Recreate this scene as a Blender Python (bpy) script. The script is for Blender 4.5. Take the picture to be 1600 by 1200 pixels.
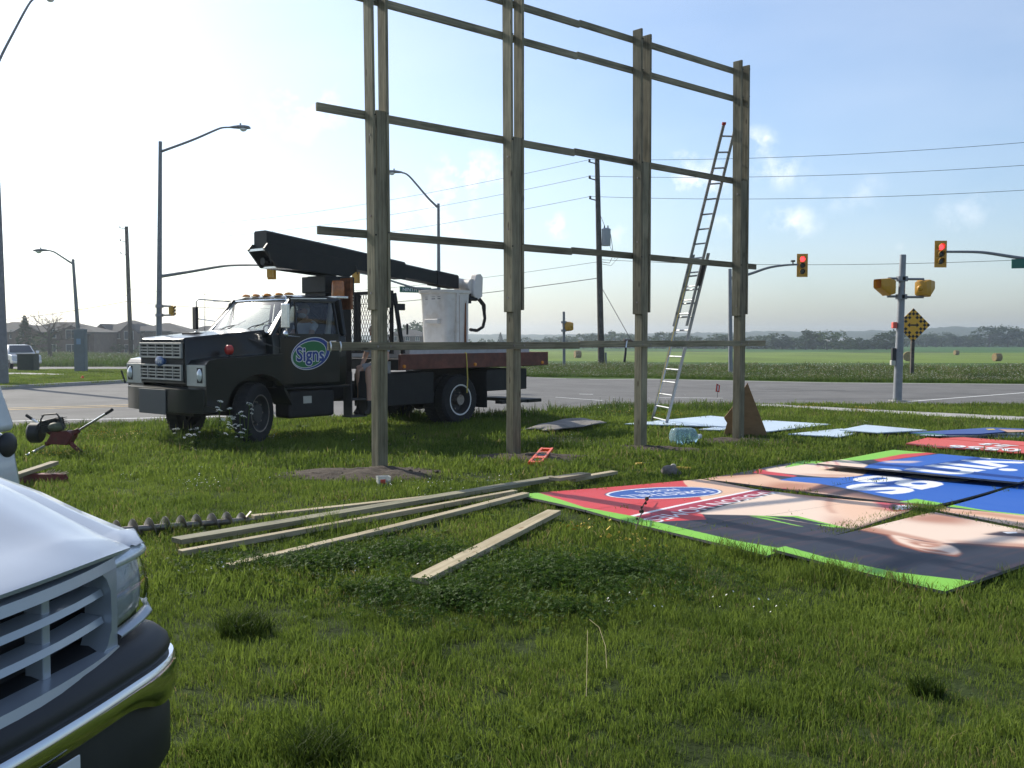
import bpy, bmesh, math, random
import numpy as np
from mathutils import Vector, Matrix, Euler, noise
from mathutils.geometry import tessellate_polygon

sc = bpy.context.scene
for o in list(bpy.data.objects):
    bpy.data.objects.remove(o)
col = sc.collection
R = math.radians
rng = random.Random(11)

# ------------------------------------------------------------------ camera
FPX, EYE = 1550.0, 1.7
PITCH = math.atan(73 / FPX)
cam_data = bpy.data.cameras.new('camera')
cam_data.sensor_fit = 'HORIZONTAL'
cam_data.sensor_width = 36
cam_data.lens = 36 * FPX / 1600
cam_data.clip_start = 0.05
cam_data.clip_end = 12000
cam = bpy.data.objects.new('camera', cam_data)
col.objects.link(cam)
cam.location = (0, 0, EYE)
cam.rotation_euler = (math.pi / 2 - PITCH, 0, 0)
sc.camera = cam

# ------------------------------------------------------------------ sky, sun, exposure
SUN_AZ, SUN_EL = R(-46), R(33)          # azimuth from +Y towards +X
SKY_STRENGTH, SUN_STRENGTH, EXPOSURE = 0.128, 4.6, 0.36
sun_dir = Vector((math.sin(SUN_AZ) * math.cos(SUN_EL), math.cos(SUN_AZ) * math.cos(SUN_EL), math.sin(SUN_EL)))

def pix_dir(px, py):
    x = (px - 800) / FPX
    y = (600 - py) / FPX
    return Vector((x, math.cos(PITCH) + y * math.sin(PITCH), -math.sin(PITCH) + y * math.cos(PITCH)))

world = bpy.data.worlds.new('World')
sc.world = world
world.use_nodes = True
wn, wl = world.node_tree.nodes, world.node_tree.links
wn.clear()
w_out = wn.new('ShaderNodeOutputWorld')
w_bg = wn.new('ShaderNodeBackground')
w_sky = wn.new('ShaderNodeTexSky')
w_sky.sky_type = 'NISHITA'
w_sky.sun_disc = False
w_sky.sun_elevation = SUN_EL
w_sky.sun_rotation = SUN_AZ
w_sky.altitude = 100
w_sky.air_density = 1.0
w_sky.dust_density = 1.7
w_sky.ozone_density = 2.5
w_bg.inputs['Strength'].default_value = SKY_STRENGTH

def wnode(kind, **kw):
    n = wn.new(kind)
    for k, v in kw.items():
        setattr(n, k, v)
    return n

def wmath(op, a, b=None, c=None, clamp=False):
    n = wnode('ShaderNodeMath', operation=op, use_clamp=clamp)
    for i, v in enumerate((a, b, c)):
        if v is None:
            continue
        if isinstance(v, (int, float)):
            n.inputs[i].default_value = v
        else:
            wl.new(v, n.inputs[i])
    return n.outputs[0]

w_tc = wnode('ShaderNodeTexCoord')
w_noise = wnode('ShaderNodeTexNoise')
w_noise.inputs['Scale'].default_value = 34
w_noise.inputs['Detail'].default_value = 10
w_noise.inputs['Roughness'].default_value = 0.62
wl.new(w_tc.outputs['Generated'], w_noise.inputs['Vector'])
clouds = [(735, 275, .055, 1.0), (690, 330, .07, .8), (870, 352, .03, .8), (1085, 285, .045, 1.0), (1070, 250, .022, .8), (1180, 222, .028, 1.0),
          (1215, 265, .04, .6), (1240, 348, .035, .7), (1130, 345, .03, .5), (1408, 385, .013, .35), (640, 370, .05, .6), (950, 365, .03, .6),
          (480, 170, .06, .8), (1320, 300, .05, .35), (1500, 330, .05, .3), (-400, 300, .1, .8), (2100, 250, .09, .8), (2400, 330, .07, .8)]
acc = None
for (cx, cy, rad, amt) in clouds:
    d = pix_dir(cx, cy).normalized()
    sub = wnode('ShaderNodeVectorMath', operation='SUBTRACT')
    wl.new(w_tc.outputs['Generated'], sub.inputs[0])
    sub.inputs[1].default_value = d
    mul = wnode('ShaderNodeVectorMath', operation='MULTIPLY')
    wl.new(sub.outputs[0], mul.inputs[0])
    mul.inputs[1].default_value = (1, 1, 1.5)
    ln = wnode('ShaderNodeVectorMath', operation='LENGTH')
    wl.new(mul.outputs[0], ln.inputs[0])
    v = wmath('MULTIPLY_ADD', ln.outputs['Value'], -amt / rad, amt)
    acc = v if acc is None else wmath('MAXIMUM', acc, v)
acc = wmath('MULTIPLY', wmath('MAXIMUM', acc, 0.0), 1.8)
nz = wmath('MULTIPLY_ADD', w_noise.outputs['Fac'], 3.8, -1.65)
cm = wmath('MULTIPLY', acc, wmath('MAXIMUM', nz, 0.0), clamp=True)
# thin high veil
w_n2 = wnode('ShaderNodeTexNoise')
w_n2.inputs['Scale'].default_value = 3.0
w_n2.inputs['Detail'].default_value = 6
w_mp = wnode('ShaderNodeMapping')
w_mp.inputs['Scale'].default_value = (1, 1, 3.5)
wl.new(w_tc.outputs['Generated'], w_mp.inputs['Vector'])
wl.new(w_mp.outputs[0], w_n2.inputs['Vector'])
veil = wmath('MULTIPLY_ADD', w_n2.outputs['Fac'], 0.9, -0.28, clamp=True)
cm = wmath('MAXIMUM', wmath('MULTIPLY', cm, 0.62), wmath('MULTIPLY', veil, 0.34))
w_mix = wnode('ShaderNodeMix', data_type='RGBA')
wl.new(cm, w_mix.inputs[0])
w_hs = wnode('ShaderNodeHueSaturation')
w_hs.inputs['Saturation'].default_value = .92
wl.new(w_sky.outputs[0], w_hs.inputs['Color'])
w_tn = wnode('ShaderNodeMix', data_type='RGBA', blend_type='MULTIPLY')
w_tn.inputs[0].default_value = 1
wl.new(w_hs.outputs[0], w_tn.inputs[6])
w_tn.inputs[7].default_value = (.92, 1.0, 1.085, 1)
wl.new(w_tn.outputs[2], w_mix.inputs[6])
w_mix.inputs[7].default_value = (8.8, 8.8, 8.9, 1)
wl.new(w_mix.outputs[2], w_bg.inputs['Color'])
wl.new(w_bg.outputs[0], w_out.inputs['Surface'])

sun_data = bpy.data.lights.new('sun', 'SUN')
sun_data.energy = SUN_STRENGTH
sun_data.angle = R(0.55)
sun_data.color = (1.0, 0.93, 0.8)
sun = bpy.data.objects.new('sun', sun_data)
col.objects.link(sun)
sun.rotation_euler = (-sun_dir).to_track_quat('-Z', 'Y').to_euler()

sc.view_settings.view_transform = 'Standard'
sc.view_settings.look = 'None'
sc.view_settings.gamma = 1
sc.view_settings.use_curve_mapping = False
sc.view_settings.exposure = EXPOSURE
sc.render.engine = 'CYCLES'
sc.cycles.use_denoising = True
sc.cycles.max_bounces = 8
sc.cycles.transparent_max_bounces = 16
sc.cycles.volume_bounces = 0

# ------------------------------------------------------------------ helpers: terrain height and pixel rays
def lerp_tab(v, tab):
    if v <= tab[0][0]:
        return tab[0][1]
    for (a, za), (b, zb) in zip(tab, tab[1:]):
        if v <= b:
            return za + (zb - za) * (v - a) / (b - a)
    return tab[-1][1]

def sstep(v, a, b):
    t = max(0.0, min(1.0, (v - a) / (b - a)))
    return t * t * (3 - 2 * t)

PROF = [(0, 0), (45, 0), (60, -.22), (75, -.75), (90, -.95), (115, -.95), (200, -2.2), (290, -2.9), (450, -3.6), (900, -5), (3000, -5)]
EXTRA = [(0, 0), (60, 0), (190, -.6), (290, -.6), (450, -.5), (900, 0)]

def gz(x, y):
    y = max(y, 0.01)
    z = lerp_tab(y, PROF) - 0.13 * sstep(x, 0, 4)
    if y > 60:
        z += lerp_tab(y, EXTRA) * sstep(x / y, -.1, .35)
    if 0 < y < 17:
        z += .016 * noise.noise((x * .8, y * .8, 3.1)) * sstep(17 - y, 0, 3)
    return z

def P(px, py, Y):
    d = pix_dir(px, py)
    return Vector((0, 0, EYE)) + d * (Y / d.y)

def G(px, py, h=0.0):
    d = pix_dir(px, py)
    z = 0.0
    p = None
    for _ in range(25):
        t = (z + h - EYE) / d.z if d.z < -1e-5 else 2500
        t = min(t, 2500)
        p = Vector((0, 0, EYE)) + d * t
        z = gz(p.x, p.y)
    p.z = z + h
    return p

def on_ground(px, Y, h=0.0):
    x = (px - 800) / FPX * Y
    return Vector((x, Y, gz(x, Y) + h))

# ------------------------------------------------------------------ helpers: materials
MATS = {}

def mat(name, color, rough=.55, metal=0.0, var=0.0, vscale=8.0, bump=0.0, bscale=60.0, spec=.5, coat=0.0,
        trans=0.0, ior=1.45, emit=None, estr=0.0, stretch=(1, 1, 1), dirt=None, dscale=3.0, alpha=1.0):
    m = bpy.data.materials.new(name)
    m.use_nodes = True
    nt = m.node_tree
    b = nt.nodes['Principled BSDF']
    b.inputs['Base Color'].default_value = (*color, 1)
    b.inputs['Roughness'].default_value = rough
    b.inputs['Metallic'].default_value = metal
    b.inputs['Specular IOR Level'].default_value = spec
    b.inputs['Coat Weight'].default_value = coat
    b.inputs['Coat Roughness'].default_value = .06
    b.inputs['Transmission Weight'].default_value = trans
    b.inputs['IOR'].default_value = ior
    b.inputs['Alpha'].default_value = alpha
    if emit:
        b.inputs['Emission Color'].default_value = (*emit, 1)
        b.inputs['Emission Strength'].default_value = estr
    if var or bump or dirt:
        tc = nt.nodes.new('ShaderNodeTexCoord')
        mp = nt.nodes.new('ShaderNodeMapping')
        mp.inputs['Scale'].default_value = stretch
        oi = nt.nodes.new('ShaderNodeObjectInfo')
        ml = nt.nodes.new('ShaderNodeVectorMath')
        ml.operation = 'MULTIPLY'
        ml.inputs[1].default_value = (17, 29, 41)
        nt.links.new(oi.outputs['Random'], ml.inputs[0])
        nt.links.new(tc.outputs['Object'], mp.inputs['Vector'])
        nt.links.new(ml.outputs[0], mp.inputs['Location'])
    src = None
    if var:
        n = nt.nodes.new('ShaderNodeTexNoise')
        n.inputs['Scale'].default_value = vscale
        n.inputs['Detail'].default_value = 6
        n.inputs['Roughness'].default_value = .62
        nt.links.new(mp.outputs[0], n.inputs['Vector'])
        cr = nt.nodes.new('ShaderNodeValToRGB')
        cr.color_ramp.elements[0].position = .28
        cr.color_ramp.elements[1].position = .72
        cr.color_ramp.elements[0].color = (*[c * (1 - var) for c in color], 1)
        cr.color_ramp.elements[1].color = (*[min(1, c * (1 + var)) for c in color], 1)
        nt.links.new(n.outputs['Fac'], cr.inputs['Fac'])
        src = cr.outputs['Color']
    if dirt:
        n = nt.nodes.new('ShaderNodeTexNoise')
        n.inputs['Scale'].default_value = dscale
        n.inputs['Detail'].default_value = 8
        n.inputs['Roughness'].default_value = .7
        nt.links.new(tc.outputs['Object'], n.inputs['Vector'])
        mr = nt.nodes.new('ShaderNodeMapRange')
        mr.inputs['From Min'].default_value = .5
        mr.inputs['From Max'].default_value = .68
        mr.inputs['To Max'].default_value = dirt[3] if len(dirt) > 3 else .7
        nt.links.new(n.outputs['Fac'], mr.inputs['Value'])
        mx = nt.nodes.new('ShaderNodeMix')
        mx.data_type = 'RGBA'
        nt.links.new(mr.outputs[0], mx.inputs[0])
        if src:
            nt.links.new(src, mx.inputs[6])
        else:
            mx.inputs[6].default_value = (*color, 1)
        mx.inputs[7].default_value = (*dirt[:3], 1)
        src = mx.outputs[2]
    if src:
        nt.links.new(src, b.inputs['Base Color'])
    if bump:
        n = nt.nodes.new('ShaderNodeTexNoise')
        n.inputs['Scale'].default_value = bscale
        n.inputs['Detail'].default_value = 5
        nt.links.new(mp.outputs[0], n.inputs['Vector'])
        bp = nt.nodes.new('ShaderNodeBump')
        bp.inputs['Strength'].default_value = bump
        bp.inputs['Distance'].default_value = .02
        nt.links.new(n.outputs['Fac'], bp.inputs['Height'])
        nt.links.new(bp.outputs['Normal'], b.inputs['Normal'])
    MATS[name] = m
    return m

def wood_mat(name, c1, c2, knot, rough=.75):
    """Sawn board: long grain streaks along the board's own X axis plus a few knots."""
    m = bpy.data.materials.new(name)
    m.use_nodes = True
    nt = m.node_tree
    b = nt.nodes['Principled BSDF']
    b.inputs['Roughness'].default_value = rough
    b.inputs['Specular IOR Level'].default_value = .3
    tc = nt.nodes.new('ShaderNodeTexCoord')
    oi = nt.nodes.new('ShaderNodeObjectInfo')
    ml = nt.nodes.new('ShaderNodeVectorMath')
    ml.operation = 'MULTIPLY'
    ml.inputs[1].default_value = (13, 7, 23)
    nt.links.new(oi.outputs['Random'], ml.inputs[0])
    ad = nt.nodes.new('ShaderNodeVectorMath')
    nt.links.new(tc.outputs['Object'], ad.inputs[0])
    nt.links.new(ml.outputs[0], ad.inputs[1])
    def noise_tex(scale, stretch, detail=5):
        mp = nt.nodes.new('ShaderNodeMapping')
        mp.inputs['Scale'].default_value = stretch
        nt.links.new(ad.outputs[0], mp.inputs['Vector'])
        n = nt.nodes.new('ShaderNodeTexNoise')
        n.inputs['Scale'].default_value = scale
        n.inputs['Detail'].default_value = detail
        n.inputs['Roughness'].default_value = .65
        nt.links.new(mp.outputs[0], n.inputs['Vector'])
        return n.outputs['Fac']
    g = noise_tex(1.0, (1.2, 45, 45))
    big = noise_tex(1.0, (1.6, 5, 5), 3)
    mixv = nt.nodes.new('ShaderNodeMath')
    mixv.operation = 'MULTIPLY_ADD'
    nt.links.new(g, mixv.inputs[0])
    mixv.inputs[1].default_value = .6
    hb = nt.nodes.new('ShaderNodeMath')
    hb.operation = 'MULTIPLY'
    nt.links.new(big, hb.inputs[0])
    hb.inputs[1].default_value = .45
    nt.links.new(hb.outputs[0], mixv.inputs[2])
    cr = nt.nodes.new('ShaderNodeValToRGB')
    cr.color_ramp.elements[0].position = .40
    cr.color_ramp.elements[1].position = .64
    cr.color_ramp.elements[0].color = (*c1, 1)
    cr.color_ramp.elements[1].color = (*c2, 1)
    nt.links.new(mixv.outputs[0], cr.inputs['Fac'])
    mp = nt.nodes.new('ShaderNodeMapping')
    mp.inputs['Scale'].default_value = (2.1, 7, 7)
    nt.links.new(ad.outputs[0], mp.inputs['Vector'])
    vo = nt.nodes.new('ShaderNodeTexVoronoi')
    vo.inputs['Scale'].default_value = 1.0
    nt.links.new(mp.outputs[0], vo.inputs['Vector'])
    mr = nt.nodes.new('ShaderNodeMapRange')
    mr.inputs['From Min'].default_value = .07
    mr.inputs['From Max'].default_value = .13
    mr.inputs['To Min'].default_value = .85
    mr.inputs['To Max'].default_value = 0
    nt.links.new(vo.outputs['Distance'], mr.inputs['Value'])
    mx = nt.nodes.new('ShaderNodeMix')
    mx.data_type = 'RGBA'
    nt.links.new(mr.outputs[0], mx.inputs[0])
    nt.links.new(cr.outputs[0], mx.inputs[6])
    mx.inputs[7].default_value = (*knot, 1)
    # every board has its own tone
    rv = nt.nodes.new('ShaderNodeMapRange')
    rv.inputs['To Min'].default_value = .74
    rv.inputs['To Max'].default_value = 1.22
    nt.links.new(oi.outputs['Random'], rv.inputs['Value'])
    sc_ = nt.nodes.new('ShaderNodeVectorMath')
    sc_.operation = 'SCALE'
    nt.links.new(mx.outputs[2], sc_.inputs[0])
    nt.links.new(rv.outputs[0], sc_.inputs['Scale'])
    nt.links.new(sc_.outputs[0], b.inputs['Base Color'])
    bp = nt.nodes.new('ShaderNodeBump')
    bp.inputs['Strength'].default_value = .35
    bp.inputs['Distance'].default_value = .01
    nt.links.new(g, bp.inputs['Height'])
    nt.links.new(bp.outputs['Normal'], b.inputs['Normal'])
    MATS[name] = m
    return m

def glass_mat(name, tint=(.9, .95, .95), refl_rough=.02, clear=.85, ior=1.6):
    """Thin pane: clear or tinted see-through with a mirror reflection that grows at grazing angles."""
    m = bpy.data.materials.new(name)
    m.use_nodes = True
    nt = m.node_tree
    nt.nodes.clear()
    out = nt.nodes.new('ShaderNodeOutputMaterial')
    tr = nt.nodes.new('ShaderNodeBsdfTransparent')
    tr.inputs[0].default_value = (*[t * clear for t in tint], 1)
    gl = nt.nodes.new('ShaderNodeBsdfGlossy')
    gl.inputs['Roughness'].default_value = refl_rough
    fr = nt.nodes.new('ShaderNodeFresnel')
    fr.inputs['IOR'].default_value = ior
    mx = nt.nodes.new('ShaderNodeMixShader')
    nt.links.new(fr.outputs[0], mx.inputs[0])
    nt.links.new(tr.outputs[0], mx.inputs[1])
    nt.links.new(gl.outputs[0], mx.inputs[2])
    nt.links.new(mx.outputs[0], out.inputs['Surface'])
    MATS[name] = m
    return m

def leaf_mat(name, c1, c2, trans=.45, rough=.55, straw=None):
    m = bpy.data.materials.new(name)
    m.use_nodes = True
    nt = m.node_tree
    b = nt.nodes['Principled BSDF']
    out = nt.nodes['Material Output']
    b.inputs['Roughness'].default_value = rough
    b.inputs['Specular IOR Level'].default_value = .12
    oi = nt.nodes.new('ShaderNodeObjectInfo')
    geo = nt.nodes.new('ShaderNodeNewGeometry')
    n = nt.nodes.new('ShaderNodeTexNoise')
    n.inputs['Scale'].default_value = .55
    n.inputs['Detail'].default_value = 5
    nt.links.new(geo.outputs['Position'], n.inputs['Vector'])
    ad = nt.nodes.new('ShaderNodeMath')
    ad.operation = 'MULTIPLY_ADD'
    nt.links.new(oi.outputs['Random'], ad.inputs[0])
    ad.inputs[1].default_value = .5
    sb = nt.nodes.new('ShaderNodeMath')
    sb.operation = 'MULTIPLY_ADD'
    nt.links.new(n.outputs['Fac'], sb.inputs[0])
    sb.inputs[1].default_value = 1.3
    sb.inputs[2].default_value = -.4
    nt.links.new(sb.outputs[0], ad.inputs[2])
    ri = nt.nodes.new('ShaderNodeMath')
    ri.operation = 'MULTIPLY_ADD'
    nt.links.new(geo.outputs['Random Per Island'], ri.inputs[0])
    ri.inputs[1].default_value = .35
    nt.links.new(ad.outputs[0], ri.inputs[2])
    cr = nt.nodes.new('ShaderNodeValToRGB')
    cr.color_ramp.elements[0].position = .15
    cr.color_ramp.elements[1].position = 1.0
    cr.color_ramp.elements[0].color = (*c1, 1)
    cr.color_ramp.elements[1].color = (*c2, 1)
    nt.links.new(ri.outputs[0], cr.inputs['Fac'])
    leaf = cr.outputs[0]
    if straw:
        # a share of dead blades, more of them in dry patches
        n2 = nt.nodes.new('ShaderNodeTexNoise')
        n2.inputs['Scale'].default_value = .8
        n2.inputs['Detail'].default_value = 4
        nt.links.new(geo.outputs['Position'], n2.inputs['Vector'])
        a2 = nt.nodes.new('ShaderNodeMath')
        a2.operation = 'MULTIPLY_ADD'
        nt.links.new(n2.outputs['Fac'], a2.inputs[0])
        a2.inputs[1].default_value = .55
        nt.links.new(geo.outputs['Random Per Island'], a2.inputs[2])
        gt = nt.nodes.new('ShaderNodeMath')
        gt.operation = 'GREATER_THAN'
        nt.links.new(a2.outputs[0], gt.inputs[0])
        gt.inputs[1].default_value = straw[3]
        ms = nt.nodes.new('ShaderNodeMix')
        ms.data_type = 'RGBA'
        nt.links.new(gt.outputs[0], ms.inputs[0])
        nt.links.new(leaf, ms.inputs[6])
        ms.inputs[7].default_value = (*straw[:3], 1)
        leaf = ms.outputs[2]
    nt.links.new(leaf, b.inputs['Base Color'])
    tl = nt.nodes.new('ShaderNodeBsdfTranslucent')
    nt.links.new(leaf, tl.inputs['Color'])
    mx = nt.nodes.new('ShaderNodeMixShader')
    mx.inputs[0].default_value = trans
    nt.links.new(b.outputs[0], mx.inputs[1])
    nt.links.new(tl.outputs[0], mx.inputs[2])
    nt.links.new(mx.outputs[0], out.inputs['Surface'])
    MATS[name] = m
    return m

# ------------------------------------------------------------------ helpers: meshes and objects
OFFS = {}

def root_offset(p):
    while p is not None:
        if p.name in OFFS:
            return OFFS[p.name]
        p = p.parent
    return Vector((0, 0, 0))

class MB:
    def __init__(self):
        self.v, self.f, self.mi = [], [], []
        self.cur = 0
    def add(self, vs, fs):
        n = len(self.v)
        self.v += [Vector(p) for p in vs]
        self.f += [[i + n for i in f] for f in fs]
        self.mi += [self.cur] * len(fs)
        return self
    def box(self, c, s, M=None):
        c = Vector(c)
        hx, hy, hz = s[0] / 2, s[1] / 2, s[2] / 2
        vs = [Vector((x * hx, y * hy, z * hz)) for x in (-1, 1) for y in (-1, 1) for z in (-1, 1)]
        vs = [((M @ p) if M else p) + c for p in vs]
        return self.add(vs, [(0, 1, 3, 2), (4, 6, 7, 5), (0, 4, 5, 1), (2, 3, 7, 6), (0, 2, 6, 4), (1, 5, 7, 3)])
    def bb(self, x0, x1, y0, y1, z0, z1):
        return self.box(((x0 + x1) / 2, (y0 + y1) / 2, (z0 + z1) / 2), (abs(x1 - x0), abs(y1 - y0), abs(z1 - z0)))
    def bar(self, p0, p1, w, h, up=(0, 0, 1)):
        p0, p1 = Vector(p0), Vector(p1)
        x = (p1 - p0)
        L = x.length
        x.normalize()
        u = Vector(up)
        y = u.cross(x)
        if y.length < 1e-4:
            y = Vector((0, 1, 0)).cross(x)
        y.normalize()
        z = x.cross(y)
        M = Matrix((x, y, z)).transposed()
        return self.box((p0 + p1) / 2, (L, w, h), M)
    def tube(self, pts, r, n=8, cap=True):
        pts = [Vector(p) for p in pts]
        rs = r if isinstance(r, (list, tuple)) else [r] * len(pts)
        rings = []
        prev = None
        for i, p in enumerate(pts):
            a = pts[max(0, i - 1)]
            b = pts[min(len(pts) - 1, i + 1)]
            d = (b - a).normalized()
            if prev is None:
                u = d.orthogonal().normalized()
            else:
                u = (prev - d * prev.dot(d)).normalized()
            prev = u
            w = d.cross(u)
            rings.append([p + (u * math.cos(2 * math.pi * k / n) + w * math.sin(2 * math.pi * k / n)) * rs[i] for k in range(n)])
        return self.loft(rings, cap=cap)
    def loft(self, rings, cap=True, closed=True):
        n = len(rings[0])
        vs = [p for r in rings for p in r]
        fs = []
        for i in range(len(rings) - 1):
            for k in range(n if closed else n - 1):
                k2 = (k + 1) % n
                fs.append((i * n + k, i * n + k2, (i + 1) * n + k2, (i + 1) * n + k))
        if cap and closed:
            fs.append(tuple(reversed(range(n))))
            fs.append(tuple(range((len(rings) - 1) * n, len(rings) * n)))
        return self.add(vs, fs)
    def lathe(self, prof, c=(0, 0, 0), axis='z', n=20, cap=False):
        c = Vector(c)
        rings = []
        for (r, h) in prof:
            ring = []
            for k in range(n):
                a = 2 * math.pi * k / n
                if axis == 'z':
                    q = Vector((r * math.cos(a), r * math.sin(a), h))
                elif axis == 'y':
                    q = Vector((r * math.cos(a), h, r * math.sin(a)))
                else:
                    q = Vector((h, r * math.cos(a), r * math.sin(a)))
                ring.append(c + q)
            rings.append(ring)
        return self.loft(rings, cap=cap)
    def ext(self, poly, vec):
        """poly: list of 3d points in one plane, extruded along vec."""
        vec = Vector(vec)
        a = [Vector(p) for p in poly]
        n = len(a)
        b = [p + vec for p in a]
        tris = tessellate_polygon([a])
        fs = [tuple(t) for t in tris] + [tuple(i + n for i in reversed(t)) for t in tris]
        fs += [(k, (k + 1) % n, n + (k + 1) % n, n + k) for k in range(n)]
        return self.add(a + b, fs)
    def poly(self, pts):
        a = [Vector(p) for p in pts]
        return self.add(a, [tuple(t) for t in tessellate_polygon([a])])
    def sphere(self, c, r, seg=12, rings=8, s=(1, 1, 1)):
        c = Vector(c)
        rr = []
        for i in range(rings + 1):
            th = math.pi * i / rings
            rad = max(math.sin(th), 1e-3)
            rr.append([c + Vector((r * rad * math.cos(2 * math.pi * k / seg) * s[0], r * rad * math.sin(2 * math.pi * k / seg) * s[1], r * math.cos(th) * s[2])) for k in range(seg)])
        return self.loft(rr, cap=False)
    def build(self, name, m, parent=None, smooth=False, bevel=0.0, seg=2, off=None, origin=None):
        me = bpy.data.meshes.new(name)
        o = bpy.data.objects.new(name, me)
        if parent is not None:
            o.parent = parent
            sh = root_offset(parent)
        else:
            sh = Vector(origin) if origin is not None else Vector((0, 0, 0))
            o.location = sh
        me.from_pydata([tuple(p - sh) for p in self.v], [], self.f)
        ms = m if isinstance(m, (list, tuple)) else [m]
        for q in ms:
            me.materials.append(MATS[q])
        if len(ms) > 1:
            me.polygons.foreach_set('material_index', self.mi)
        bm = bmesh.new()
        bm.from_mesh(me)
        bmesh.ops.recalc_face_normals(bm, faces=bm.faces)
        bm.to_mesh(me)
        bm.free()
        if smooth:
            me.polygons.foreach_set('use_smooth', [True] * len(me.polygons))
            me.set_sharp_from_angle(angle=R(smooth if smooth is not True else 38))
        me.update()
        col.objects.link(o)
        if bevel:
            md = o.modifiers.new('bevel', 'BEVEL')
            md.width = bevel
            md.segments = seg
            md.limit_method = 'ANGLE'
            md.angle_limit = R(35)
            me.polygons.foreach_set('use_smooth', [True] * len(me.polygons))
            md.harden_normals = True
        return o

def tag(o, label=None, cat=None, group=None, kind=None):
    if label: o['label'] = label
    if cat: o['category'] = cat
    if group: o['group'] = group
    if kind: o['kind'] = kind
    return o

def thing(name, label, cat, loc=(0, 0, 0), rot=None, group=None, local=False):
    o = bpy.data.objects.new(name, None)
    o.empty_display_size = .2
    col.objects.link(o)
    o.location = loc
    if rot is not None:
        o.rotation_euler = (0, 0, rot)
    OFFS[o.name] = Vector((0, 0, 0)) if (local or rot is not None) else Vector(loc)
    return tag(o, label, cat, group)

def copy_tree(o, parent=None):
    c = o.copy()
    col.objects.link(c)
    if parent is not None:
        c.parent = parent
    for ch in list(o.children):
        copy_tree(ch, c)
    return c

def share(name, src, parent, loc, rot=(0, 0, 0), scale=(1, 1, 1)):
    o = bpy.data.objects.new(name, src.data)
    col.objects.link(o)
    o.parent = parent
    o.location = loc
    o.rotation_euler = rot
    o.scale = scale
    return o

def beam(name, p0, p1, w, h, m, parent=None, up=(0, 0, 1), bevel=.004, bow=0.0):
    """A board whose own X runs along its length: w across (Y), h along up (Z)."""
    p0, p1 = Vector(p0), Vector(p1)
    x = p1 - p0
    L = x.length
    x.normalize()
    y = Vector(up).cross(x).normalized()
    z = x.cross(y)
    M = Matrix((x, y, z)).transposed().to_4x4()
    M.translation = (p0 + p1) / 2
    mb = MB()
    n = 6 if bow else 1
    rings = []
    for i in range(n + 1):
        t = i / n
        b = bow * math.sin(math.pi * t)
        X = -L / 2 + L * t
        rings.append([Vector((X, -w / 2, -h / 2 + b)), Vector((X, w / 2, -h / 2 + b)), Vector((X, w / 2, h / 2 + b)), Vector((X, -w / 2, h / 2 + b))])
    mb.loft(rings)
    OFF = root_offset(parent) if parent is not None else Vector((0, 0, 0))
    o = mb.build(name, m, None, bevel=bevel, seg=1)
    M2 = Matrix.Translation(-OFF) @ M
    if parent is not None:
        o.parent = parent
    o.matrix_local = M2 if parent is not None else M
    if parent is None:
        o.matrix_world = M
    return o

FONT_CACHE = {}

def glyphs(text, bold=0.0, spacing=1.0):
    """Outline lettering as flat triangles: (verts 2d, tris, width), cap height about 0.7."""
    key = (text, bold, spacing)
    if key in FONT_CACHE:
        return FONT_CACHE[key]
    cu = bpy.data.curves.new('lettering', 'FONT')
    cu.body = text
    cu.size = 1
    cu.offset = bold
    cu.space_character = spacing
    cu.resolution_u = 3
    o = bpy.data.objects.new('lettering', cu)
    col.objects.link(o)
    dg = bpy.context.evaluated_depsgraph_get()
    ev = o.evaluated_get(dg)
    me = bpy.data.meshes.new_from_object(ev)
    me.calc_loop_triangles()
    vs = [(v.co.x, v.co.y) for v in me.vertices]
    ts = [tuple(t.vertices) for t in me.loop_triangles]
    x0 = min(v[0] for v in vs)
    vs = [(v[0] - x0, v[1]) for v in vs]
    wd = max(v[0] for v in vs)
    bpy.data.meshes.remove(me)
    bpy.data.objects.remove(o)
    FONT_CACHE[key] = (vs, ts, wd)
    return FONT_CACHE[key]

def text_mb(text, O, X, Y, size, bold=0.0, width=None, mb=None, spacing=1.0, center=True):
    vs, ts, wd = glyphs(text, bold, spacing)
    O, X, Y = Vector(O), Vector(X).normalized(), Vector(Y).normalized()
    sx = size if width is None else width / wd
    off = wd * sx / 2 if center else 0
    mb = mb or MB()
    mb.add([O + X * (v[0] * sx - off) + Y * ((v[1] - (.36 if center else 0)) * size) for v in vs], ts)
    return mb

def skin_obj(name, nodes, edges, m, parent, sub=2, root=0):
    """Grow one continuous limb-and-trunk surface over a skeleton: nodes = [(position, radius or (rx, ry))]."""
    me = bpy.data.meshes.new(name)
    me.from_pydata([tuple(n[0]) for n in nodes], edges, [])
    o = bpy.data.objects.new(name, me)
    col.objects.link(o)
    md = o.modifiers.new('skin', 'SKIN')
    for i, n in enumerate(nodes):
        r = n[1] if isinstance(n[1], (tuple, list)) else (n[1], n[1])
        me.skin_vertices[0].data[i].radius = r
        me.skin_vertices[0].data[i].use_root = (i == root)
    ss = o.modifiers.new('subsurf', 'SUBSURF')
    ss.levels = sub
    ss.render_levels = sub
    dg = bpy.context.evaluated_depsgraph_get()
    ev = o.evaluated_get(dg)
    me2 = bpy.data.meshes.new_from_object(ev)
    me2.name = name
    bpy.data.objects.remove(o)
    me2.materials.clear()
    me2.materials.append(MATS[m])
    me2.polygons.foreach_set('use_smooth', [True] * len(me2.polygons))
    o2 = bpy.data.objects.new(name, me2)
    col.objects.link(o2)
    if parent is not None:
        o2.parent = parent
        sh = root_offset(parent)
        for v in me2.vertices:
            v.co -= sh
    return o2
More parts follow.
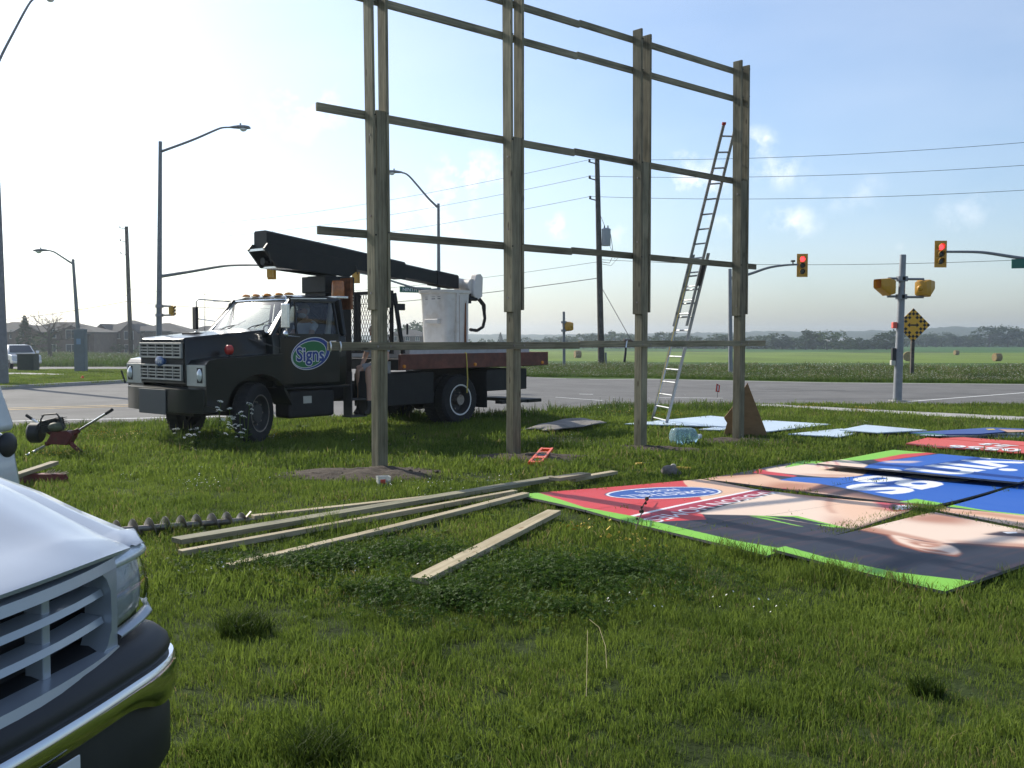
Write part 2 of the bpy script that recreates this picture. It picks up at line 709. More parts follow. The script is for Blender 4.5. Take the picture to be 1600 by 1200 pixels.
# ------------------------------------------------------------------ materials
wood_mat('treated_wood', (.105, .095, .058), (.29, .255, .165), (.06, .045, .027))
wood_mat('grey_wood', (.12, .115, .075), (.25, .235, .155), (.05, .045, .03))
wood_mat('fresh_wood', (.28, .23, .14), (.46, .39, .26), (.2, .12, .05))
wood_mat('pole_wood', (.05, .045, .04), (.12, .105, .09), (.04, .035, .03), .9)
mat('plywood', (.27, .16, .078), .8, var=.22, vscale=4, bump=.2, bscale=90, stretch=(1, 6, 1))
mat('plywood_edge', (.13, .125, .12), .85, var=.35, vscale=20)
mat('weathered_ply', (.20, .185, .165), .9, var=.3, vscale=3, bump=.4, bscale=30)
mat('blank_panel', (.52, .61, .70), .28, var=.05, vscale=2, spec=.6)
mat('soil', (.056, .041, .028), .95, var=.55, vscale=14, bump=.9, bscale=45)
mat('galvanised', (.24, .25, .265), .55, .6, var=.12, vscale=6)
mat('pole_grey', (.19, .20, .21), .6, .2, var=.15, vscale=4)
mat('concrete_pole', (.20, .20, .205), .85, var=.15, vscale=5, bump=.15)
mat('aluminium', (.36, .37, .38), .5, .8, var=.1, vscale=10)
mat('rubber', (.018, .018, .019), .85, var=.3, vscale=10, bump=.2, bscale=80)
mat('black_plastic', (.018, .018, .02), .45)
mat('truck_green', (.006, .0085, .0092), .3, spec=.3, coat=.4, var=.25, vscale=2, dirt=(.016, .015, .013, .35), dscale=2.4)
mat('boom_black', (.010, .012, .0125), .5, spec=.3, var=.3, vscale=4, dirt=(.026, .024, .02, .4))
mat('chassis_black', (.012, .012, .012), .7, var=.4, vscale=6)
mat('chrome', (.66, .67, .70), .10, 1.0)
mat('worn_chrome', (.62, .63, .64), .22, .95, var=.1, vscale=12)
mat('grille_grey', (.30, .30, .285), .4, .35, var=.12, vscale=12)
mat('cream_bezel', (.44, .43, .37), .5, var=.08)
mat('lamp_glass', (.72, .75, .76), .08, .25, spec=.8, var=.12, vscale=30)
mat('amber', (.72, .26, .03), .25, spec=.6)
mat('beacon_amber', (.42, .13, .02), .2, spec=.7, var=.3, vscale=18)
mat('red_lens', (.45, .04, .03), .25, spec=.6)
mat('bed_red', (.135, .047, .032), .7, var=.4, vscale=5, dirt=(.07, .04, .03, .7), dscale=5)
mat('bed_grey', (.42, .43, .43), .55, var=.15)
mat('bucket_white', (.66, .62, .57), .5, var=.1, vscale=3, dirt=(.42, .34, .25, .6), dscale=1.6)
mat('rust', (.22, .085, .035), .9, var=.45, vscale=12)
mat('rim_white', (.60, .61, .60), .5, var=.15, vscale=8)
mat('rim_dark', (.06, .06, .06), .6, .3, var=.2)
mat('white_paint', (.60, .63, .66), .25, coat=.8, spec=.5, var=.02)
mat('silver_paint', (.40, .435, .48), .32, .3, coat=.5, spec=.5, var=.03)
mat('bumper_black', (.022, .022, .025), .5, var=.15, vscale=6, bump=.06, bscale=300)
mat('seat_cloth', (.05, .05, .055), .9)
mat('interior_grey', (.10, .10, .105), .8)
glass_mat('clear_glass', (.86, .93, .93), .015, .8)
glass_mat('screen_glass', (.9, .95, .96), .10, .75, 2.1)
glass_mat('dark_glass', (.25, .29, .30), .02, .5)
glass_mat('head_glass', (.95, .97, 1), .03, .95)
mat('skin', (.50, .30, .21), .55, var=.08)
mat('beard', (.42, .38, .34), .9, var=.2, vscale=30)
mat('shirt_white', (.60, .62, .66), .9, var=.06, vscale=8)
mat('shirt_grey', (.44, .46, .50), .9, var=.06, vscale=8)
mat('shorts_grey', (.30, .30, .30), .9, var=.1)
mat('cap_tan', (.36, .29, .19), .9)
mat('boot_dark', (.03, .026, .022), .7)
mat('signal_yellow', (.50, .255, .015), .45, var=.08)
mat('signal_black', (.015, .015, .015), .6)
mat('signal_red', (.5, .02, .02), .3, emit=(1.0, .04, .05), estr=2.6)
mat('signal_off', (.03, .035, .03), .25)
mat('sign_yellow', (.68, .36, .02), .5)
mat('sign_green', (.01, .12, .085), .5)
mat('sign_white', (.75, .76, .76), .5)
mat('black_print', (.012, .012, .012), .6)
mat('asphalt', (.128, .125, .12), .88, var=.2, vscale=.7, bump=.3, bscale=140, dirt=(.082, .08, .077, .7), dscale=.32)
mat('tar', (.02, .02, .021), .7)
mat('road_white', (.62, .62, .60), .7, var=.2, vscale=9)
mat('road_yellow', (.52, .36, .15), .7, var=.2, vscale=9)
mat('concrete', (.34, .33, .31), .9, var=.15, vscale=3, bump=.2, bscale=60)
mat('kerb', (.30, .29, .27), .9, var=.18, vscale=3)
mat('brick', (.11, .075, .062), .9, var=.25, vscale=1.5)
mat('brick_tan', (.15, .125, .105), .9, var=.2, vscale=1.5)
mat('roof_shingle', (.05, .047, .047), .95, var=.2, vscale=2)
mat('house_trim', (.42, .40, .37), .7)
mat('house_glass', (.05, .06, .07), .1, spec=.7)
mat('bark', (.075, .06, .048), .95, var=.3, vscale=8)
mat('bare_bark', (.11, .095, .08), .95, var=.25)
mat('hay', (.23, .165, .075), .95, var=.35, vscale=5, bump=.6, bscale=20)
mat('transformer_grey', (.36, .38, .40), .5)
mat('wire', (.03, .03, .03), .6)
mat('box_green', (.035, .045, .04), .6, var=.2)
mat('cabinet_grey', (.16, .175, .19), .6, var=.12, vscale=3)
mat('notice_blue', (.22, .30, .42), .6)
mat('orange', (.78, .10, .015), .4)
mat('tool_red', (.13, .02, .016), .6, var=.35, vscale=9, dirt=(.06, .04, .03, .7), dscale=7)
mat('engine_black', (.02, .021, .02), .5, var=.3, vscale=14)
mat('engine_green', (.09, .10, .06), .6, var=.3, vscale=16)
mat('steel_worn', (.26, .235, .21), .5, .6, var=.3, vscale=9, dirt=(.14, .09, .06, .8), dscale=12)
mat('steel_bright', (.66, .66, .65), .28, .9)
mat('hammer_black', (.015, .015, .016), .5)
mat('handle_yellow', (.65, .40, .05), .5, var=.15)
mat('strap_yellow', (.60, .48, .10), .7)
mat('stone', (.16, .14, .125), .95, var=.45, vscale=9, bump=.6, bscale=20)
mat('logo_green', (.015, .16, .05), .4)
mat('logo_blue', (.012, .045, .24), .4)
mat('logo_white', (.72, .74, .74), .4)
mat('badge_blue', (.03, .08, .22), .3, coat=.4)
mat('plate_grey', (.07, .073, .075), .6)
mat('cup_clear', (.75, .75, .73), .25, trans=.45, var=.1)
mat('print_red', (.62, .09, .06), .5)
mat('flower_white', (.72, .72, .66), .8)
mat('flower_yellow', (.50, .36, .03), .7)
mat('dry_stem', (.27, .23, .12), .9, var=.2)
leaf_mat('grass_blade', (.050, .090, .014), (.178, .240, .040), .5, .6, (.25, .21, .09, 1.225))
leaf_mat('weed_leaf', (.040, .080, .012), (.115, .175, .03), .45, .6)
leaf_mat('clover_leaf', (.026, .060, .010), (.075, .135, .020), .42, .6)
leaf_mat('tall_grass', (.048, .088, .015), (.12, .19, .036), .45, .6)
leaf_mat('tree_leaf', (.022, .042, .013), (.06, .095, .028), .3, .6)
leaf_mat('tree_leaf_light', (.045, .075, .02), (.09, .13, .035), .3, .6)
leaf_mat('conifer_leaf', (.014, .028, .016), (.035, .055, .03), .2, .7)

def bottle_mat():
    m = bpy.data.materials.new('bottle_blue')
    m.use_nodes = True
    b = m.node_tree.nodes['Principled BSDF']
    b.inputs['Base Color'].default_value = (.60, .82, .95, 1)
    b.inputs['Roughness'].default_value = .12
    b.inputs['Transmission Weight'].default_value = .75
    b.inputs['IOR'].default_value = 1.15
    MATS['bottle_blue'] = m
bottle_mat()

def print_mat():
    """Printed vinyl face: the ink colours come from the print grid; the surface itself is one satin sheet."""
    m = bpy.data.materials.new('printed_vinyl')
    m.use_nodes = True
    nt = m.node_tree
    b = nt.nodes['Principled BSDF']
    b.inputs['Roughness'].default_value = .5
    b.inputs['Specular IOR Level'].default_value = .22
    at = nt.nodes.new('ShaderNodeAttribute')
    at.attribute_name = 'ink'
    tc = nt.nodes.new('ShaderNodeTexCoord')
    n = nt.nodes.new('ShaderNodeTexNoise')
    n.inputs['Scale'].default_value = 1.6
    n.inputs['Detail'].default_value = 8
    nt.links.new(tc.outputs['Object'], n.inputs['Vector'])
    mr = nt.nodes.new('ShaderNodeMapRange')
    mr.inputs['To Min'].default_value = .42
    mr.inputs['To Max'].default_value = .62
    nt.links.new(n.outputs['Fac'], mr.inputs['Value'])
    nt.links.new(mr.outputs[0], b.inputs['Roughness'])
    nt.links.new(at.outputs['Color'], b.inputs['Base Color'])
    MATS['printed_vinyl'] = m
print_mat()
# ------------------------------------------------------------------ the land
def v2(p):
    return (p[0], p[1])

def inside(px, py, poly):
    """Vectorised point-in-polygon test."""
    px, py = np.asarray(px, float), np.asarray(py, float)
    r = np.zeros(px.shape, bool)
    n = len(poly)
    for i in range(n):
        x1, y1 = poly[i]
        x2, y2 = poly[(i + 1) % n]
        if y1 == y2:
            continue
        c = ((y1 > py) != (y2 > py)) & (px < (x2 - x1) * (py - y1) / (y2 - y1) + x1)
        r ^= c
    return r

kerb_line = [(-60, 6), (-34, 16), (-22, 26.2), v2(G(20, 609)), v2(G(205, 599)), (-11.2, 44), (-10.4, 51)]
road_near = [(-60, .5), v2(G(20, 668)), v2(G(200, 662)), v2(G(830, 646)), v2(G(905, 639)), v2(G(970, 634.5)), v2(G(1100, 633)), v2(G(1400, 632.5)), v2(G(1600, 634)), (60, 25.5), (140, 27)]
road_far = [(140, 24.9 + 14), (60, 36.5), v2(G(1600, 600.5)), v2(G(1300, 598)), v2(G(1000, 592)), v2(G(840, 590)), (-2.2, 46), (-4, 53)]
ROAD = road_near + road_far + list(reversed(kerb_line))
SIDE_ROAD = [(-260, 51), (-10.4, 51.0), (-4, 53), (4, 60), (2, 88), (-260, 88)]
ISLAND = kerb_line + [(-60, 50.9)]
WALK = [v2(G(1175, 633.2)), v2(G(1215, 633.6)), v2(G(1400, 643.5)), v2(G(1600, 653)), (30, 15.5), (29.3, 14.3), v2(G(1600, 659.5)), v2(G(1400, 649)), v2(G(1215, 637.5)), v2(G(1165, 635.5))]
ISLAND_WALK = [v2(G(-150, 587.5)), v2(G(40, 587)), v2(G(100, 588.8)), v2(G(100, 591)), v2(G(40, 590)), v2(G(-150, 590.5))]

def drape(name, poly, h, m, step=2.0, kind='structure'):
    bm = bmesh.new()
    vs = [bm.verts.new((p[0], p[1], 0)) for p in poly]
    for t in tessellate_polygon([[Vector((p[0], p[1], 0)) for p in poly]]):
        bm.faces.new([vs[i] for i in t])
    xs = [p[0] for p in poly]
    ys = [p[1] for p in poly]
    def cut(lo, hi, axis):
        c = lo
        while c < hi:
            no = (1, 0, 0) if axis == 0 else (0, 1, 0)
            co = (c, 0, 0) if axis == 0 else (0, c, 0)
            bmesh.ops.bisect_plane(bm, geom=bm.verts[:] + bm.edges[:] + bm.faces[:], plane_co=co, plane_no=no)
            c += step * (1 if abs(c) < 30 else 5)
    cut(max(min(xs), -80) + .1, min(max(xs), 80), 0)
    cut(min(ys) + .1, max(ys), 1)
    for v in bm.verts:
        v.co.z = gz(v.co.x, v.co.y) + h
    bmesh.ops.recalc_face_normals(bm, faces=bm.faces)
    bm.normal_update()
    for f in bm.faces:
        if f.normal.z < 0:
            f.normal_flip()
    me = bpy.data.meshes.new(name)
    bm.to_mesh(me)
    bm.free()
    me.materials.append(MATS[m])
    o = bpy.data.objects.new(name, me)
    col.objects.link(o)
    if kind:
        o['kind'] = kind
    return o

def ground_mat():
    m = bpy.data.materials.new('ground')
    m.use_nodes = True
    nt = m.node_tree
    b = nt.nodes['Principled BSDF']
    b.inputs['Roughness'].default_value = .95
    b.inputs['Specular IOR Level'].default_value = .1
    at = nt.nodes.new('ShaderNodeAttribute')
    at.attribute_name = 'cover'
    geo = nt.nodes.new('ShaderNodeNewGeometry')
    def nz(scale, detail, st):
        mp = nt.nodes.new('ShaderNodeMapping')
        mp.inputs['Scale'].default_value = st
        nt.links.new(geo.outputs['Position'], mp.inputs['Vector'])
        n = nt.nodes.new('ShaderNodeTexNoise')
        n.inputs['Scale'].default_value = scale
        n.inputs['Detail'].default_value = detail
        n.inputs['Roughness'].default_value = .65
        nt.links.new(mp.outputs[0], n.inputs['Vector'])
        return n.outputs['Fac']
    a, c = nz(1.6, 8, (1, 1, 1)), nz(.05, 6, (1, .35, 1))
    ad = nt.nodes.new('ShaderNodeMath')
    nt.links.new(a, ad.inputs[0])
    nt.links.new(c, ad.inputs[1])
    mr = nt.nodes.new('ShaderNodeMapRange')
    mr.inputs['From Min'].default_value = .6
    mr.inputs['From Max'].default_value = 1.4
    mr.inputs['To Min'].default_value = .45
    mr.inputs['To Max'].default_value = 1.5
    nt.links.new(ad.outputs[0], mr.inputs['Value'])
    mx = nt.nodes.new('ShaderNodeVectorMath')
    mx.operation = 'SCALE'
    nt.links.new(at.outputs['Color'], mx.inputs[0])
    nt.links.new(mr.outputs[0], mx.inputs['Scale'])
    nt.links.new(mx.outputs[0], b.inputs['Base Color'])
    bp = nt.nodes.new('ShaderNodeBump')
    bp.inputs['Strength'].default_value = .8
    bp.inputs['Distance'].default_value = .05
    n2 = nz(9, 8, (1, 1, 1))
    nt.links.new(n2, bp.inputs['Height'])
    nt.links.new(bp.outputs['Normal'], b.inputs['Normal'])
    MATS['ground'] = m
ground_mat()

def make_ground():
    ys = list(np.arange(-50, 0, 5)) + list(np.arange(0, 52, .5)) + list(np.arange(52, 130, 3))
    y = 130.0
    while y < 2250:
        ys.append(y)
        y *= 1.06
    ys.append(2250)
    xs = list(np.arange(-24, 24.01, .5))
    x = 25.0
    right = []
    while x < 2100:
        right.append(x)
        x = x * 1.09 + .6
    right.append(2100)
    xs = [-q for q in reversed(right)] + xs + right
    X, Y = np.meshgrid(xs, ys)
    road_in = inside(X, Y, ROAD) | inside(X, Y, SIDE_ROAD)
    isl = inside(X, Y, ISLAND)
    Z = np.zeros_like(X)
    for i in range(X.shape[0]):
        for j in range(X.shape[1]):
            Z[i, j] = gz(X[i, j], Y[i, j])
    Z[road_in] -= .04
    C = np.zeros((*X.shape, 4)) + 1
    D = Y
    ang = X / np.maximum(Y, 1)
    lawn = np.array((.040, .058, .017))
    verge = np.array((.060, .105, .020))
    crop = np.array((.060, .105, .026))
    hayf = np.array((.130, .185, .034))
    beyond = np.array((.050, .115, .030))
    left = np.array((.080, .115, .032))
    dark = np.array((.035, .05, .025))
    def put(mask, c):
        C[mask, :3] = c
    put(D < 1e9, lawn)
    put(D > 34, verge)
    put((D > 62), crop)
    put((D > 125), hayf)
    put((D > 400 - 90 * np.clip(ang, 0, .6)), dark)
    put((D > 412 - 90 * np.clip(ang, 0, .6)), beyond)
    lm = (ang < -.2) & (D > 52)
    put(lm, left)
    put((ang < -.2) & (D > 200), dark)
    # lush strip of young crop sheltered on the near side of the hay field
    vs = np.stack([X.ravel(), Y.ravel(), Z.ravel()], 1)
    ny, nx = X.shape
    fs = [(i * nx + j, i * nx + j + 1, (i + 1) * nx + j + 1, (i + 1) * nx + j) for i in range(ny - 1) for j in range(nx - 1)]
    me = bpy.data.meshes.new('ground')
    me.from_pydata(vs.tolist(), [], fs)
    ca = me.color_attributes.new('cover', 'FLOAT_COLOR', 'POINT')
    ca.data.foreach_set('color', C.reshape(-1))
    me.materials.append(MATS['ground'])
    me.polygons.foreach_set('use_smooth', [True] * len(me.polygons))
    o = bpy.data.objects.new('ground', me)
    col.objects.link(o)
    tag(o, kind='structure')
make_ground()

drape('road', ROAD, .012, 'asphalt')
drape('side_road', SIDE_ROAD, .008, 'asphalt', 4)
MATS['island_turf'] = MATS['ground']

def island_sheet():
    o = drape('grass_island', ISLAND, .115, 'ground')
    ca = o.data.color_attributes.new('cover', 'FLOAT_COLOR', 'POINT')
    ca.data.foreach_set('color', [c for _ in o.data.vertices for c in (.080, .130, .020, 1)])
island_sheet()
drape('pavement', WALK, .03, 'concrete')
drape('island_path', ISLAND_WALK, .13, 'concrete', 3)

def kerb():
    mb = MB()
    pts = [Vector((p[0], p[1], 0)) for p in kerb_line]
    # round the line a little
    fine = []
    for a, b in zip(pts, pts[1:]):
        for k in range(6):
            fine.append(a.lerp(b, k / 6))
    fine.append(pts[-1])
    rings = []
    for i, p in enumerate(fine):
        a, b = fine[max(0, i - 1)], fine[min(len(fine) - 1, i + 1)]
        d = (b - a).normalized()
        n = Vector((d.y, -d.x, 0))   # towards the road
        z = gz(p.x, p.y)
        rings.append([p + n * .10 + Vector((0, 0, z - .05)), p + n * .085 + Vector((0, 0, z + .12)), p + n * .06 + Vector((0, 0, z + .145)),
                      p - n * .10 + Vector((0, 0, z + .145)), p - n * .10 + Vector((0, 0, z - .05))])
    mb.loft(rings)
    o = mb.build('kerb', 'kerb', smooth=30)
    tag(o, kind='structure')
    # gutter pan
    rings = []
    for i, p in enumerate(fine):
        a, b = fine[max(0, i - 1)], fine[min(len(fine) - 1, i + 1)]
        d = (b - a).normalized()
        n = Vector((d.y, -d.x, 0))
        z = gz(p.x, p.y) + .018
        rings.append([p + n * .10 + Vector((0, 0, z)), p + n * .42 + Vector((0, 0, z))])
    mb = MB()
    mb.loft(rings, cap=False, closed=False)
    tag(mb.build('gutter', 'concrete'), kind='structure')
kerb()

def stripe(name, a, b, w, m, h=.018):
    a, b = Vector(a), Vector(b)
    d = (b - a)
    L = d.length
    d.normalize()
    n = Vector((-d.y, d.x, 0))
    k = max(2, int(L / 1.5))
    rings = []
    for i in range(k + 1):
        p = a.lerp(b, i / k)
        rings.append([Vector((q.x, q.y, gz(q.x, q.y) + h)) for q in (p + n * w / 2, p - n * w / 2)])
    mb = MB()
    mb.loft(rings, cap=False, closed=False)
    tag(mb.build(name, m), kind='structure')

stripe('road_marking', G(-60, 641), G(430, 627), .13, 'road_yellow')
stripe('road_marking', G(-60, 643.5), G(430, 629), .13, 'road_yellow')
stripe('road_marking', G(-50, 661), G(420, 650), .14, 'road_white')
stripe('road_marking', G(1416, 628.6), G(1760, 602), .13, 'road_white')
stripe('road_marking', G(868, 621.5), G(985, 629.5), .13, 'road_white')
stripe('road_marking', G(905, 616.5), G(990, 617.3), .12, 'road_white')
stripe('road_marking', G(1030, 622), G(1130, 623), .12, 'road_white')
stripe('road_edge', G(838, 590.8), G(1000, 592.8), .3, 'concrete', .016)
stripe('road_edge', G(1000, 592.8), G(1300, 598.8), .3, 'concrete', .016)
stripe('road_edge', G(1300, 598.8), G(1640, 601.6), .3, 'concrete', .016)
# sealed cracks
for (a, b) in (((820, 609), (1320, 611)), ((1000, 604), (1560, 618)), ((880, 633), (1010, 612)), ((60, 650), (215, 640)), ((1150, 626), (1500, 622))):
    A, B = G(*a), G(*b)
    mb = MB()
    rings = []
    for k in range(24):
        p = A.lerp(B, k / 23)
        j = .22 * noise.noise((p.x * .9, p.y * .9, 7))
        p = p + Vector((0, j, 0))
        w = .028 + .015 * noise.noise((p.x * 2, p.y, 1))
        rings.append([Vector((p.x, p.y + s * w, gz(p.x, p.y) + .0165)) for s in (1, -1)])
    mb.loft(rings, cap=False, closed=False)
    tag(mb.build('tar_seam', 'tar'), kind='structure')

def make_hills():
    prof = [(-2600, 521), (-400, 523), (0, 527), (430, 527), (640, 523), (840, 523), (1000, 521), (1120, 520), (1200, 518), (1320, 517), (1400, 516.5), (1450, 513), (1490, 510.5),
            (1535, 511), (1570, 514), (1640, 513), (1800, 508), (2600, 512)]
    rows = [950, 1020, 1100, 1180, 1260, 1340, 1420, 1500, 1580, 1660, 1760, 1900, 2100]
    xs = np.arange(-1700, 1900, 6.0)
    rings = []
    for r, Y in enumerate(rows):
        f = sstep(Y, 950, 1500) if Y <= 1500 else 1 - .8 * sstep(Y, 1500, 2100)
        ring = []
        for x in xs:
            u = x * Y / 1500
            px = 800 + 1550 * u / Y
            top = EYE + (527 - lerp_tab(px, prof)) / 1550 * 1500
            z = -5.2 + (top + 5) * f
            w = noise.noise((u * .045, Y * .03, 1.0)) * 2.2 + noise.noise((u * .13, Y * .1, 5.0)) * 1.6 + noise.noise((u * .012, Y * .01, 9)) * 1.5
            z += w * min(1, f * 1.5)
            ring.append(Vector((u, Y, z)))
        rings.append(ring)
    mb = MB()
    mb.loft(rings, cap=False, closed=False)
    o = mb.build('hills', 'hill_woods', smooth=60)
    tag(o, kind='structure')
mat('hill_woods', (.030, .046, .024), .95, var=.5, vscale=.05, bump=1.0, bscale=.1)
make_hills()

def make_haze():
    mb = MB()
    mb.bb(-2250, 2250, -70, 2400, -7.5, 27)
    m = bpy.data.materials.new('haze')
    m.use_nodes = True
    nt = m.node_tree
    nt.nodes.clear()
    out = nt.nodes.new('ShaderNodeOutputMaterial')
    v = nt.nodes.new('ShaderNodeVolumePrincipled')
    v.inputs['Color'].default_value = (.80, .90, 1, 1)
    v.inputs['Density'].default_value = HAZE_DENSITY
    v.inputs['Anisotropy'].default_value = .6
    nt.links.new(v.outputs[0], out.inputs['Volume'])
    MATS['haze'] = m
    tag(mb.build('haze', 'haze'), kind='stuff')
HAZE_DENSITY = .00036
make_haze()
# ------------------------------------------------------------------ timber sign frame
P1, P4 = Vector((-1.67, 12.46, 0)), Vector((4.02, 17.57, 0))
FT = (P4 - P1).normalized()                      # along the frame
FN = Vector((FT.y, -FT.x, 0))                    # out of its front
POST_S = [0, .297 * 7.648, .654 * 7.648, 7.648]
UP = Vector((0, 0, 1))

def fp(s, n=0.0, z=0.0):
    p = P1 + FT * s + FN * n
    return Vector((p.x, p.y, z))

frame = thing('timber_billboard', 'tall empty timber sign frame of four double plank posts and five rails', 'sign frame', (P1.x, P1.y, gz(P1.x, P1.y)))
for k, s in enumerate(POST_S):
    base = fp(s)
    g = gz(base.x, base.y)
    beam('post', fp(s, 0, g - .3), fp(s + .012, 0, 4.5 - .02 * k), .15, .15, 'treated_wood', frame, up=FN, bevel=.006)
    for side in (-1, 1):
        z0 = 2.04 + (.03 if side > 0 else 0) + .012 * k
        z1 = 6.50 - (.05 if side > 0 else 0)
        so = s + side * .0965
        lean = (-.05 if k == 0 else -.01 * k) + .015 * side
        beam('plank', fp(so + .012, 0, z0), fp(so + lean * .5, .004 * side, z1), .04, .18, 'treated_wood', frame, up=FN, bevel=.005)
    for zb in (2.25, 3.2, 4.2):
        c = fp(s - .1195, .02, zb)
        mbb = MB()
        mbb.tube([c, c - FT * .012], .014, 6)
        mbb.build('bolt', 'steel_worn', frame)
RAILS = [(1.587, .0965, -.80, 8.29), (2.985, -.113, -.80, 8.29), (4.455, -.113, -.80, 7.93), (5.885, -.113, -.85, 7.92), (6.36, -.113, -.85, 7.91)]
for i, (z, n, a, b) in enumerate(RAILS):
    j = 3.49 + .05 * i
    beam('rail', fp(a, n, z + .004), fp(j, n, z - .006), .04, .1, 'treated_wood', frame, up=UP, bevel=.004)
    beam('rail', fp(j + .004, n, z + .012), fp(b, n, z - (.01 if i else -.005)), .04, .098, 'treated_wood', frame, up=UP, bevel=.004)
for (z, n, a, b) in RAILS:
    for s in POST_S:
        for side in (-1, 1):
            c = fp(s + side * .0965, n + (.02 if n > 0 else -.02), z)
            d_ = FN if n > 0 else -FN
            mb = MB()
            mb.tube([c - d_ * .004, c + d_ * .009], .016, 6)
            mb.build('bolt', 'steel_worn', frame)
            if n < 0:
                c = fp(s + side * .0965, .0905, z + .02 * side)
                mb = MB()
                mb.tube([c - FN * .003, c + FN * .006], .011, 6)
                mb.build('bolt', 'chassis_black', frame)
for q in (0, .14):
    cl = MB()
    c = fp(-.78 + q, .12, 1.587)
    cl.tube([c + Vector((0, 0, .06)), c + FN * .018 + Vector((0, 0, .03)), c + FN * .022, c + FN * .018 - Vector((0, 0, .03)), c - Vector((0, 0, .058))], .009, 6)
    cl.build('wire_clip', 'steel_bright', frame, smooth=True)

# ------------------------------------------------------------------ claw hammer hooked on the lowest rail
hs = 4.52
hb = fp(hs, .0965, 1.64)
ham = thing('hammer', 'black handled claw hammer hooked over the lowest rail of the frame', 'hammer', hb)
mb = MB()
h0 = hb + Vector((0, 0, .02))
mb.tube([h0 - FT * .07 + FN * .03, h0 - FT * .02 + FN * .035], [.022, .018], 8)
mb.tube([h0 - FT * .02 + FN * .035, h0 + FT * .05 + FN * .035], [.016, .013], 8)
mb.tube([h0 + FT * .05 + FN * .03, h0 + FT * .1 + FN * .02 - UP * .006, h0 + FT * .15 + FN * .005 - UP * .035], [.013, .011, .004], 6)
mb.tube([h0 + FT * .05 + FN * .04, h0 + FT * .1 + FN * .045 - UP * .006, h0 + FT * .15 + FN * .04 - UP * .035], [.013, .011, .004], 6)
mb.build('head', 'steel_worn', ham, smooth=True)
mb = MB()
mb.tube([h0 + FN * .035, h0 - FT * .035 + FN * .045 - UP * .12], .012, 8)
mb.build('shaft', 'steel_bright', ham, smooth=True)
mb = MB()
mb.tube([h0 - FT * .035 + FN * .045 - UP * .12, h0 - FT * .05 + FN * .05 - UP * .2, h0 - FT * .08 + FN * .055 - UP * .34], [.016, .018, .02], 8)
mb.build('handle', 'hammer_black', ham, smooth=True)

# ------------------------------------------------------------------ extension ladder
lb1, lb2 = G(1018, 661), G(1040, 667)
lt1, lt2 = P(1134.5, 193, 17.72), P(1157, 193, 17.8)
lad = thing('extension_ladder', 'two section aluminium extension ladder leaning on the far end of the timber frame', 'ladder', lb1)
lax = ((lt1 - lb1) + (lt2 - lb2)).normalized()
lwd = ((lb2 - lb1) + (lt2 - lt1)).normalized()
lnr = lwd.cross(lax).normalized()
if lnr.y > 0:
    lnr = -lnr
def lp(side, u, off=0.0, inset=0.0):
    a, b = (lb1, lt1) if side == 0 else (lb2, lt2)
    return a.lerp(b, u) + lnr * off + lwd * (inset if side == 0 else -inset)
for side in (0, 1):
    beam('side_rail', lp(side, -.004), lp(side, .605), .024, .07, 'aluminium', lad, up=lnr, bevel=.004)
    beam('side_rail', lp(side, .365, .075, .03), lp(side, 1.0, .075, .03), .022, .065, 'aluminium', lad, up=lnr, bevel=.004)
L_len = (lt1 - lb1).length
for k in range(21):
    u = (k + .5) * .3 / L_len
    if u < .6:
        mb = MB()
        mb.tube([lp(0, u), lp(1, u)], .017, 8)
        mb.build('rung', 'aluminium', lad, smooth=True)
    if .38 < u < 1:
        mb = MB()
        mb.tube([lp(0, u + .012, .075, .03), lp(1, u + .012, .075, .03)], .016, 8)
        mb.build('rung', 'aluminium', lad, smooth=True)
for side in (0, 1):
    e = lp(side, .995, .075, .03)
    mb = MB()
    mb.bar(e, e + lax * .05, .034, .075, lnr)
    mb.build('end_cap', 'red_lens', lad, bevel=.006)
    f = lp(side, 0)
    mb = MB()
    mb.bar(f - lax * .02, f + lax * .09, .045, .1, lnr)
    mb.build('foot', 'black_plastic', lad, bevel=.006)
mb = MB()
mb.bar(lp(1, .50, .06), lp(1, .575, .06), .06, .09, lnr)
mb.build('rung_lock', 'black_plastic', lad, bevel=.01)
mb = MB()
mb.tube([lp(0, .58, .08, .1), lp(0, .45, .1, .11), lp(0, .2, .1, .1), lp(0, .08, .06, .08)], .006, 5)
mb.build('rope', 'strap_yellow', lad)

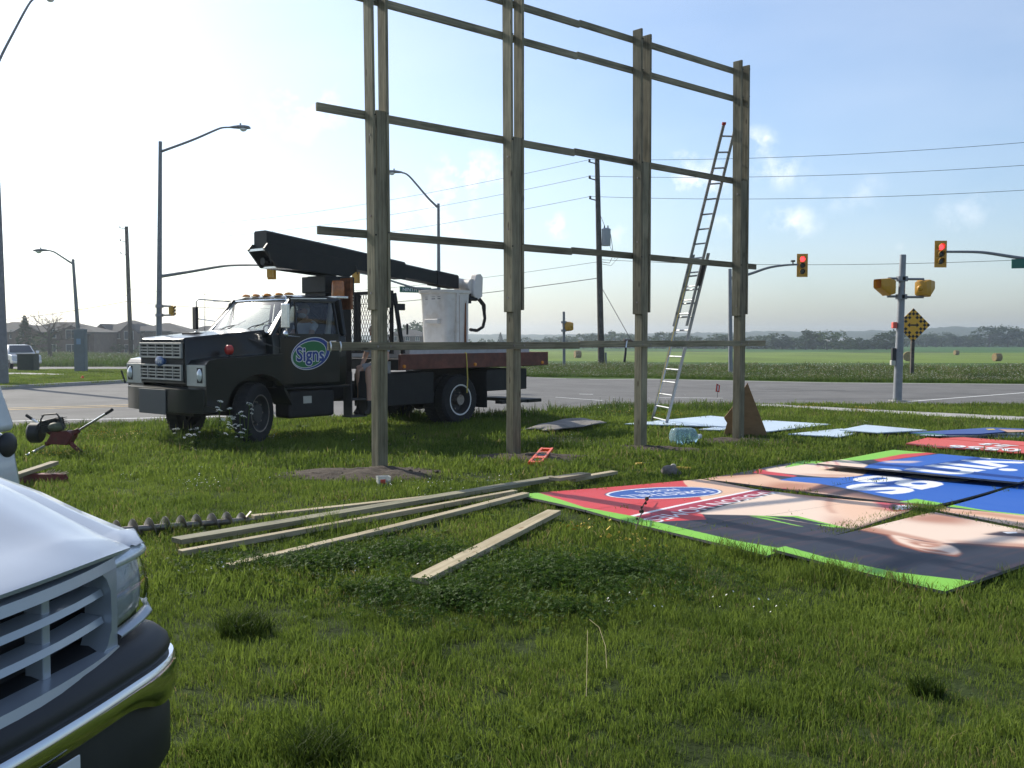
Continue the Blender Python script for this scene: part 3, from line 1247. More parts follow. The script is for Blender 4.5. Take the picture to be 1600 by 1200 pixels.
# ------------------------------------------------------------------ heaps of dug soil round the posts
def soil(cx, cy, rx, ry, h, seed, ang=0.0):
    r2 = random.Random(seed)
    mb = MB()
    rings = []
    for i in range(15):
        f = i / 14
        ring = []
        for k in range(44):
            a = 2 * math.pi * k / 44
            e = 1 + .42 * noise.noise((math.cos(a) * 1.6, math.sin(a) * 1.6, seed)) + .22 * noise.noise((math.cos(a) * 5, math.sin(a) * 5, seed))
            lx, ly = math.cos(a) * rx * f * e, math.sin(a) * ry * f * e
            x = cx + lx * math.cos(ang) - ly * math.sin(ang)
            y = cy + lx * math.sin(ang) + ly * math.cos(ang)
            hh = h * (1 - f ** 1.7) * (1 + .5 * noise.noise((x * 3, y * 3, seed)))
            z = gz(x, y) + hh - .025 * (f > .95) + .03 * noise.noise((x * 9, y * 9, seed)) * (1 - f * .6) + .01
            ring.append(Vector((x, y, z)))
        rings.append(ring)
    mb.loft(rings, cap=False)
    for _ in range(70):                 # loose clods
        a, f = r2.random() * 6.28, math.sqrt(r2.random()) * 1.05
        lx, ly = math.cos(a) * rx * f, math.sin(a) * ry * f
        x = cx + lx * math.cos(ang) - ly * math.sin(ang)
        y = cy + lx * math.sin(ang) + ly * math.cos(ang)
        s = r2.uniform(.008, .034) * (1.2 - f * .5)
        mb.sphere((x, y, gz(x, y) + h * max(0, 1 - f ** 1.7) * .9 + s * .1), s, 6, 4, (r2.uniform(.7, 1.4), r2.uniform(.7, 1.4), r2.uniform(.5, .9)))
    o = mb.build('dug_soil', 'soil', smooth=50)
    tag(o, 'loose brown soil dug out around a post foot', kind='stuff')

FTA = math.atan2(FT.y, FT.x)
SOILS = [(-1.85, 12.15, 1.15, .6, .085, 1.3, .1), (.25, 13.75, 1.1, .5, .07, 2.7, .05), (2.25, 15.6, .85, .5, .05, 3.9, .1), (3.9, 17.35, .95, .45, .05, 5.2, .1)]
for a in SOILS:
    soil(*a)
# ------------------------------------------------------------------ boards lying on the grass
def board(a, b, w, h, m, label, lift=.035, lift2=None, name='board', bow=0.0):
    A, B = G(*a), G(*b)
    A.z += lift + h / 2
    B.z += (lift if lift2 is None else lift2) + h / 2
    o = beam(name, A, B, w, h, m, None, bow=bow)
    tag(o, label, 'board', 'loose boards on the grass')
    BOARDS.append((v2(A), v2(B), w))
    return o
BOARDS = []
board((276, 864), (868, 757.5), .15, .042, 'grey_wood', 'long grey green plank with dark knots, highest of the boards on the grass', .075, .06)
board((282, 876), (805, 778), .075, .045, 'fresh_wood', 'pale narrow board pressed along the near side of the grey plank', .035, .04)
board((357, 893), (822, 783), .09, .042, 'fresh_wood', 'pale board half buried in clover, between the grey plank and the short wide board', .012, .05, bow=-.01)
board((395, 817), (735, 777), .09, .042, 'fresh_wood', 'thin pale board starting beside the auger bit', .03, .02)
board((655, 924), (866, 811), .135, .042, 'fresh_wood', 'short wide pale board running under the green corner of the sign', .05, .045)
board((866, 766), (915, 755.5), .15, .04, 'fresh_wood', 'short pale board end resting on the grey plank beside the red sign corner', .105, .09)
board((894, 759), (960, 745.5), .10, .04, 'fresh_wood', 'pale board tip poking out farthest beyond the red sign corner', .05, .04)
board((20, 765), (86, 741), .10, .045, 'fresh_wood', 'pale board end behind the white bonnet', .12, .12)

bp = G(83, 757)
bl = thing('timber_block', 'dark red splintered timber block under the pale board behind the white bonnet', 'timber block', bp)
mb = MB()
mb.ext([bp + Vector((-.5, -.02, .0)), bp + Vector((.04, 0, .0)), bp + Vector((.16, .05, .06)), bp + Vector((.13, .05, .115)), bp + Vector((-.4, .02, .115))], (-.06, .12, .0))
mb.build('block', 'tool_red', bl, bevel=.008)
mb = MB()
r2 = random.Random(5)
for k in range(9):
    q = bp + Vector((-.14 + .03 * k, .08 + r2.uniform(-.03, .03), .11))
    mb.bar(q, q + Vector((.05, .02, r2.uniform(.01, .05))), .012, .01)
mb.build('splinters', 'fresh_wood', bl)

# ------------------------------------------------------------------ auger bit
a0, a1 = G(176, 843), G(384, 823)
a0.z += .075
a1.z += .06
ab = thing('auger_bit', 'rusty spiral auger bit lying in the grass', 'auger bit', a0)
ax = (a1 - a0)
AL = ax.length
ax.normalize()
u1 = UP.cross(ax).normalized()
u2 = ax.cross(u1)
mb = MB()
mb.tube([a0 - ax * .1, a1 + ax * .03], .026, 12)
mb.build('shaft', 'steel_worn', ab, smooth=True)
mb = MB()
rings = []
turns = 8.5
for k in range(int(turns * 22)):
    a = 2 * math.pi * k / 22
    c = a0 + ax * (AL * k / (turns * 22))
    d = u1 * math.cos(a) + u2 * math.sin(a)
    ro = .088 * (1 - .25 * sstep(k / 22, 7.6, 8.5))
    rings.append([c + d * .022 - ax * .004, c + d * ro - ax * .002, c + d * ro + ax * .002, c + d * .022 + ax * .004])
mb.loft(rings)
mb.build('flight', 'steel_worn', ab, smooth=40)
mb = MB()
mb.tube([a1, a1 + ax * .09], [.02, .004], 8)
mb.bar(a1 + u2 * .02, a1 + ax * .05 + u2 * .075, .04, .008, ax)
mb.bar(a1 - u2 * .02, a1 + ax * .05 - u2 * .05, .04, .008, ax)
mb.build('cutting_tip', 'steel_worn', ab)

# ------------------------------------------------------------------ petrol auger engine
EY = 14.0
eb = on_ground(100, EY)
en = thing('auger_engine', 'red framed petrol auger engine with long grey handles resting on the grass', 'auger engine', eb)
def ep(px, py, dy=0.0):
    return P(px, py, EY + dy)
def handle(a, b, g0, g1, da, db):
    A, B = ep(*a, da), ep(*b, db)
    mb = MB()
    mb.tube([A, B], .017, 10)
    h = mb.build('handle', 'steel_bright', en, smooth=True)
    d = (A - B).normalized()
    mb = MB()
    mb.tube([A + d * g0, A - d * g1], [.023, .021], 10)
    mb.build('grip', 'rubber', h, smooth=True)
handle((174, 641), (121, 674), .02, .13, -.35, .05)
handle((43, 650), (76, 672), .02, .11, .3, .1)
handle((24, 720), (70, 697), .02, .12, -.3, .05)
mb = MB()
mb.tube([ep(107, 688, 0), ep(115, 697, -.05), ep(127, 707, -.1)], [.035, .032, .03], 10)
mb.build('drive_tube', 'tool_red', en, smooth=True)
mb = MB()
mb.bar(ep(72, 694, .05), ep(100, 682, .0), .07, .06)
mb.bar(ep(124, 672, .02), ep(100, 684, .0), .08, .07)
mb.bar(ep(72, 670, .05), ep(100, 688, .0), .09, .07)
c = ep(96, 686)
mb.ext([c + Vector(q) for q in ((-.19, -.09, -.06), (.12, -.09, -.08), (.2, -.09, .06), (.12, -.09, .12), (-.1, -.09, .11))], (0, .2, 0))
mb.build('gear_housing', 'tool_red', en, bevel=.014)
mb = MB()
c = ep(80, 664, .05)
mb.box(c + Vector((.02, 0, .0)), (.24, .24, .17), Matrix.Rotation(R(-14), 3, 'Y'))
for k in range(6):
    mb.box(c + Vector((.03, 0, -.07 + .028 * k)), (.29, .26, .008), Matrix.Rotation(R(-14), 3, 'Y'))
mb.build('engine_block', 'engine_black', en, bevel=.006)
mb = MB()
c2 = ep(56, 676, .05)
mb.lathe([(.0, -.09), (.12, -.09), (.145, -.06), (.145, .06), (.12, .09), (.0, .09)], c2, 'x', 20)
mb.build('starter_cover', 'engine_black', en, smooth=True)
mb = MB()
c3 = ep(88, 667, -.1)
mb.sphere(c3, .09, 14, 8, (1.35, .8, .75))
mb.build('fuel_tank', 'engine_green', en, smooth=True)
mb = MB()
for dy in (-.13, .2):
    pts = [ep(62, 672, dy), ep(64, 655, dy), ep(69, 648, dy), ep(88, 646.5, dy), ep(94, 653, dy), ep(100, 672, dy)]
    mb.tube(pts, .012, 6)
mb.tube([ep(66, 650, -.13), ep(66, 650, .2)], .012, 6)
mb.tube([ep(90, 648, -.13), ep(90, 648, .2)], .012, 6)
mb.build('roll_cage', 'engine_black', en, smooth=True)
mb = MB()
mb.tube([ep(100, 657, -.05), ep(108, 660, -.12), ep(109, 668, -.12), ep(104, 674, -.1)], .005, 5)
mb.tube([ep(126, 658, 0), ep(126.5, 667, -.05), ep(121, 672, -.02)], .005, 5)
mb.build('cable', 'wire', en)

# ------------------------------------------------------------------ water bottle
bc = G(1071, 697)
bt = thing('water_bottle', 'empty blue plastic water cooler bottle lying beside a post', 'water bottle', bc)
ba = Vector((.93, .36, -.02)).normalized()
b1 = UP.cross(ba).normalized()
b2 = ba.cross(b1)
mb = MB()
prof = [(0, -.235), (.11, -.235), (.143, -.215), (.15, -.17), (.15, -.1), (.142, -.085), (.142, -.07), (.15, -.055), (.15, .01), (.142, .025), (.142, .04), (.15, .055), (.15, .12), (.135, .165), (.08, .21), (.035, .235), (.032, .28)]
bcen = bc + Vector((-.01, .02, .155))
rings = []
for (r, h) in prof:
    rings.append([bcen + ba * h + (b1 * math.cos(2 * math.pi * k / 28) + b2 * math.sin(2 * math.pi * k / 28)) * max(r, .002) for k in range(28)])
mb.loft(rings, cap=False)
mb.build('bottle', 'bottle_blue', bt, smooth=60)
mb = MB()
mb.tube([bcen + ba * .272, bcen + ba * .31], .04, 16)
mb.build('cap', 'shirt_white', bt, smooth=True)

# ------------------------------------------------------------------ spirit level
l0, l1 = G(836, 731), G(855, 710)
l0.z += .04
l1.z += .06
lv = thing('spirit_level', 'orange spirit level lying on the dug soil', 'spirit level', l0)
d = (l1 - l0)
LL = d.length
d.normalize()
sd = Vector((d.y, -d.x, 0)).normalized()
tl = (UP * .55 + sd * .6).normalized()
def lq(t, w):
    return l0 + d * (LL * t) + sd * w + UP * .02
mb = MB()
mb.bar(lq(0, -.075), lq(1, -.075), .035, .045)
mb.bar(lq(0, .075), lq(1, .075), .035, .045)
for (ta, tb) in ((0, .08), (.28, .4), (.62, .72), (.92, 1)):
    mb.bar(lq(ta, 0), lq(tb, 0), .14, .035)
mb.build('beam', 'orange', lv, bevel=.006)
for q in (.5, .18):
    mb = MB()
    mb.tube([lq(q, -.05), lq(q + .01, .05)], .018, 10)
    mb.build('vial', 'bottle_blue', lv, smooth=True)

# ------------------------------------------------------------------ cup, stone lump and yellow tool
cb = G(599, 759.5)
cp = thing('plastic_tub', 'clear plastic tub with a red label standing in the grass before the nearest post', 'plastic tub', cb)
mb = MB()
w, dd, h = .075, .06, .115
ro = Matrix.Rotation(R(20), 3, 'Z')
rings = []
for (z, s) in ((0, .86), (h, 1.0), (h, .93), (.006, .8)):
    rings.append([cb + ro @ Vector((x * w * s, y * dd * s, z)) for (x, y) in ((-1, -1), (1, -1), (1, 1), (-1, 1))])
mb.loft(rings, cap=False)
mb.poly(rings[3])
mb.build('tub', 'cup_clear', cp)
mb = MB()
mb.poly([cb + ro @ Vector(q) for q in ((-.045, -.0605, .03), (.01, -.0605, .03), (.012, -.064, .085), (-.048, -.064, .085))])
mb.build('label', 'print_red', cp)

sb = G(1049, 746)
sl = thing('stone_lump', 'grey stone lump lying at the far edge of the red sign panel', 'stone', sb)
mb = MB()
mb.sphere(sb + Vector((0, 0, .06)), .12, 16, 10, (1.05, .8, .75))
for q in mb.v:
    k = 1 + .35 * noise.noise(q * 9)
    q.x, q.y, q.z = sb.x + (q.x - sb.x) * k, sb.y + (q.y - sb.y) * k, sb.z + .05 + (q.z - sb.z - .05) * k
mb.build('stone', 'stone', sl, smooth=60)
tb = G(1064, 742)
tt = thing('yellow_mallet', 'yellow wooden tool handle sticking out behind the stone lump', 'mallet', tb)
mb = MB()
mb.tube([tb + Vector((-.08, .1, .08)), tb + Vector((.15, .12, .06))], [.02, .024], 10)
mb.build('handle', 'handle_yellow', tt, smooth=True)
mb = MB()
mb.tube([tb + Vector((-.1, .02, .09)), tb + Vector((-.07, .18, .085))], .04, 12)
mb.build('head', 'steel_worn', tt, smooth=True)
yb = G(999, 729)
yt = thing('chalk_reel', 'small yellow chalk line reel lying in the grass between two posts', 'chalk reel', yb)
mb = MB()
mb.box(yb + Vector((0, 0, .035)), (.13, .07, .035), Matrix.Rotation(R(25), 3, 'Z'))
mb.build('case', 'handle_yellow', yt, bevel=.012)
mb = MB()
mb.tube([yb + Vector((.06, .03, .04)), yb + Vector((.15, .07, .035))], .012, 8)
mb.build('nozzle', 'steel_worn', yt)

# ------------------------------------------------------------------ triangular plywood offcut behind the far post
to = on_ground(1166, 18.0)
tri = [(1168, 598), (1203, 690), (1129, 687), (1136, 661), (1131, 653), (1147, 633)]
mb = MB()
pts = []
for (px, py) in tri:
    f = (690 - py) / 92
    pts.append(P(px, py, 18.05 - .3 * f))
mb.ext(pts, (0.004, .018, .005))
o = mb.build('plywood_offcut', 'plywood', bevel=.002, seg=1, origin=to)
tag(o, 'triangular brown plywood offcut leaning behind the last frame post', 'plywood')

# ------------------------------------------------------------------ warped sheet
wc = [G(812, 677), G(871, 663), G(948, 670), G(868, 682)]
mb = MB()
rows = []
N = 22
for i in range(N + 1):
    r = []
    for j in range(9):
        u, w = i / N, j / 8
        p = wc[0].lerp(wc[3], u).lerp(wc[1].lerp(wc[2], u), w)
        z = .07 + .10 * math.sin(u * 3.1) * (.4 + .6 * w) + .035 * noise.noise((u * 4, w * 3, 2)) + .05 * max(0, u - .8) * 5
        r.append(Vector((p.x + .04 * noise.noise((u * 8, w * 2, 4)) * (j in (0, 8)), p.y + .14 * noise.noise((u * 9, w, 1)) * (j == 0), gz(p.x, p.y) + z)))
    rows.append(r)
mb.loft(rows, cap=False, closed=False)
o = mb.build('warped_sheet', 'weathered_ply', smooth=70, origin=wc[0])
sd_ = o.modifiers.new('thickness', 'SOLIDIFY')
sd_.thickness = .014
tag(o, 'weathered grey plywood sheet with curled ragged edges lying behind the second post', 'plywood sheet')

# ------------------------------------------------------------------ blank backed panels lying face down
def flat_panel(name, corners, h, m, label, cat='sign panel', group='sign panels on the grass', th=.02):
    ps = [G(a, b, h) for (a, b) in corners]
    zz = sum(p.z for p in ps) / len(ps)
    ps = [Vector((p.x, p.y, p.z * .7 + zz * .3)) for p in ps]
    root = thing(name, label, cat, ps[0], group=group)
    mb = MB()
    mb.ext(ps, (0, 0, th))
    sheet = mb.build('sheet', m if isinstance(m, str) else m[0], root, bevel=.003, seg=1)
    PANEL_XY.append([v2(p) for p in ps])
    return root, sheet, [p + Vector((0, 0, th)) for p in ps]
PANEL_XY = []
flat_panel('blank_sign', [(976, 662.5), (1110, 651), (1160, 656), (1132, 668)], .06, 'blank_panel', 'pale blank sign panel lying behind the ladder foot')
flat_panel('blank_sign', [(1092, 672), (1196, 658), (1298, 664), (1200, 675.5)], .05, 'blank_panel', 'pale blank sign panel lying right of the plywood triangle')
flat_panel('blank_sign', [(1231, 679.5), (1314, 671), (1350, 676), (1312, 684)], .05, 'blank_panel', 'smaller pale blank panel with its near edge in shadow, under the wider blank panel')
flat_panel('blank_sign', [(1312, 673), (1352, 665), (1448, 673.5), (1372, 677.5)], .10, 'blank_panel', 'wide pale blank panel crossed by a pole reflection, overlapping the smaller one')

def decal(parent, name, pts, m, lift=.0035):
    mb = MB()
    mb.poly([p + Vector((0, 0, lift)) for p in pts])
    return mb.build(name, m, parent)

rt, sh, top = flat_panel('printed_sign', [(1421, 677.5), (1548, 669.5), (1640, 673), (1572, 676), (1531, 679.5), (1473, 680)], .12, 'logo_blue', 'blue printed panel with a green end propped up behind the red panels')
decal(sh, 'green_print', [G(1422, 677.4, .141), G(1450, 675.8, .141), G(1478, 679.2, .141), G(1474, 679.8, .141)], 'sign_green', .001)
decal(sh, 'yellow_print', [G(1540, 670.2, .144), G(1552, 669.8, .144), G(1556, 671.4, .144), G(1544, 671.8, .144)], 'strap_yellow', .001)
decal(sh, 'pink_print', [G(1560, 670.6, .144), G(1632, 673.2, .144), G(1575, 675.4, .144)], 'skin', .001)
flat_panel('printed_sign', [(1430, 681), (1475, 678.5), (1600, 678), (1640, 681), (1590, 684), (1500, 684.5)], .04, 'blank_panel', 'pale face down panel under the blue printed panel')
rt, sh, top = flat_panel('phone_sign', [(1415, 694.5), (1449, 685.3), (1468, 686.7), (1700, 708), (1700, 722), (1600, 710), (1517, 703.5), (1462, 700.5)], .07, 'print_red', 'red panel with the upside down digits 0556 nearest the big sign')
def ground_text(txt, a, b, h, size, parent, m, hgt):
    """Lettering read from the far side: baseline from pixel a (start) to b (end)."""
    A, B = G(*a, h), G(*b, h)
    X = (B - A)
    Wd = X.length
    X.normalize()
    Y = Vector((X.y, -X.x, 0)) if Vector((X.y, -X.x, 0)).y < 0 else Vector((-X.y, X.x, 0))
    mb = text_mb(txt, A + Vector((0, 0, .004)), X, Y, size, .03, Wd, center=False)
    return mb.build('lettering', m, parent)
ground_text('0556', (1598, 702), (1486, 695.5), .0915, .62, sh, 'sign_white', 0)
rt, sh, top = flat_panel('phone_sign', [(1470, 686.2), (1504, 684.8), (1700, 699), (1700, 707)], .075, 'print_red', 'red panel with white upside down figures, behind the one with 0556')
ground_text('23', (1592, 697), (1545, 692.3), .096, .5, sh, 'sign_white', 0)
# ------------------------------------------------------------------ big printed sign taken down and laid out in panels
PT0 = G(805, 772, .06)
PT, PV = Vector((.744, .668, 0)), Vector((.668, -.744, 0))     # sign: right = -PT, up = +PV
RES = .009
U0, V0, U1, V1 = -1.0, -.4, 9.2, 5.3
RW, RH = int((U1 - U0) / RES), int((V1 - V0) / RES)
INK = np.zeros((RH, RW, 3))
GREEN, RED, BLUE, HAIR = (.22, .52, .055), (.58, .055, .06), (.025, .115, .46), (.024, .026, .040)
SKIN, SKIN_D, SKIN_L, WHITE, MAROON, LIP = (.74, .47, .32), (.38, .115, .05), (.80, .62, .49), (.80, .81, .83), (.36, .03, .06), (.55, .08, .10)
INK[:] = HAIR

def uv(px, py, h=.06):
    p = G(px, py, h) - PT0
    return (p.x * PT.x + p.y * PT.y, p.x * PV.x + p.y * PV.y)

def blur(a, s):
    k = int(3 * s) + 1
    x = np.arange(-k, k + 1)
    g = np.exp(-x * x / (2 * s * s))
    g /= g.sum()
    a = np.apply_along_axis(lambda r: np.convolve(r, g, 'same'), 0, a)
    return np.apply_along_axis(lambda r: np.convolve(r, g, 'same'), 1, a)

def mask_uv(poly):
    us = np.array([p[0] for p in poly])
    vs = np.array([p[1] for p in poly])
    i0, i1 = max(0, int((us.min() - U0) / RES) - 1), min(RW, int((us.max() - U0) / RES) + 2)
    j0, j1 = max(0, int((vs.min() - V0) / RES) - 1), min(RH, int((vs.max() - V0) / RES) + 2)
    m = np.zeros((RH, RW))
    if i1 > i0 and j1 > j0:
        uu, vv = np.meshgrid(U0 + RES * (np.arange(i0, i1) + .5), V0 + RES * (np.arange(j0, j1) + .5))
        m[j0:j1, i0:i1] = inside(uu, vv, poly)
    return m

def smooth_poly(pts, n=2):
    for _ in range(n):
        out = []
        for a, b in zip(pts, pts[1:] + pts[:1]):
            out += [(a[0] * .75 + b[0] * .25, a[1] * .75 + b[1] * .25), (a[0] * .25 + b[0] * .75, a[1] * .25 + b[1] * .75)]
        pts = out
    return pts

def ink(poly, c, soft=0.0, amt=1.0, px=True, rnd=0):
    pts = [uv(*p) for p in poly] if px else list(poly)
    if rnd:
        pts = smooth_poly(pts, rnd)
    m = mask_uv(pts)
    if soft:
        m = blur(m, soft / RES)
    m = (m * amt)[..., None]
    INK[:] = INK * (1 - m) + np.array(c) * m

def ink_text(txt, O, ang, size, c, bold=0.0, width=None, outline=None):
    """Lettering in sign space: O = start of the baseline in (U, V); the sign's right is -U and its up is +V."""
    vs, ts, wd = glyphs(txt, bold)
    sx = size if width is None else width / wd
    ca, sa = math.cos(ang), math.sin(ang)
    q = [(O[0] + (-x * sx) * ca - (y * size) * sa, O[1] + (-x * sx) * sa + (y * size) * ca) for (x, y) in vs]
    for t in ts:
        tri = [q[i] for i in t]
        us = [p[0] for p in tri]
        v_ = [p[1] for p in tri]
        i0, i1 = max(0, int((min(us) - U0) / RES)), min(RW, int((max(us) - U0) / RES) + 2)
        j0, j1 = max(0, int((min(v_) - V0) / RES)), min(RH, int((max(v_) - V0) / RES) + 2)
        if i1 <= i0 or j1 <= j0:
            continue
        uu, vv = np.meshgrid(U0 + RES * (np.arange(i0, i1) + .5), V0 + RES * (np.arange(j0, j1) + .5))
        m = inside(uu, vv, tri)
        INK[j0:j1, i0:i1][m] = c

def streaks(poly, c, seed, amt):
    """Fine strands along the length of the sign."""
    m = mask_uv([uv(*p) for p in poly])
    rs = np.random.RandomState(seed)
    st = blur(rs.rand(RH, 40), 1.2)[:, 20:21] - .5
    wob = blur(rs.rand(RH, RW // 8 + 1), 2.0)
    wob = np.repeat(wob, 8, 1)[:, :RW] - .5
    f = np.clip((st * 1.6 + wob * 1.8), 0, 1) * m * amt
    INK[:] = INK * (1 - f[..., None]) + np.array(c) * f[..., None]

# hair strands
streaks([(1000, 800), (1400, 780), (1800, 830), (1600, 930), (1400, 915), (1150, 850)], (.16, .06, .05), 3, .75)
# band of skin with fingers on the far side
ink([(1063, 745), (1094, 748), (1183, 764), (1190, 767), (1090, 785), (1060, 760)], SKIN)
ink([(1093, 750), (1118, 745), (1187, 741), (1218, 750), (1283, 758), (1258, 765), (1188, 760)], SKIN, .02)
ink([(1100, 748), (1118, 745), (1187, 741), (1190, 743), (1120, 749)], SKIN_D, .06, .5)
ink([(1178, 762), (1255, 767), (1290, 759), (1218, 754)], SKIN_D, .09, .7)
ink([(1176, 739), (1186, 733), (1246, 744), (1240, 746)], RED)
ink([(1186, 735), (1229, 728), (1271, 724), (1307, 725), (1340, 731), (1358, 736), (1347, 743), (1307, 747), (1236, 741)], SKIN_L, .015, 1, rnd=1)
for (a, b, c_) in (((1262, 733), (1283, 729), (1276, 726)), ((1270, 736), (1297, 733), (1290, 727)), ((1283, 739), (1312, 736), (1306, 729))):
    ink([a, b, c_, (c_[0] - 4, c_[1] + .4), (b[0] - 5, b[1] + .6)], LIP, .012, .5)
ink([(1240, 740), (1300, 746), (1345, 743), (1330, 741)], SKIN_D, .05, .5)
# lime corner beyond the hand
ink([(1225, 731), (1256, 716), (1290, 722), (1312, 729), (1330, 733), (1300, 724), (1270, 724)], GREEN)
# red field behind the company badge
ink([(830, 764), (1000, 744), (1063, 743), (1070, 755), (1090, 772), (1098, 783), (985, 809), (914, 792), (874, 778)], RED)
ink([(981, 806), (1190, 763), (1231, 762.5), (1020, 817)], MAROON)
ink([(1093, 799), (1104, 812), (1030, 814), (1040, 808)], RED)
ink([(981, 805.3), (1189, 762.2), (1191, 763.6), (985, 807.2)], WHITE)
ink([(984, 806), (987, 806), (1022, 816.2), (1017, 816.6)], WHITE)
# blue field
ink([(1216, 751), (1243, 746), (1307, 747), (1347, 743), (1359, 735), (1385, 729), (1480, 716), (1600, 708), (2000, 720), (2000, 850), (1600, 804), (1535, 796), (1404, 781), (1305, 761.5), (1277, 757)], BLUE)
ink([(1270, 725), (1388, 700), (1480, 690), (1800, 700), (1800, 712), (1600, 711), (1500, 712), (1400, 722), (1345, 729)], GREEN)
ink([(1365, 727), (1410, 718), (1480, 713.5), (1450, 719), (1400, 726), (1375, 731)], RED, .015)
ink([(1380, 729), (1440, 729), (1425, 733), (1385, 733)], SKIN_L, .03, .7)
# brown waves of hair and lime edge under the blue
ink([(1262, 768), (1305, 764), (1380, 779), (1360, 783), (1290, 772)], (.20, .10, .08), .05, .8)
ink([(1405, 784), (1431, 779.5), (1541, 797), (1640, 808), (1600, 806), (1474, 790)], GREEN)
# neck and chin
ink([(1232, 764.5), (1290, 770), (1372, 783), (1436, 790), (1420, 797), (1394, 808), (1330, 828), (1290, 823), (1186, 806.5), (1104, 804.5), (1090, 803)], SKIN_L, .012)
ink([(1288, 770), (1378, 783), (1436, 792), (1392, 809), (1330, 827), (1310, 815), (1292, 795)], SKIN, .12, .9)
ink([(1225, 766), (1290, 771), (1312, 776), (1292, 780), (1270, 779), (1240, 773)], SKIN_D, .11, 1.0)
ink([(1292, 780), (1300, 775), (1306, 776), (1298, 786), (1298, 797), (1306, 806), (1300, 806), (1291, 796)], SKIN_D, .03, .85)
ink([(1300, 808), (1340, 824), (1330, 827), (1292, 822)], SKIN_D, .07, .45)
ink([(1360, 797), (1392, 803), (1400, 803), (1370, 793)], SKIN_D, .03, .6)
# strands over the shoulder
ink([(1170, 806.5), (1246, 808.5), (1322, 827), (1300, 826), (1244, 815)], GREEN)
ink([(1196, 807), (1240, 810), (1300, 823), (1275, 821), (1230, 813)], HAIR)
ink([(1172, 807.4), (1200, 811), (1258, 825), (1245, 823), (1200, 813)], GREEN)
# mouth
ink([(1364, 782), (1395, 784.5), (1392, 802), (1378, 795)], LIP, .025)
ink([(1389, 785), (1436, 788), (1430, 797), (1400, 803), (1390, 800)], (.42, .05, .08), .012)
ink([(1392, 786), (1404, 788), (1402, 800), (1392, 800)], (.05, .02, .025), .012)
ink([(1401, 790.5), (1424, 788.5), (1432, 791), (1412, 798.5), (1400, 799)], WHITE, .006)
for k in range(4):
    ink([(1401 + k * 6, 797 - k * 1.4), (1408 + k * 6, 793.2 - k), (1409 + k * 6, 793.6 - k), (1402 + k * 6, 797.5 - k * 1.4)], LIP, 0, .6)
# cheek, brow and ear on the near panels
ink([(1340, 832), (1423, 811), (1459, 800), (1600, 824), (1900, 870), (1900, 905), (1600, 855), (1500, 851.5), (1470, 853), (1392, 841)], SKIN_L, .012)
ink([(1400, 815), (1459, 800), (1530, 812), (1500, 822), (1440, 821)], SKIN_D, .10, .8)
ink([(1540, 840), (1600, 828), (1700, 845), (1640, 845), (1575, 838)], SKIN_D, .09, .85)
ink([(1480, 848), (1600, 850), (1800, 880), (1800, 893), (1600, 856), (1500, 853)], SKIN_D, .05, .7)
ink([(1340, 832), (1360, 828), (1480, 852), (1470, 854)], SKIN_D, .03, .65)
ink([(1455, 797), (1474, 793), (1541, 799), (1640, 809), (1640, 829), (1600, 823), (1520, 808)], SKIN, .02)
ink([(1460, 797), (1541, 800), (1640, 812), (1640, 816), (1540, 804)], SKIN_D, .05, .6)
ink([(1505, 804), (1560, 810), (1600, 818), (1550, 813)], SKIN_L, .05, .8)
ink([(1387, 841), (1400, 841), (1440, 851), (1485, 854), (1502, 866), (1494, 873), (1445, 867), (1403, 855)], SKIN_L, .01, 1, rnd=2)
ink([(1384, 840), (1390, 840), (1406, 853), (1445, 866), (1490, 871), (1503, 866), (1500, 870), (1494, 874), (1444, 868.5), (1400, 856)], SKIN_D, .012, .8)
ink([(1400, 845), (1440, 850), (1488, 855), (1470, 856), (1430, 852)], SKIN_D, .015, .6)
ink([(1415, 850), (1440, 853), (1478, 856), (1455, 861), (1430, 857)], SKIN_D, .02, .85, rnd=1)
ink([(1436, 853.5), (1462, 857), (1440, 857)], SKIN_L, .015, .9)
ink([(1425, 860), (1470, 864), (1490, 870), (1450, 866)], SKIN_D, .015, .9)
ink([(1340, 833), (1392, 843), (1388, 839), (1352, 829)], SKIN_D, .03, .6)
ink([(1536, 837), (1566, 829.5), (1600, 832), (1660, 842), (1600, 838), (1560, 838)], (.05, .03, .04), .015)
ink([(1566, 831), (1588, 829.5), (1590, 832), (1574, 833.5)], WHITE, .004)
# lime band round the sign's right edge and top
ink([(760, 760), (838, 766.5), (874, 778), (914, 792), (990, 805.5), (1050, 820.5), (1150, 845), (1220, 857.5), (1291, 875), (1403, 897), (1513, 909), (1640, 912),
     (1700, 1000), (1300, 1000), (900, 900), (700, 780)], GREEN)
# oval company badge
(bu, bv), br, bs, bang = uv(1039, 768.8), .72, .34, .19
def oval(ra, rb):
    return [(bu + ra * math.cos(t) * math.cos(bang) - rb * math.sin(t) * math.sin(bang), bv + ra * math.cos(t) * math.sin(bang) + rb * math.sin(t) * math.cos(bang)) for t in np.linspace(0, 2 * math.pi, 60)[:-1]]
ink(oval(br + .045, bs + .045), (.03, .04, .12), 0, 1, False)
ink(oval(br + .03, bs + .03), WHITE, 0, 1, False)
ink(oval(br, bs), (.03, .10, .36), 0, 1, False)
def badge_pt(a, b):
    return (bu + a * math.cos(bang) - b * math.sin(bang), bv + a * math.sin(bang) + b * math.cos(bang))
ink_text('FORESTHILL', badge_pt(.60, -.02), bang, .26, WHITE, .0, 1.2)
ink_text('HOMES', badge_pt(.30, -.22), bang, .18, WHITE, .0, .56)
ra, rb = uv(1205, 765.5), uv(1003, 812)
rl = math.hypot(ra[0] - rb[0], ra[1] - rb[1])
rang = math.atan2(ra[1] - rb[1], ra[0] - rb[0])
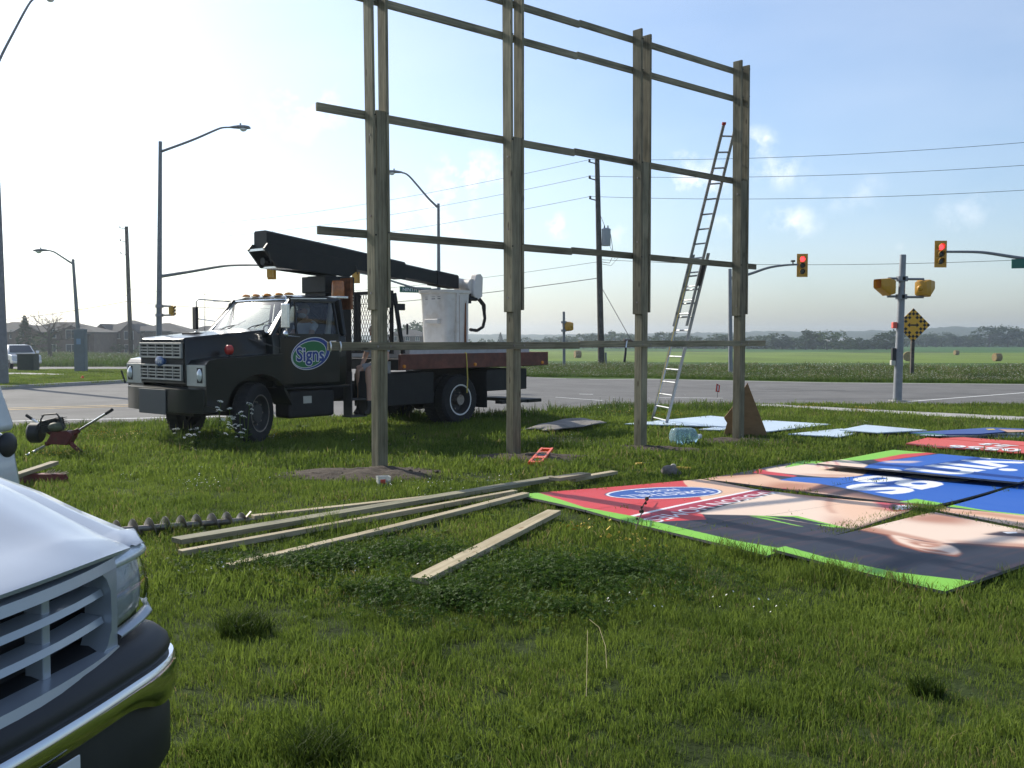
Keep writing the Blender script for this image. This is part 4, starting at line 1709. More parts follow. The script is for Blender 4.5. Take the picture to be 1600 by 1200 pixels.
ink_text('MADISON HOMES', (ra[0] - .02, ra[1] - .03), rang, .27, WHITE, -.004, rl * .98)
# the big word and the line above it
ink_text('Savings', (8.85, 1.74), 0.02, 1.40, WHITE, .022, 5.2)
ink_text('a', (5.75, 2.98), 0.0, .62, WHITE, .03)
INK = np.clip(INK, 0, 1)

def ink_at(u, v):
    i = np.clip(((u - U0) / RES - .5), 0, RW - 1.001)
    j = np.clip(((v - V0) / RES - .5), 0, RH - 1.001)
    i0, j0 = i.astype(int), j.astype(int)
    fi, fj = (i - i0)[..., None], (j - j0)[..., None]
    return (INK[j0, i0] * (1 - fi) * (1 - fj) + INK[j0, i0 + 1] * fi * (1 - fj) + INK[j0 + 1, i0] * (1 - fi) * fj + INK[j0 + 1, i0 + 1] * fi * fj)

def poster_panel(quad, z, label, tilt=(0, 0, 0, 0), cell=.0095):
    (a, b, c, d) = [np.array(q, float) for q in quad]
    nu = int(max(np.linalg.norm(b - a), np.linalg.norm(c - d)) / cell)
    nv = int(max(np.linalg.norm(d - a), np.linalg.norm(c - b)) / cell)
    s, t = np.meshgrid(np.linspace(0, 1, nu + 1), np.linspace(0, 1, nv + 1))
    S, T = s[..., None], t[..., None]
    q = a * (1 - S) * (1 - T) + b * S * (1 - T) + c * S * T + d * (1 - S) * T
    wx = PT0.x + q[..., 0] * PT.x + q[..., 1] * PV.x
    wy = PT0.y + q[..., 0] * PT.y + q[..., 1] * PV.y
    zc = []
    for (k, e) in enumerate((a, b, c, d)):
        x = PT0.x + e[0] * PT.x + e[1] * PV.x
        y = PT0.y + e[0] * PT.y + e[1] * PV.y
        zc.append(gz(x, y) + z + tilt[k])
    wz = zc[0] * (1 - s) * (1 - t) + zc[1] * s * (1 - t) + zc[2] * s * t + zc[3] * (1 - s) * t
    wz = wz + .006 * np.sin(q[..., 0] * 2.1 + z * 40) * np.sin(q[..., 1] * 2.7)
    root = thing('printed_sign', label, 'sign panel', (wx[0, 0], wy[0, 0], wz[0, 0]), group='panels of the big printed sign')
    o3 = np.array(root.location)
    vs = np.stack([wx, wy, wz], -1).reshape(-1, 3) - o3
    idx = np.arange((nu + 1) * (nv + 1)).reshape(nv + 1, nu + 1)
    fs = np.stack([idx[:-1, :-1], idx[:-1, 1:], idx[1:, 1:], idx[1:, :-1]], -1).reshape(-1, 4)
    n = len(vs)
    rim = list(idx[0, :]) + list(idx[1:, -1]) + list(idx[-1, :-1][::-1]) + list(idx[1:-1, 0][::-1])
    me = bpy.data.meshes.new('face')
    me.vertices.add(n)
    me.vertices.foreach_set('co', vs.ravel())
    me.loops.add(fs.size)
    me.loops.foreach_set('vertex_index', fs.ravel().astype(np.int32))
    me.polygons.add(len(fs))
    me.polygons.foreach_set('loop_start', np.arange(0, fs.size, 4, dtype=np.int32))
    me.polygons.foreach_set('use_smooth', np.ones(len(fs), bool))
    me.update(calc_edges=True)
    if me.polygons[0].normal.z < 0:
        me.flip_normals()
    ca = me.color_attributes.new('ink', 'FLOAT_COLOR', 'POINT')
    cc = np.concatenate([ink_at(q[..., 0], q[..., 1]).reshape(-1, 3), np.ones((n, 1))], 1)
    ca.data.foreach_set('color', cc.ravel())
    me.materials.append(MATS['printed_vinyl'])
    f = bpy.data.objects.new('face', me)
    col.objects.link(f)
    f.parent = root
    mb = MB()
    top = [Vector(vs[i]) - Vector((0, 0, .0015)) for i in rim[::4]]
    lo = [p - Vector((0, 0, .02)) for p in top]
    k = len(top)
    mb.add(top + lo, [(i, (i + 1) % k, k + (i + 1) % k, k + i) for i in range(k)] + [tuple(range(k, 2 * k))])
    keep = OFFS[root.name]
    OFFS[root.name] = Vector((0, 0, 0))
    mb.build('board', 'plywood_edge', root)
    OFFS[root.name] = keep
    PANEL_XY.append([(PT0.x + e[0] * PT.x + e[1] * PV.x, PT0.y + e[0] * PT.y + e[1] * PV.y) for e in (a, b, c, d)])

def lp2(a, b, t):
    return (a[0] + (b[0] - a[0]) * t, a[1] + (b[1] - a[1]) * t)
qA, qC = uv(805, 772), uv(1198, 868)
qB, qE, qF = uv(1096, 748.5), uv(1182, 764), uv(1447, 790.5)
qm = lp2(qE, qF, .63)
e_ = .003
poster_panel([qA, qB, lp2(qE, qB, e_), lp2(qA, qC, .343)], .055, 'printed sign panel with the blue oval badge and a lime corner tip')
poster_panel([lp2(qA, qC, .345), qE, lp2(qm, qE, e_), lp2(qA, qC, .68)], .055, 'printed sign panel with the end of the maroon ribbon and a bare neck')
poster_panel([lp2(qA, qC, .682), qm, qF, qC], .055, 'narrow printed sign panel with dark hair and chin above the grassy gap')
qd0, qd1 = uv(1207, 859.5, .08), uv(1459, 800.5, .06)
qd2 = lp2(qd1, uv(1600, 826, .06), 1.62)
qd3 = uv(1477, 924, .06)
poster_panel([qd0, qd1, qd2, qd3], .06, 'printed sign panel with an ear and dark hair nearest the camera', (.025, 0, -.01, 0))
qe0, qe1, qe2, qe3 = uv(1098, 748), uv(1262, 717.5), uv(1412, 737.5), uv(1258, 767)
poster_panel([qe0, qe1, qe2, qe3], .055, 'printed sign panel with a hand and a lime corner')
qf2, qf3 = uv(1603, 752), uv(1452, 791)
poster_panel([lp2(qe3, qf3, .008), lp2(qe2, qf2, .008), qf2, qf3], .055, 'printed sign panel with the last letters of Savings beside the mouth')
qg0, qg1 = uv(1461, 796.5), uv(1606, 753.5)
qg3 = lp2(uv(1461, 798), uv(1604, 823.5), 1.6)
qg2 = (qg1[0] + qg3[0] - qg0[0], qg1[1] + qg3[1] - qg0[1])
poster_panel([qg0, qg1, qg2, qg3], .055, 'printed sign panel with an eye, a cheek and the small letter a')
qh0, qh1, qh3 = uv(1276, 722.5, .15), uv(1396, 702.3, .15), uv(1592, 751.5, .15)
qh2 = (qh1[0] + qh3[0] - qh0[0], qh1[1] + qh3[1] - qh0[1])
poster_panel([qh0, qh1, qh2, qh3], .14, 'raised printed sign panel with a lime edge over a dark shadow gap')

# dead twig lying across the badge
tw = [(1016, 774), (1011, 781), (1006, 788), (1002, 795), (1003, 801), (998, 812), (993, 828)]
mb = MB()
pts = [G(a, b, .12) for (a, b) in tw]
mb.tube(pts, [.004, .006, .006, .006, .006, .005, .004], 6)
for (k, r_) in ((1, .022), (2, .014), (4, .02), (4, .016), (3, .012), (5, .012)):
    mb.sphere(pts[k] + Vector((rng.uniform(-.02, .02), rng.uniform(-.02, .02), .01)), r_, 7, 5)
o = mb.build('twig', 'soil', smooth=True, origin=pts[0])
tag(o, 'thin dark weed stalk lying across the blue oval of the sign', 'twig')
# ------------------------------------------------------------------ bucket truck (own frame: x forward, y to its left, origin under the front axle)
TFW, TLF = Vector((-.65, -.76, 0)).normalized(), Vector((.76, -.65, 0)).normalized()
TF = Vector((-4.03, 15.7, 0))
TO = TF - TLF * 1.1
TO.z = 0.0
TROT = math.atan2(TFW.y, TFW.x)
truck = thing('bucket_truck', 'dark green bucket truck with a black boom parked on the grass behind the timber frame', 'truck', TO, TROT)

def tw_(x, y, z):
    return TO + TFW * x + TLF * y + Vector((0, 0, z))

def wheel(parent, c, r, w, steer=0.0, dual=False, side=1, rim='rim_white'):
    M = Matrix.Rotation(steer, 3, 'Z')
    def put(mb, name, m, par, **k):
        mb.v = [M @ p + Vector(c) for p in mb.v]
        return mb.build(name, m, par, **k)
    mb = MB()
    s = side
    prof = [(r * .60, -w / 2), (r * .90, -w / 2), (r * .985, -w / 2 + .035), (r, -w / 4), (r, w / 4), (r * .985, w / 2 - .035), (r * .90, w / 2), (r * .60, w / 2 * .94), (r * .58, w / 2 * .6)]
    mb.lathe([(a, b * s) for a, b in prof], (0, 0, 0), 'y', 36)
    tyre = put(mb, 'tyre', 'rubber', parent, smooth=30)
    mb = MB()
    for k in range(40):                                   # shoulder lugs
        a = 2 * math.pi * k / 40
        mb.box((math.cos(a) * r * .992, 0, math.sin(a) * r * .992), (.02, w * .80, .022), Matrix.Rotation(-a, 3, 'Y'))
    t2 = put(mb, 'tread', 'rubber', tyre)
    t2['kind'] = 'stuff'
    mb = MB()
    if dual:
        pr = [(r * .60, w / 2 * .95), (r * .615, w / 2), (r * .56, w / 2 * .98), (r * .53, w * .30), (r * .50, -w * .15), (r * .30, -w * .22), (r * .12, -w * .22)]
    else:
        pr = [(r * .60, w / 2 * .95), (r * .615, w / 2), (r * .57, w / 2 * .97), (r * .54, w * .12), (r * .42, w * .02), (r * .30, w * .32), (r * .0, w * .34)]
    mb.lathe([(a, b * s) for a, b in pr[:3]], (0, 0, 0), 'y', 36)
    rm = put(mb, 'rim', rim, parent, smooth=30)
    mb = MB()
    mb.lathe([(a, b * s) for a, b in pr[2:]], (0, 0, 0), 'y', 36)
    put(mb, 'wheel_disc', 'rim_dark', rm, smooth=30)
    mb = MB()
    for k in range(8):
        a = 2 * math.pi * k / 8
        y = (-w * .22 if dual else w * .1) * s
        mb.tube([(math.cos(a) * r * .36, y, math.sin(a) * r * .36), (math.cos(a) * r * .36, y + .05 * s, math.sin(a) * r * .36)], .016, 6)
    if dual:
        mb.tube([(0, -w * .2 * s, 0), (0, w * .5 * s, 0)], .1, 14)
    nb = put(mb, 'wheel_nuts', 'steel_worn', rm)
    nb['kind'] = 'stuff'

def wheel_part(name, parent, c, r, w, **k):
    e = bpy.data.objects.new(name, None)
    col.objects.link(e)
    e.parent = parent
    e.location = c
    wheel(e, (0, 0, 0), r, w, **k)
    return e

wheel_part('front_wheel', truck, (0, .97, .49), .49, .26, steer=R(27), rim='steel_worn')
wheel_part('front_wheel', truck, (0, -.97, .49), .49, .26, steer=R(27), side=-1, rim='rim_dark')
wheel_part('rear_wheel', truck, (-4.63, 1.0, .49), .49, .27, dual=True)
wheel_part('rear_wheel', truck, (-4.63, .68, .49), .49, .26, dual=True, rim='rim_dark')
wheel_part('rear_wheel', truck, (-4.63, -1.0, .49), .49, .27, dual=True, side=-1)
wheel_part('rear_wheel', truck, (-4.63, -.68, .49), .49, .26, dual=True, side=-1, rim='rim_dark')

mb = MB()
for s in (-1, 1):
    mb.bb(.75, -7.1, s * .36, s * .46, .62, .86)
mb.build('chassis_rails', 'chassis_black', truck)
mb = MB()
mb.tube([(-4.63, -.8, .49), (-4.63, .8, .49)], .09, 10)
mb.sphere((-4.63, 0, .49), .24, 14, 8)
mb.tube([(0, -.85, .47), (0, .85, .47)], .06, 8)
mb.tube([(-1.3, 0, .6), (-4.5, 0, .52)], .05, 8)
mb.build('axles', 'chassis_black', truck, smooth=True)['kind'] = 'stuff'
mb = MB()
mb.bb(.72, -.3, -.42, .42, .45, 1.1)
mb.build('engine_underside', 'chassis_black', truck)

# --- bonnet
def hood_sec(x, w, zb, zs, zc):
    return [Vector((x, y, z)) for (y, z) in ((-w, zb), (-w, zs - .05), (-w + .05, zs + .03), (-w * .5, zc - .012), (0, zc), (w * .5, zc - .012), (w - .05, zs + .03), (w, zs - .05), (w, zb))]
mb = MB()
mb.loft([hood_sec(1.0, .655, .98, 1.645, 1.675), hood_sec(.97, .665, .98, 1.665, 1.70), hood_sec(.85, .67, .98, 1.675, 1.715), hood_sec(.3, .74, 1.0, 1.73, 1.785), hood_sec(-.36, .83, 1.0, 1.79, 1.845)])
mb.build('bonnet', 'truck_green', truck, smooth=32)
mb = MB()
mb.bb(.55, .15, -.18, .18, 1.748, 1.775)
mb.build('bonnet_scoop', 'chassis_black', truck, bevel=.01)

# --- grille: two chrome framed banks of bars with the oval badge between
mb = MB()
mb.bb(1.0, 1.012, -.635, .635, 1.0, 1.66)
mb.build('grille_backing', 'chassis_black', truck)
for (z0, z1) in ((1.375, 1.615), (1.03, 1.275)):
    g = None
    mb = MB()
    fy = .615
    mb.bb(1.012, 1.05, -fy, fy, z0, z0 + .03)
    mb.bb(1.012, 1.05, -fy, fy, z1 - .03, z1)
    mb.bb(1.012, 1.05, -fy, -fy + .04, z0 + .03, z1 - .03)
    mb.bb(1.012, 1.05, fy - .04, fy, z0 + .03, z1 - .03)
    g = mb.build('grille_surround', 'grille_grey', truck, bevel=.004)
    for k in range(1, 4):
        z = z0 + .03 + (z1 - z0 - .06) * k / 4
        mb = MB()
        mb.bb(1.02, 1.046, -fy + .04, fy - .04, z - .011, z + .011)
        mb.build('grille_bar', 'grille_grey', g)
    for k in range(1, 5):
        y = -fy + 2 * fy * k / 5
        mb = MB()
        mb.bb(1.016, 1.0485, y - .012, y + .012, z0 + .03, z1 - .03)
        mb.build('grille_bar', 'grille_grey', g)
mb = MB()
mb.lathe([(0, .05), (.065, .05), (.078, .04), (.078, 0)], (1.012, 0, 1.325), 'x', 28)
for p in mb.v:
    p.y *= 1.75
bd = mb.build('badge', 'badge_blue', truck, smooth=40)
mb = text_mb('Ford', (1.0635, 0, 1.325), (0, 1, 0), (0, 0, 1), .085, .006, .15)
mb.build('badge_script', 'logo_white', bd)

# --- wings with wheel arches, lamp bezels, indicators
def wing(s):
    arch = [(.62 * math.cos(t), .50 + .62 * math.sin(t)) for t in np.linspace(R(5), R(172), 16)]
    outline = [(.95, .66), (.96, 1.285), (.91, 1.345), (.75, 1.375), (-.46, 1.435), (-.46, .85), (-.62, .60)] + list(reversed(arch))
    mb = MB()
    rings = []
    yo, yi = 1.16, .66
    mb.ext([Vector((x, yi * s, z)) for (x, z) in outline], (0, (yo - yi) * s, 0))
    o = mb.build('wing', 'truck_green', truck, bevel=.045, seg=3)
    return o
wing(1)
wing(-1)
for s in (-1, 1):
    mb = MB()
    mb.bb(.955, .985, s * .662, s * 1.15, .955, 1.275)
    bz = mb.build('headlight_bezel', 'cream_bezel', truck, bevel=.008)
    mb = MB()
    mb.bb(.985, .989, s * .955, s * 1.10, 1.005, 1.235)
    mb.build('lamp_recess', 'chassis_black', bz)
    mb = MB()
    mb.lathe([(0, .035), (.05, .03), (.085, .01), (.09, 0)], (.989, s * 1.028, 1.12), 'x', 20)
    for p in mb.v:
        p.y = s * 1.028 + (p.y - s * 1.028) * .72
        p.z = 1.125 + (p.z - 1.12) * 1.08
    mb.build('headlight', 'lamp_glass', bz, smooth=40)
    mb = MB()
    mb.tube([(.42, s * .96, 1.37), (.42, s * .96, 1.43)], .018, 8)
    st = mb.build('indicator_stem', 'chassis_black', truck)
    mb = MB()
    mb.lathe([(0, -.06), (.05, -.055), (.075, -.03), (.075, .03), (.05, .055), (0, .06)], (.42, s * .96, 1.505), 'x', 18)
    mb.build('indicator_lens', 'red_lens', st, smooth=40)
    mb = MB()
    mb.bar((-.05, s * .80, 1.68), (-.50, s * 1.03, 1.52), .03, .02)
    mb.build('wing_brace', 'rim_dark', truck)

# --- bumper
mb = MB()
pts = []
sec = [(0, .54), (.03, .55), (.03, .905), (.0, .93), (-.09, .925), (-.09, .55)]
rings = []
for (x, y) in ((.74, -1.13), (.92, -1.09), (1.03, -.92), (1.07, -.6), (1.08, 0), (1.07, .6), (1.03, .92), (.92, 1.09), (.74, 1.13)):
    k = 1 if abs(y) < 1 else .8
    rings.append([Vector((x + dx * 2 * k, y, z)) for (dx, z) in sec])
mb.loft(rings)
bm_ = mb.build('bumper', 'truck_green', truck, smooth=40)
mb = MB()
mb.bb(1.142, 1.158, -.46, .34, .50, .89)
mb.build('licence_board', 'plate_grey', bm_, bevel=.006)
mb = MB()
mb.bb(1.06, 1.075, -.86, -.80, .62, .78)
mb.build('lamp_block', 'print_red', bm_, bevel=.01)
mb = MB()
mb.tube([(1.08, -1.02, .95), (1.13, -1.05, 1.16)], .014, 6)
mb.build('marker_rod', 'black_plastic', bm_)

# --- cab
mb = MB()
def cab_sec(x, w, z0, z1):
    return [Vector((x, y, z)) for (y, z) in ((-w * .97, z0), (-w, z0 + .12), (-w, z1 - .12), (-w * .975, z1), (w * .975, z1), (w, z1 - .12), (w, z0 + .12), (w * .97, z0))]
mb.loft([cab_sec(-.37, 1.0, .88, 1.74), cab_sec(-1.9, 1.0, .88, 1.74)])
mb.build('cab_body', 'truck_green', truck, bevel=.015)
ZT = 2.36
mb = MB()
def roof_sec(x, w, z0, z1):
    return [Vector((x, y, z)) for (y, z) in ((-w, z0), (-w + .03, z0 + (z1 - z0) * .6), (-w * .7, z1 - .01), (0, z1), (w * .7, z1 - .01), (w - .03, z0 + (z1 - z0) * .6), (w, z0))]
mb.loft([roof_sec(-.86, .80, ZT - .05, ZT + .02), roof_sec(-.95, .83, ZT - .05, ZT + .05), roof_sec(-1.4, .85, ZT - .05, ZT + .075), roof_sec(-1.86, .85, ZT - .05, ZT + .06), roof_sec(-1.92, .83, ZT - .05, ZT + .03)])
mb.build('roof', 'truck_green', truck, smooth=45)
wb, wt = Vector((-.40, .87, 1.775)), Vector((-.88, .76, ZT - .03))
for s in (-1, 1):
    a = Vector((wb.x, wb.y * s, wb.z))
    b = Vector((wt.x, wt.y * s, wt.z))
    mb = MB()
    mb.bar(a + Vector((.02, .07 * s, -.06)), b + Vector((0, .05 * s, .02)), .06, .07, (1, 0, .5))
    mb.build('front_pillar', 'truck_green', truck, bevel=.012)
    mb = MB()
    mb.bar((-1.84, .97 * s, 1.72), (-1.84, .84 * s, ZT - .02), .06, .15, (0, 1, 0))
    mb.build('rear_pillar', 'truck_green', truck, bevel=.012)
    # door with vent window bar and glass
    mb = MB()
    mb.ext([Vector((x, 1.0 * s, z)) for (x, z) in ((-.47, .93), (-.50, 1.735), (-1.73, 1.735), (-1.73, .93))], (0, .018 * s, 0))
    dr = mb.build('door', 'truck_green', truck, bevel=.008)
    mb = MB()
    def dw(x, f):
        return Vector((x, (.995 - .135 * f) * s, 1.735 + (ZT - .045 - 1.735) * f))
    mb.bar(dw(-.52, 0), dw(-.86, 1), .03, .05, (0, 1, 0))
    mb.bar(dw(-.84, .985), dw(-1.74, .985), .035, .05, (0, 1, 0))
    mb.bar(dw(-1.72, 0), dw(-1.72, 1), .03, .05, (0, 1, 0))
    mb.bar(dw(-.84, 0), dw(-.92, 1), .028, .035, (0, 1, 0))
    mb.bar(dw(-.52, .01), dw(-1.74, .01), .03, .05, (0, 1, 0))
    mb.build('window_frame', 'truck_green', dr)
    mb = MB()
    mb.poly([dw(-.53, .02), dw(-1.71, .02), dw(-1.71, .97), dw(-.86, .97)])
    mb.build('window_glass', 'clear_glass', dr)
    mb = MB()
    mb.bar((-1.50, 1.035 * s, 1.63), (-1.64, 1.035 * s, 1.63), .03, .025)
    mb.build('door_handle', 'chrome', dr, bevel=.006)
    mb = MB()
    mb.bar((-.5, .885 * s, ZT - .03), (-1.55, .895 * s, ZT + .0), .015, .03, (0, 1, 0))
    mb.build('drip_rail', 'worn_chrome', truck)
    # west coast mirror
    mb = MB()
    m0 = Vector((-.42, 1.30 * s, 1.73))
    mb.tube([(-.50, 1.01 * s, 1.70), m0 + Vector((0, 0, -.02)), m0, m0 + Vector((0, 0, .6)), m0 + Vector((-.02, -.05 * s, .64)), (-.82, .88 * s, ZT - .03)], .011, 6)
    mb.tube([(-.9, 1.01 * s, 1.705), m0], .011, 6)
    mb.tube([(-.62, 1.0 * s, 1.98), m0 + Vector((0, 0, .3))], .008, 6)
    ml_ = mb.build('mirror_bracket', 'worn_chrome', truck, smooth=True)
    mb = MB()
    mb.box(m0 + Vector((.02, 0, .31)), (.05, .17, .40), Matrix.Rotation(R(8 * s), 3, 'Z'))
    mb.build('mirror', 'worn_chrome' if s > 0 else 'chassis_black', ml_, bevel=.02)
    mb = MB()
    mb.sphere(m0 + Vector((.02, 0, .02)), .06, 12, 8, (.5, 1, 1))
    mb.build('round_mirror', 'worn_chrome', ml_, smooth=True)
# windscreen
mb = MB()
rings = []
for i in range(13):
    f = -1 + i / 6
    bul = .075 * (1 - f * f)
    rings.append([Vector((wb.x - .0 + bul, wb.y * f, wb.z)), Vector(((wb.x + wt.x) / 2 + bul + .012, (wb.y + wt.y) / 2 * f, (wb.z + wt.z) / 2 + .012)), Vector((wt.x + bul, wt.y * f, wt.z))])
mb.loft(rings, cap=False, closed=False)
mb.build('windscreen', 'screen_glass', truck, smooth=60)
mb = MB()
for (q_, w_, z_) in ((wb.x, wb.y, wb.z), (wt.x, wt.y, wt.z)):
    mb.tube([(q_ + .015 + .075 * (1 - f * f), w_ * f, z_) for f in [-1 + i / 6 for i in range(13)]], .017, 6)
for s in (-1, 1):
    mb.bar((wb.x + .015, s * wb.y, wb.z), (wt.x + .012, s * wt.y, wt.z), .022, .03, (0, 1, 0))
mb.build('windscreen_trim', 'worn_chrome', truck)
mb = MB()
mb.bb(-.30, -.44, -.84, .84, 1.70, 1.772)
mb.build('cowl', 'truck_green', truck)
for (y0, y1) in ((-.55, -.05), (.22, .62)):
    mb = MB()
    a, b = Vector((-.36, y0, 1.80)), Vector((-.47, y1, 1.92))
    mb.tube([a, a.lerp(b, .5) + Vector((.03, 0, .02)), b], .009, 6)
    mb.tube([b + Vector((.05, -.2, -.06)), b + Vector((-.03, .12, .06))], .007, 5)
    mb.build('wiper', 'black_plastic', truck)
# rear wall with its window
mb = MB()
mb.bb(-1.875, -1.905, -.85, .85, 1.74, 1.86)
mb.bb(-1.875, -1.905, -.80, .80, 2.26, ZT - .03)
for s in (-1, 1):
    mb.bb(-1.876, -1.904, s * .60, s * .84, 1.86, 2.26)
mb.build('rear_wall', 'truck_green', truck)
mb = MB()
mb.poly([(-1.89, -.6, 1.86), (-1.89, .6, 1.86), (-1.89, .6, 2.26), (-1.89, -.6, 2.26)])
mb.build('rear_glass', 'clear_glass', truck)
for k, y in enumerate((-.62, -.33, 0, .33, .62)):
    mb = MB()
    mb.lathe([(.075, 0), (.075, .015), (.055, .035), (0, .045)], (-.98, y, ZT + .052), 'z', 14)
    for p in mb.v:
        p.y = y + (p.y - y) * 1.15
    mb.build('roof_marker', 'amber', truck, smooth=40)
# interior
mb = MB()
mb.bb(-.45, -.62, -.8, .8, 1.55, 1.765)
mb.build('dashboard', 'interior_grey', truck, bevel=.03)
mb = MB()
mb.bb(-1.05, -1.6, -.85, .85, 1.2, 1.42)
mb.box((-1.66, 0, 1.68), (.14, 1.7, .56), Matrix.Rotation(R(-8), 3, 'Y'))
mb.build('bench_seat', 'seat_cloth', truck, bevel=.05)
mb = MB()
c = Vector((-.78, .45, 1.73))
n_ = Vector((-.8, 0, .6)).normalized()
ua = Vector((0, 1, 0))
va = n_.cross(ua)
mb.tube([c + (ua * math.cos(t) + va * math.sin(t)) * .21 for t in np.linspace(0, 2 * math.pi, 25)], .014, 6, cap=False)
mb.bar(c + ua * .2, c - ua * .2, .03, .015)
mb.build('steering_wheel', 'black_plastic', truck, smooth=True)
mb = MB()
mb.tube([(-1.60, .86, 1.72), (-1.70, .80, 2.05), (-1.78, .74, 2.3)], [.05, .045, .04], 8)
mb.build('seat_belt_trim', 'bucket_white', truck, smooth=True)

# --- door logo
def door_pt(a, b, lift):
    return Vector((-1.12 - a, 1.0185 + lift, 1.43 + b))
def logo_oval(ra, rb, oa, ob, m, lift):
    mb = MB()
    t = np.linspace(0, 2 * math.pi, 49)[:-1]
    ca, sa = math.cos(R(14)), math.sin(R(14))
    ring = ([door_pt(oa + ra * math.cos(q) * ca - rb * math.sin(q) * sa, ob + ra * math.cos(q) * sa + rb * math.sin(q) * ca, lift) for q in t])
    mb.add([door_pt(oa, ob, lift)] + ring, [(0, i + 1, (i + 1) % 48 + 1) for i in range(48)])
    return mb.build('logo_oval', m, door_l)
door_l = [o for o in truck.children if o.name.startswith('door')][0]
logo_oval(.415, .262, .0, .0, 'logo_white', .002)
logo_oval(.402, .250, .0, .0, 'logo_blue', .004)
logo_oval(.362, .218, -.035, -.014, 'logo_white', .006)
logo_oval(.350, .208, -.035, -.014, 'logo_green', .008)
text_mb('Signs', door_pt(-.02, -.005, .0105), (-1, 0, 0), (0, 0, 1), .32, .06, .60).build('logo_lettering', 'logo_white', door_l)
text_mb('Signs', door_pt(-.02, -.005, .0125), (-1, 0, 0), (0, 0, 1), .32, .022, .575).build('logo_lettering', 'logo_blue', door_l)

# --- tank, steps and boxes under the cab and deck
mb = MB()
mb.bb(-.66, -1.62, .62, 1.02, .36, .82)
tk = mb.build('fuel_tank', 'chassis_black', truck, bevel=.05)
mb = MB()
mb.bb(-.95, -1.12, 1.021, 1.026, .60, .72)
mb.build('tank_label', 'cream_bezel', tk)
mb = MB()
mb.bb(-.5, -1.95, .78, 1.04, .84, .875)
mb.build('running_board', 'chassis_black', truck, bevel=.008)
mb = MB()
mb.bb(-1.98, -2.34, .78, 1.03, .30, .33)
mb.bb(-1.98, -2.34, .78, 1.03, .60, .625)
for x in (-1.99, -2.33):
    mb.bb(x, x - .02, .80, 1.02, .30, 1.1)
mb.build('side_steps', 'rim_dark', truck)
mb = MB()
mb.bb(-2.45, -3.95, .55, 1.08, .46, 1.05)
mb.build('tool_box', 'chassis_black', truck, bevel=.012)
for s in (-1, 1):
    mb = MB()
    mb.bb(-5.35, -5.37, s * .62, s * 1.16, .30, 1.0)
    mb.build('mud_flap', 'rubber', truck)
mb = MB()
mb.bb(-5.45, -6.7, -1.05, 1.08, .62, 1.05)
mb.build('rear_box', 'chassis_black', truck, bevel=.012)
mb = MB()
mb.bb(-6.7, -7.15, -1.0, 1.12, .33, .40)
mb.bb(-5.9, -6.7, .9, 1.1, .34, .40)
mb.build('outrigger_bar', 'chassis_black', truck, bevel=.008)

# --- flat deck with weathered red side boards
mb = MB()
mb.bb(-3.02, -7.25, -1.1, 1.1, 1.10, 1.30)
mb.build('deck', 'chassis_black', truck)
for s in (-1, 1):
    mb = MB()
    mb.bb(-3.02, -7.25, s * 1.10, s * 1.17, 1.11, 1.39)
    sb_ = mb.build('side_board', 'bed_red', truck, bevel=.008)
    for x in (-3.1, -5.0, -7.1):
        mb = MB()
        mb.lathe([(0, .03), (.03, .025), (.035, 0)], (x, s * 1.17, 1.17), 'y' , 12)
        if s < 0:
            for p in mb.v:
                p.y = 2 * s * 1.17 - p.y
        mb.build('marker_lamp', 'amber', sb_, smooth=True)
mb = MB()
mb.bb(-7.25, -7.31, -1.17, 1.17, 1.11, 1.39)
mb.build('tail_board', 'bed_red', truck, bevel=.008)
mb = MB()
mb.bb(-3.45, -6.95, -.95, .95, 1.305, 1.475)
mb.build('deck_box', 'bed_grey', truck, bevel=.015)
mb = MB()
mb.tube([(-3.2, 1.0, 1.39), (-3.2, 1.0, 1.46)], .022, 10)
mb.sphere((-3.2, 1.0, 1.49), .04, 12, 8)
mb.build('deck_knob', 'chrome', truck, smooth=True)
mb = MB()
x = -4.75
mb.tube([(x, 1.14, 1.40), (x, 1.175, 1.39), (x - .01, 1.18, 1.2), (x - .02, 1.19, .9), (x - .01, 1.18, .62)], .012, 6)
o = mb.build('ratchet_strap', 'strap_yellow', truck)

# --- guard behind the cab: frame of uprights with diamond mesh
def rack(x, y0, y1, z0, z1, name='mesh_guard'):
    mb = MB()
    mb.bb(x, x - .05, y0, y0 + .06, z0, z1)
    mb.bb(x, x - .05, y1 - .06, y1, z0, z1)
    mb.bb(x - .001, x - .049, y0 + .06, y1 - .06, z1 - .06, z1)
    mb.bb(x - .001, x - .049, y0 + .06, y1 - .06, z0, z0 + .05)
    fr = mb.build(name, 'chassis_black', truck)
    mb = MB()
    w, h = (y1 - y0 - .12), (z1 - z0 - .11)
    step, n = .07, 0
    k = -int(h / step / 2.2) - 1
    while k * step < w:
        for sg in (1, -1):
            ya, za = k * step, 0.0
            yb, zb_ = k * step + h / 2.2, h
            if ya < 0:
                za = -ya * 2.2
                ya = 0
            if yb > w:
                zb_ = h - (yb - w) * 2.2
                yb = w
            if zb_ > za + .02:
                fa = (lambda q: y0 + .06 + q) if sg > 0 else (lambda q: y1 - .06 - q)
                mb.bar((x - .025, fa(ya), z0 + .05 + za), (x - .025, fa(yb), z0 + .05 + zb_), .008, .006)
        k += 1
    ms = mb.build('wire_mesh', 'chassis_black', fr)
    ms['kind'] = 'stuff'
rack(-2.98, -.95, -.02, 1.40, 2.55)
rack(-2.98, .02, .98, 1.40, 2.55)
mb = MB()
mb.bar((-2.98, 1.05, 2.5), (-3.15, 1.10, 1.4), .07, .05, (0, 1, 0))
mb.bar((-3.0, 1.06, 2.25), (-3.2, 1.08, 2.25), .06, .12)
mb.tube([(-3.3, 1.05, 1.95), (-3.3, 1.05, 1.75)], .02, 8)
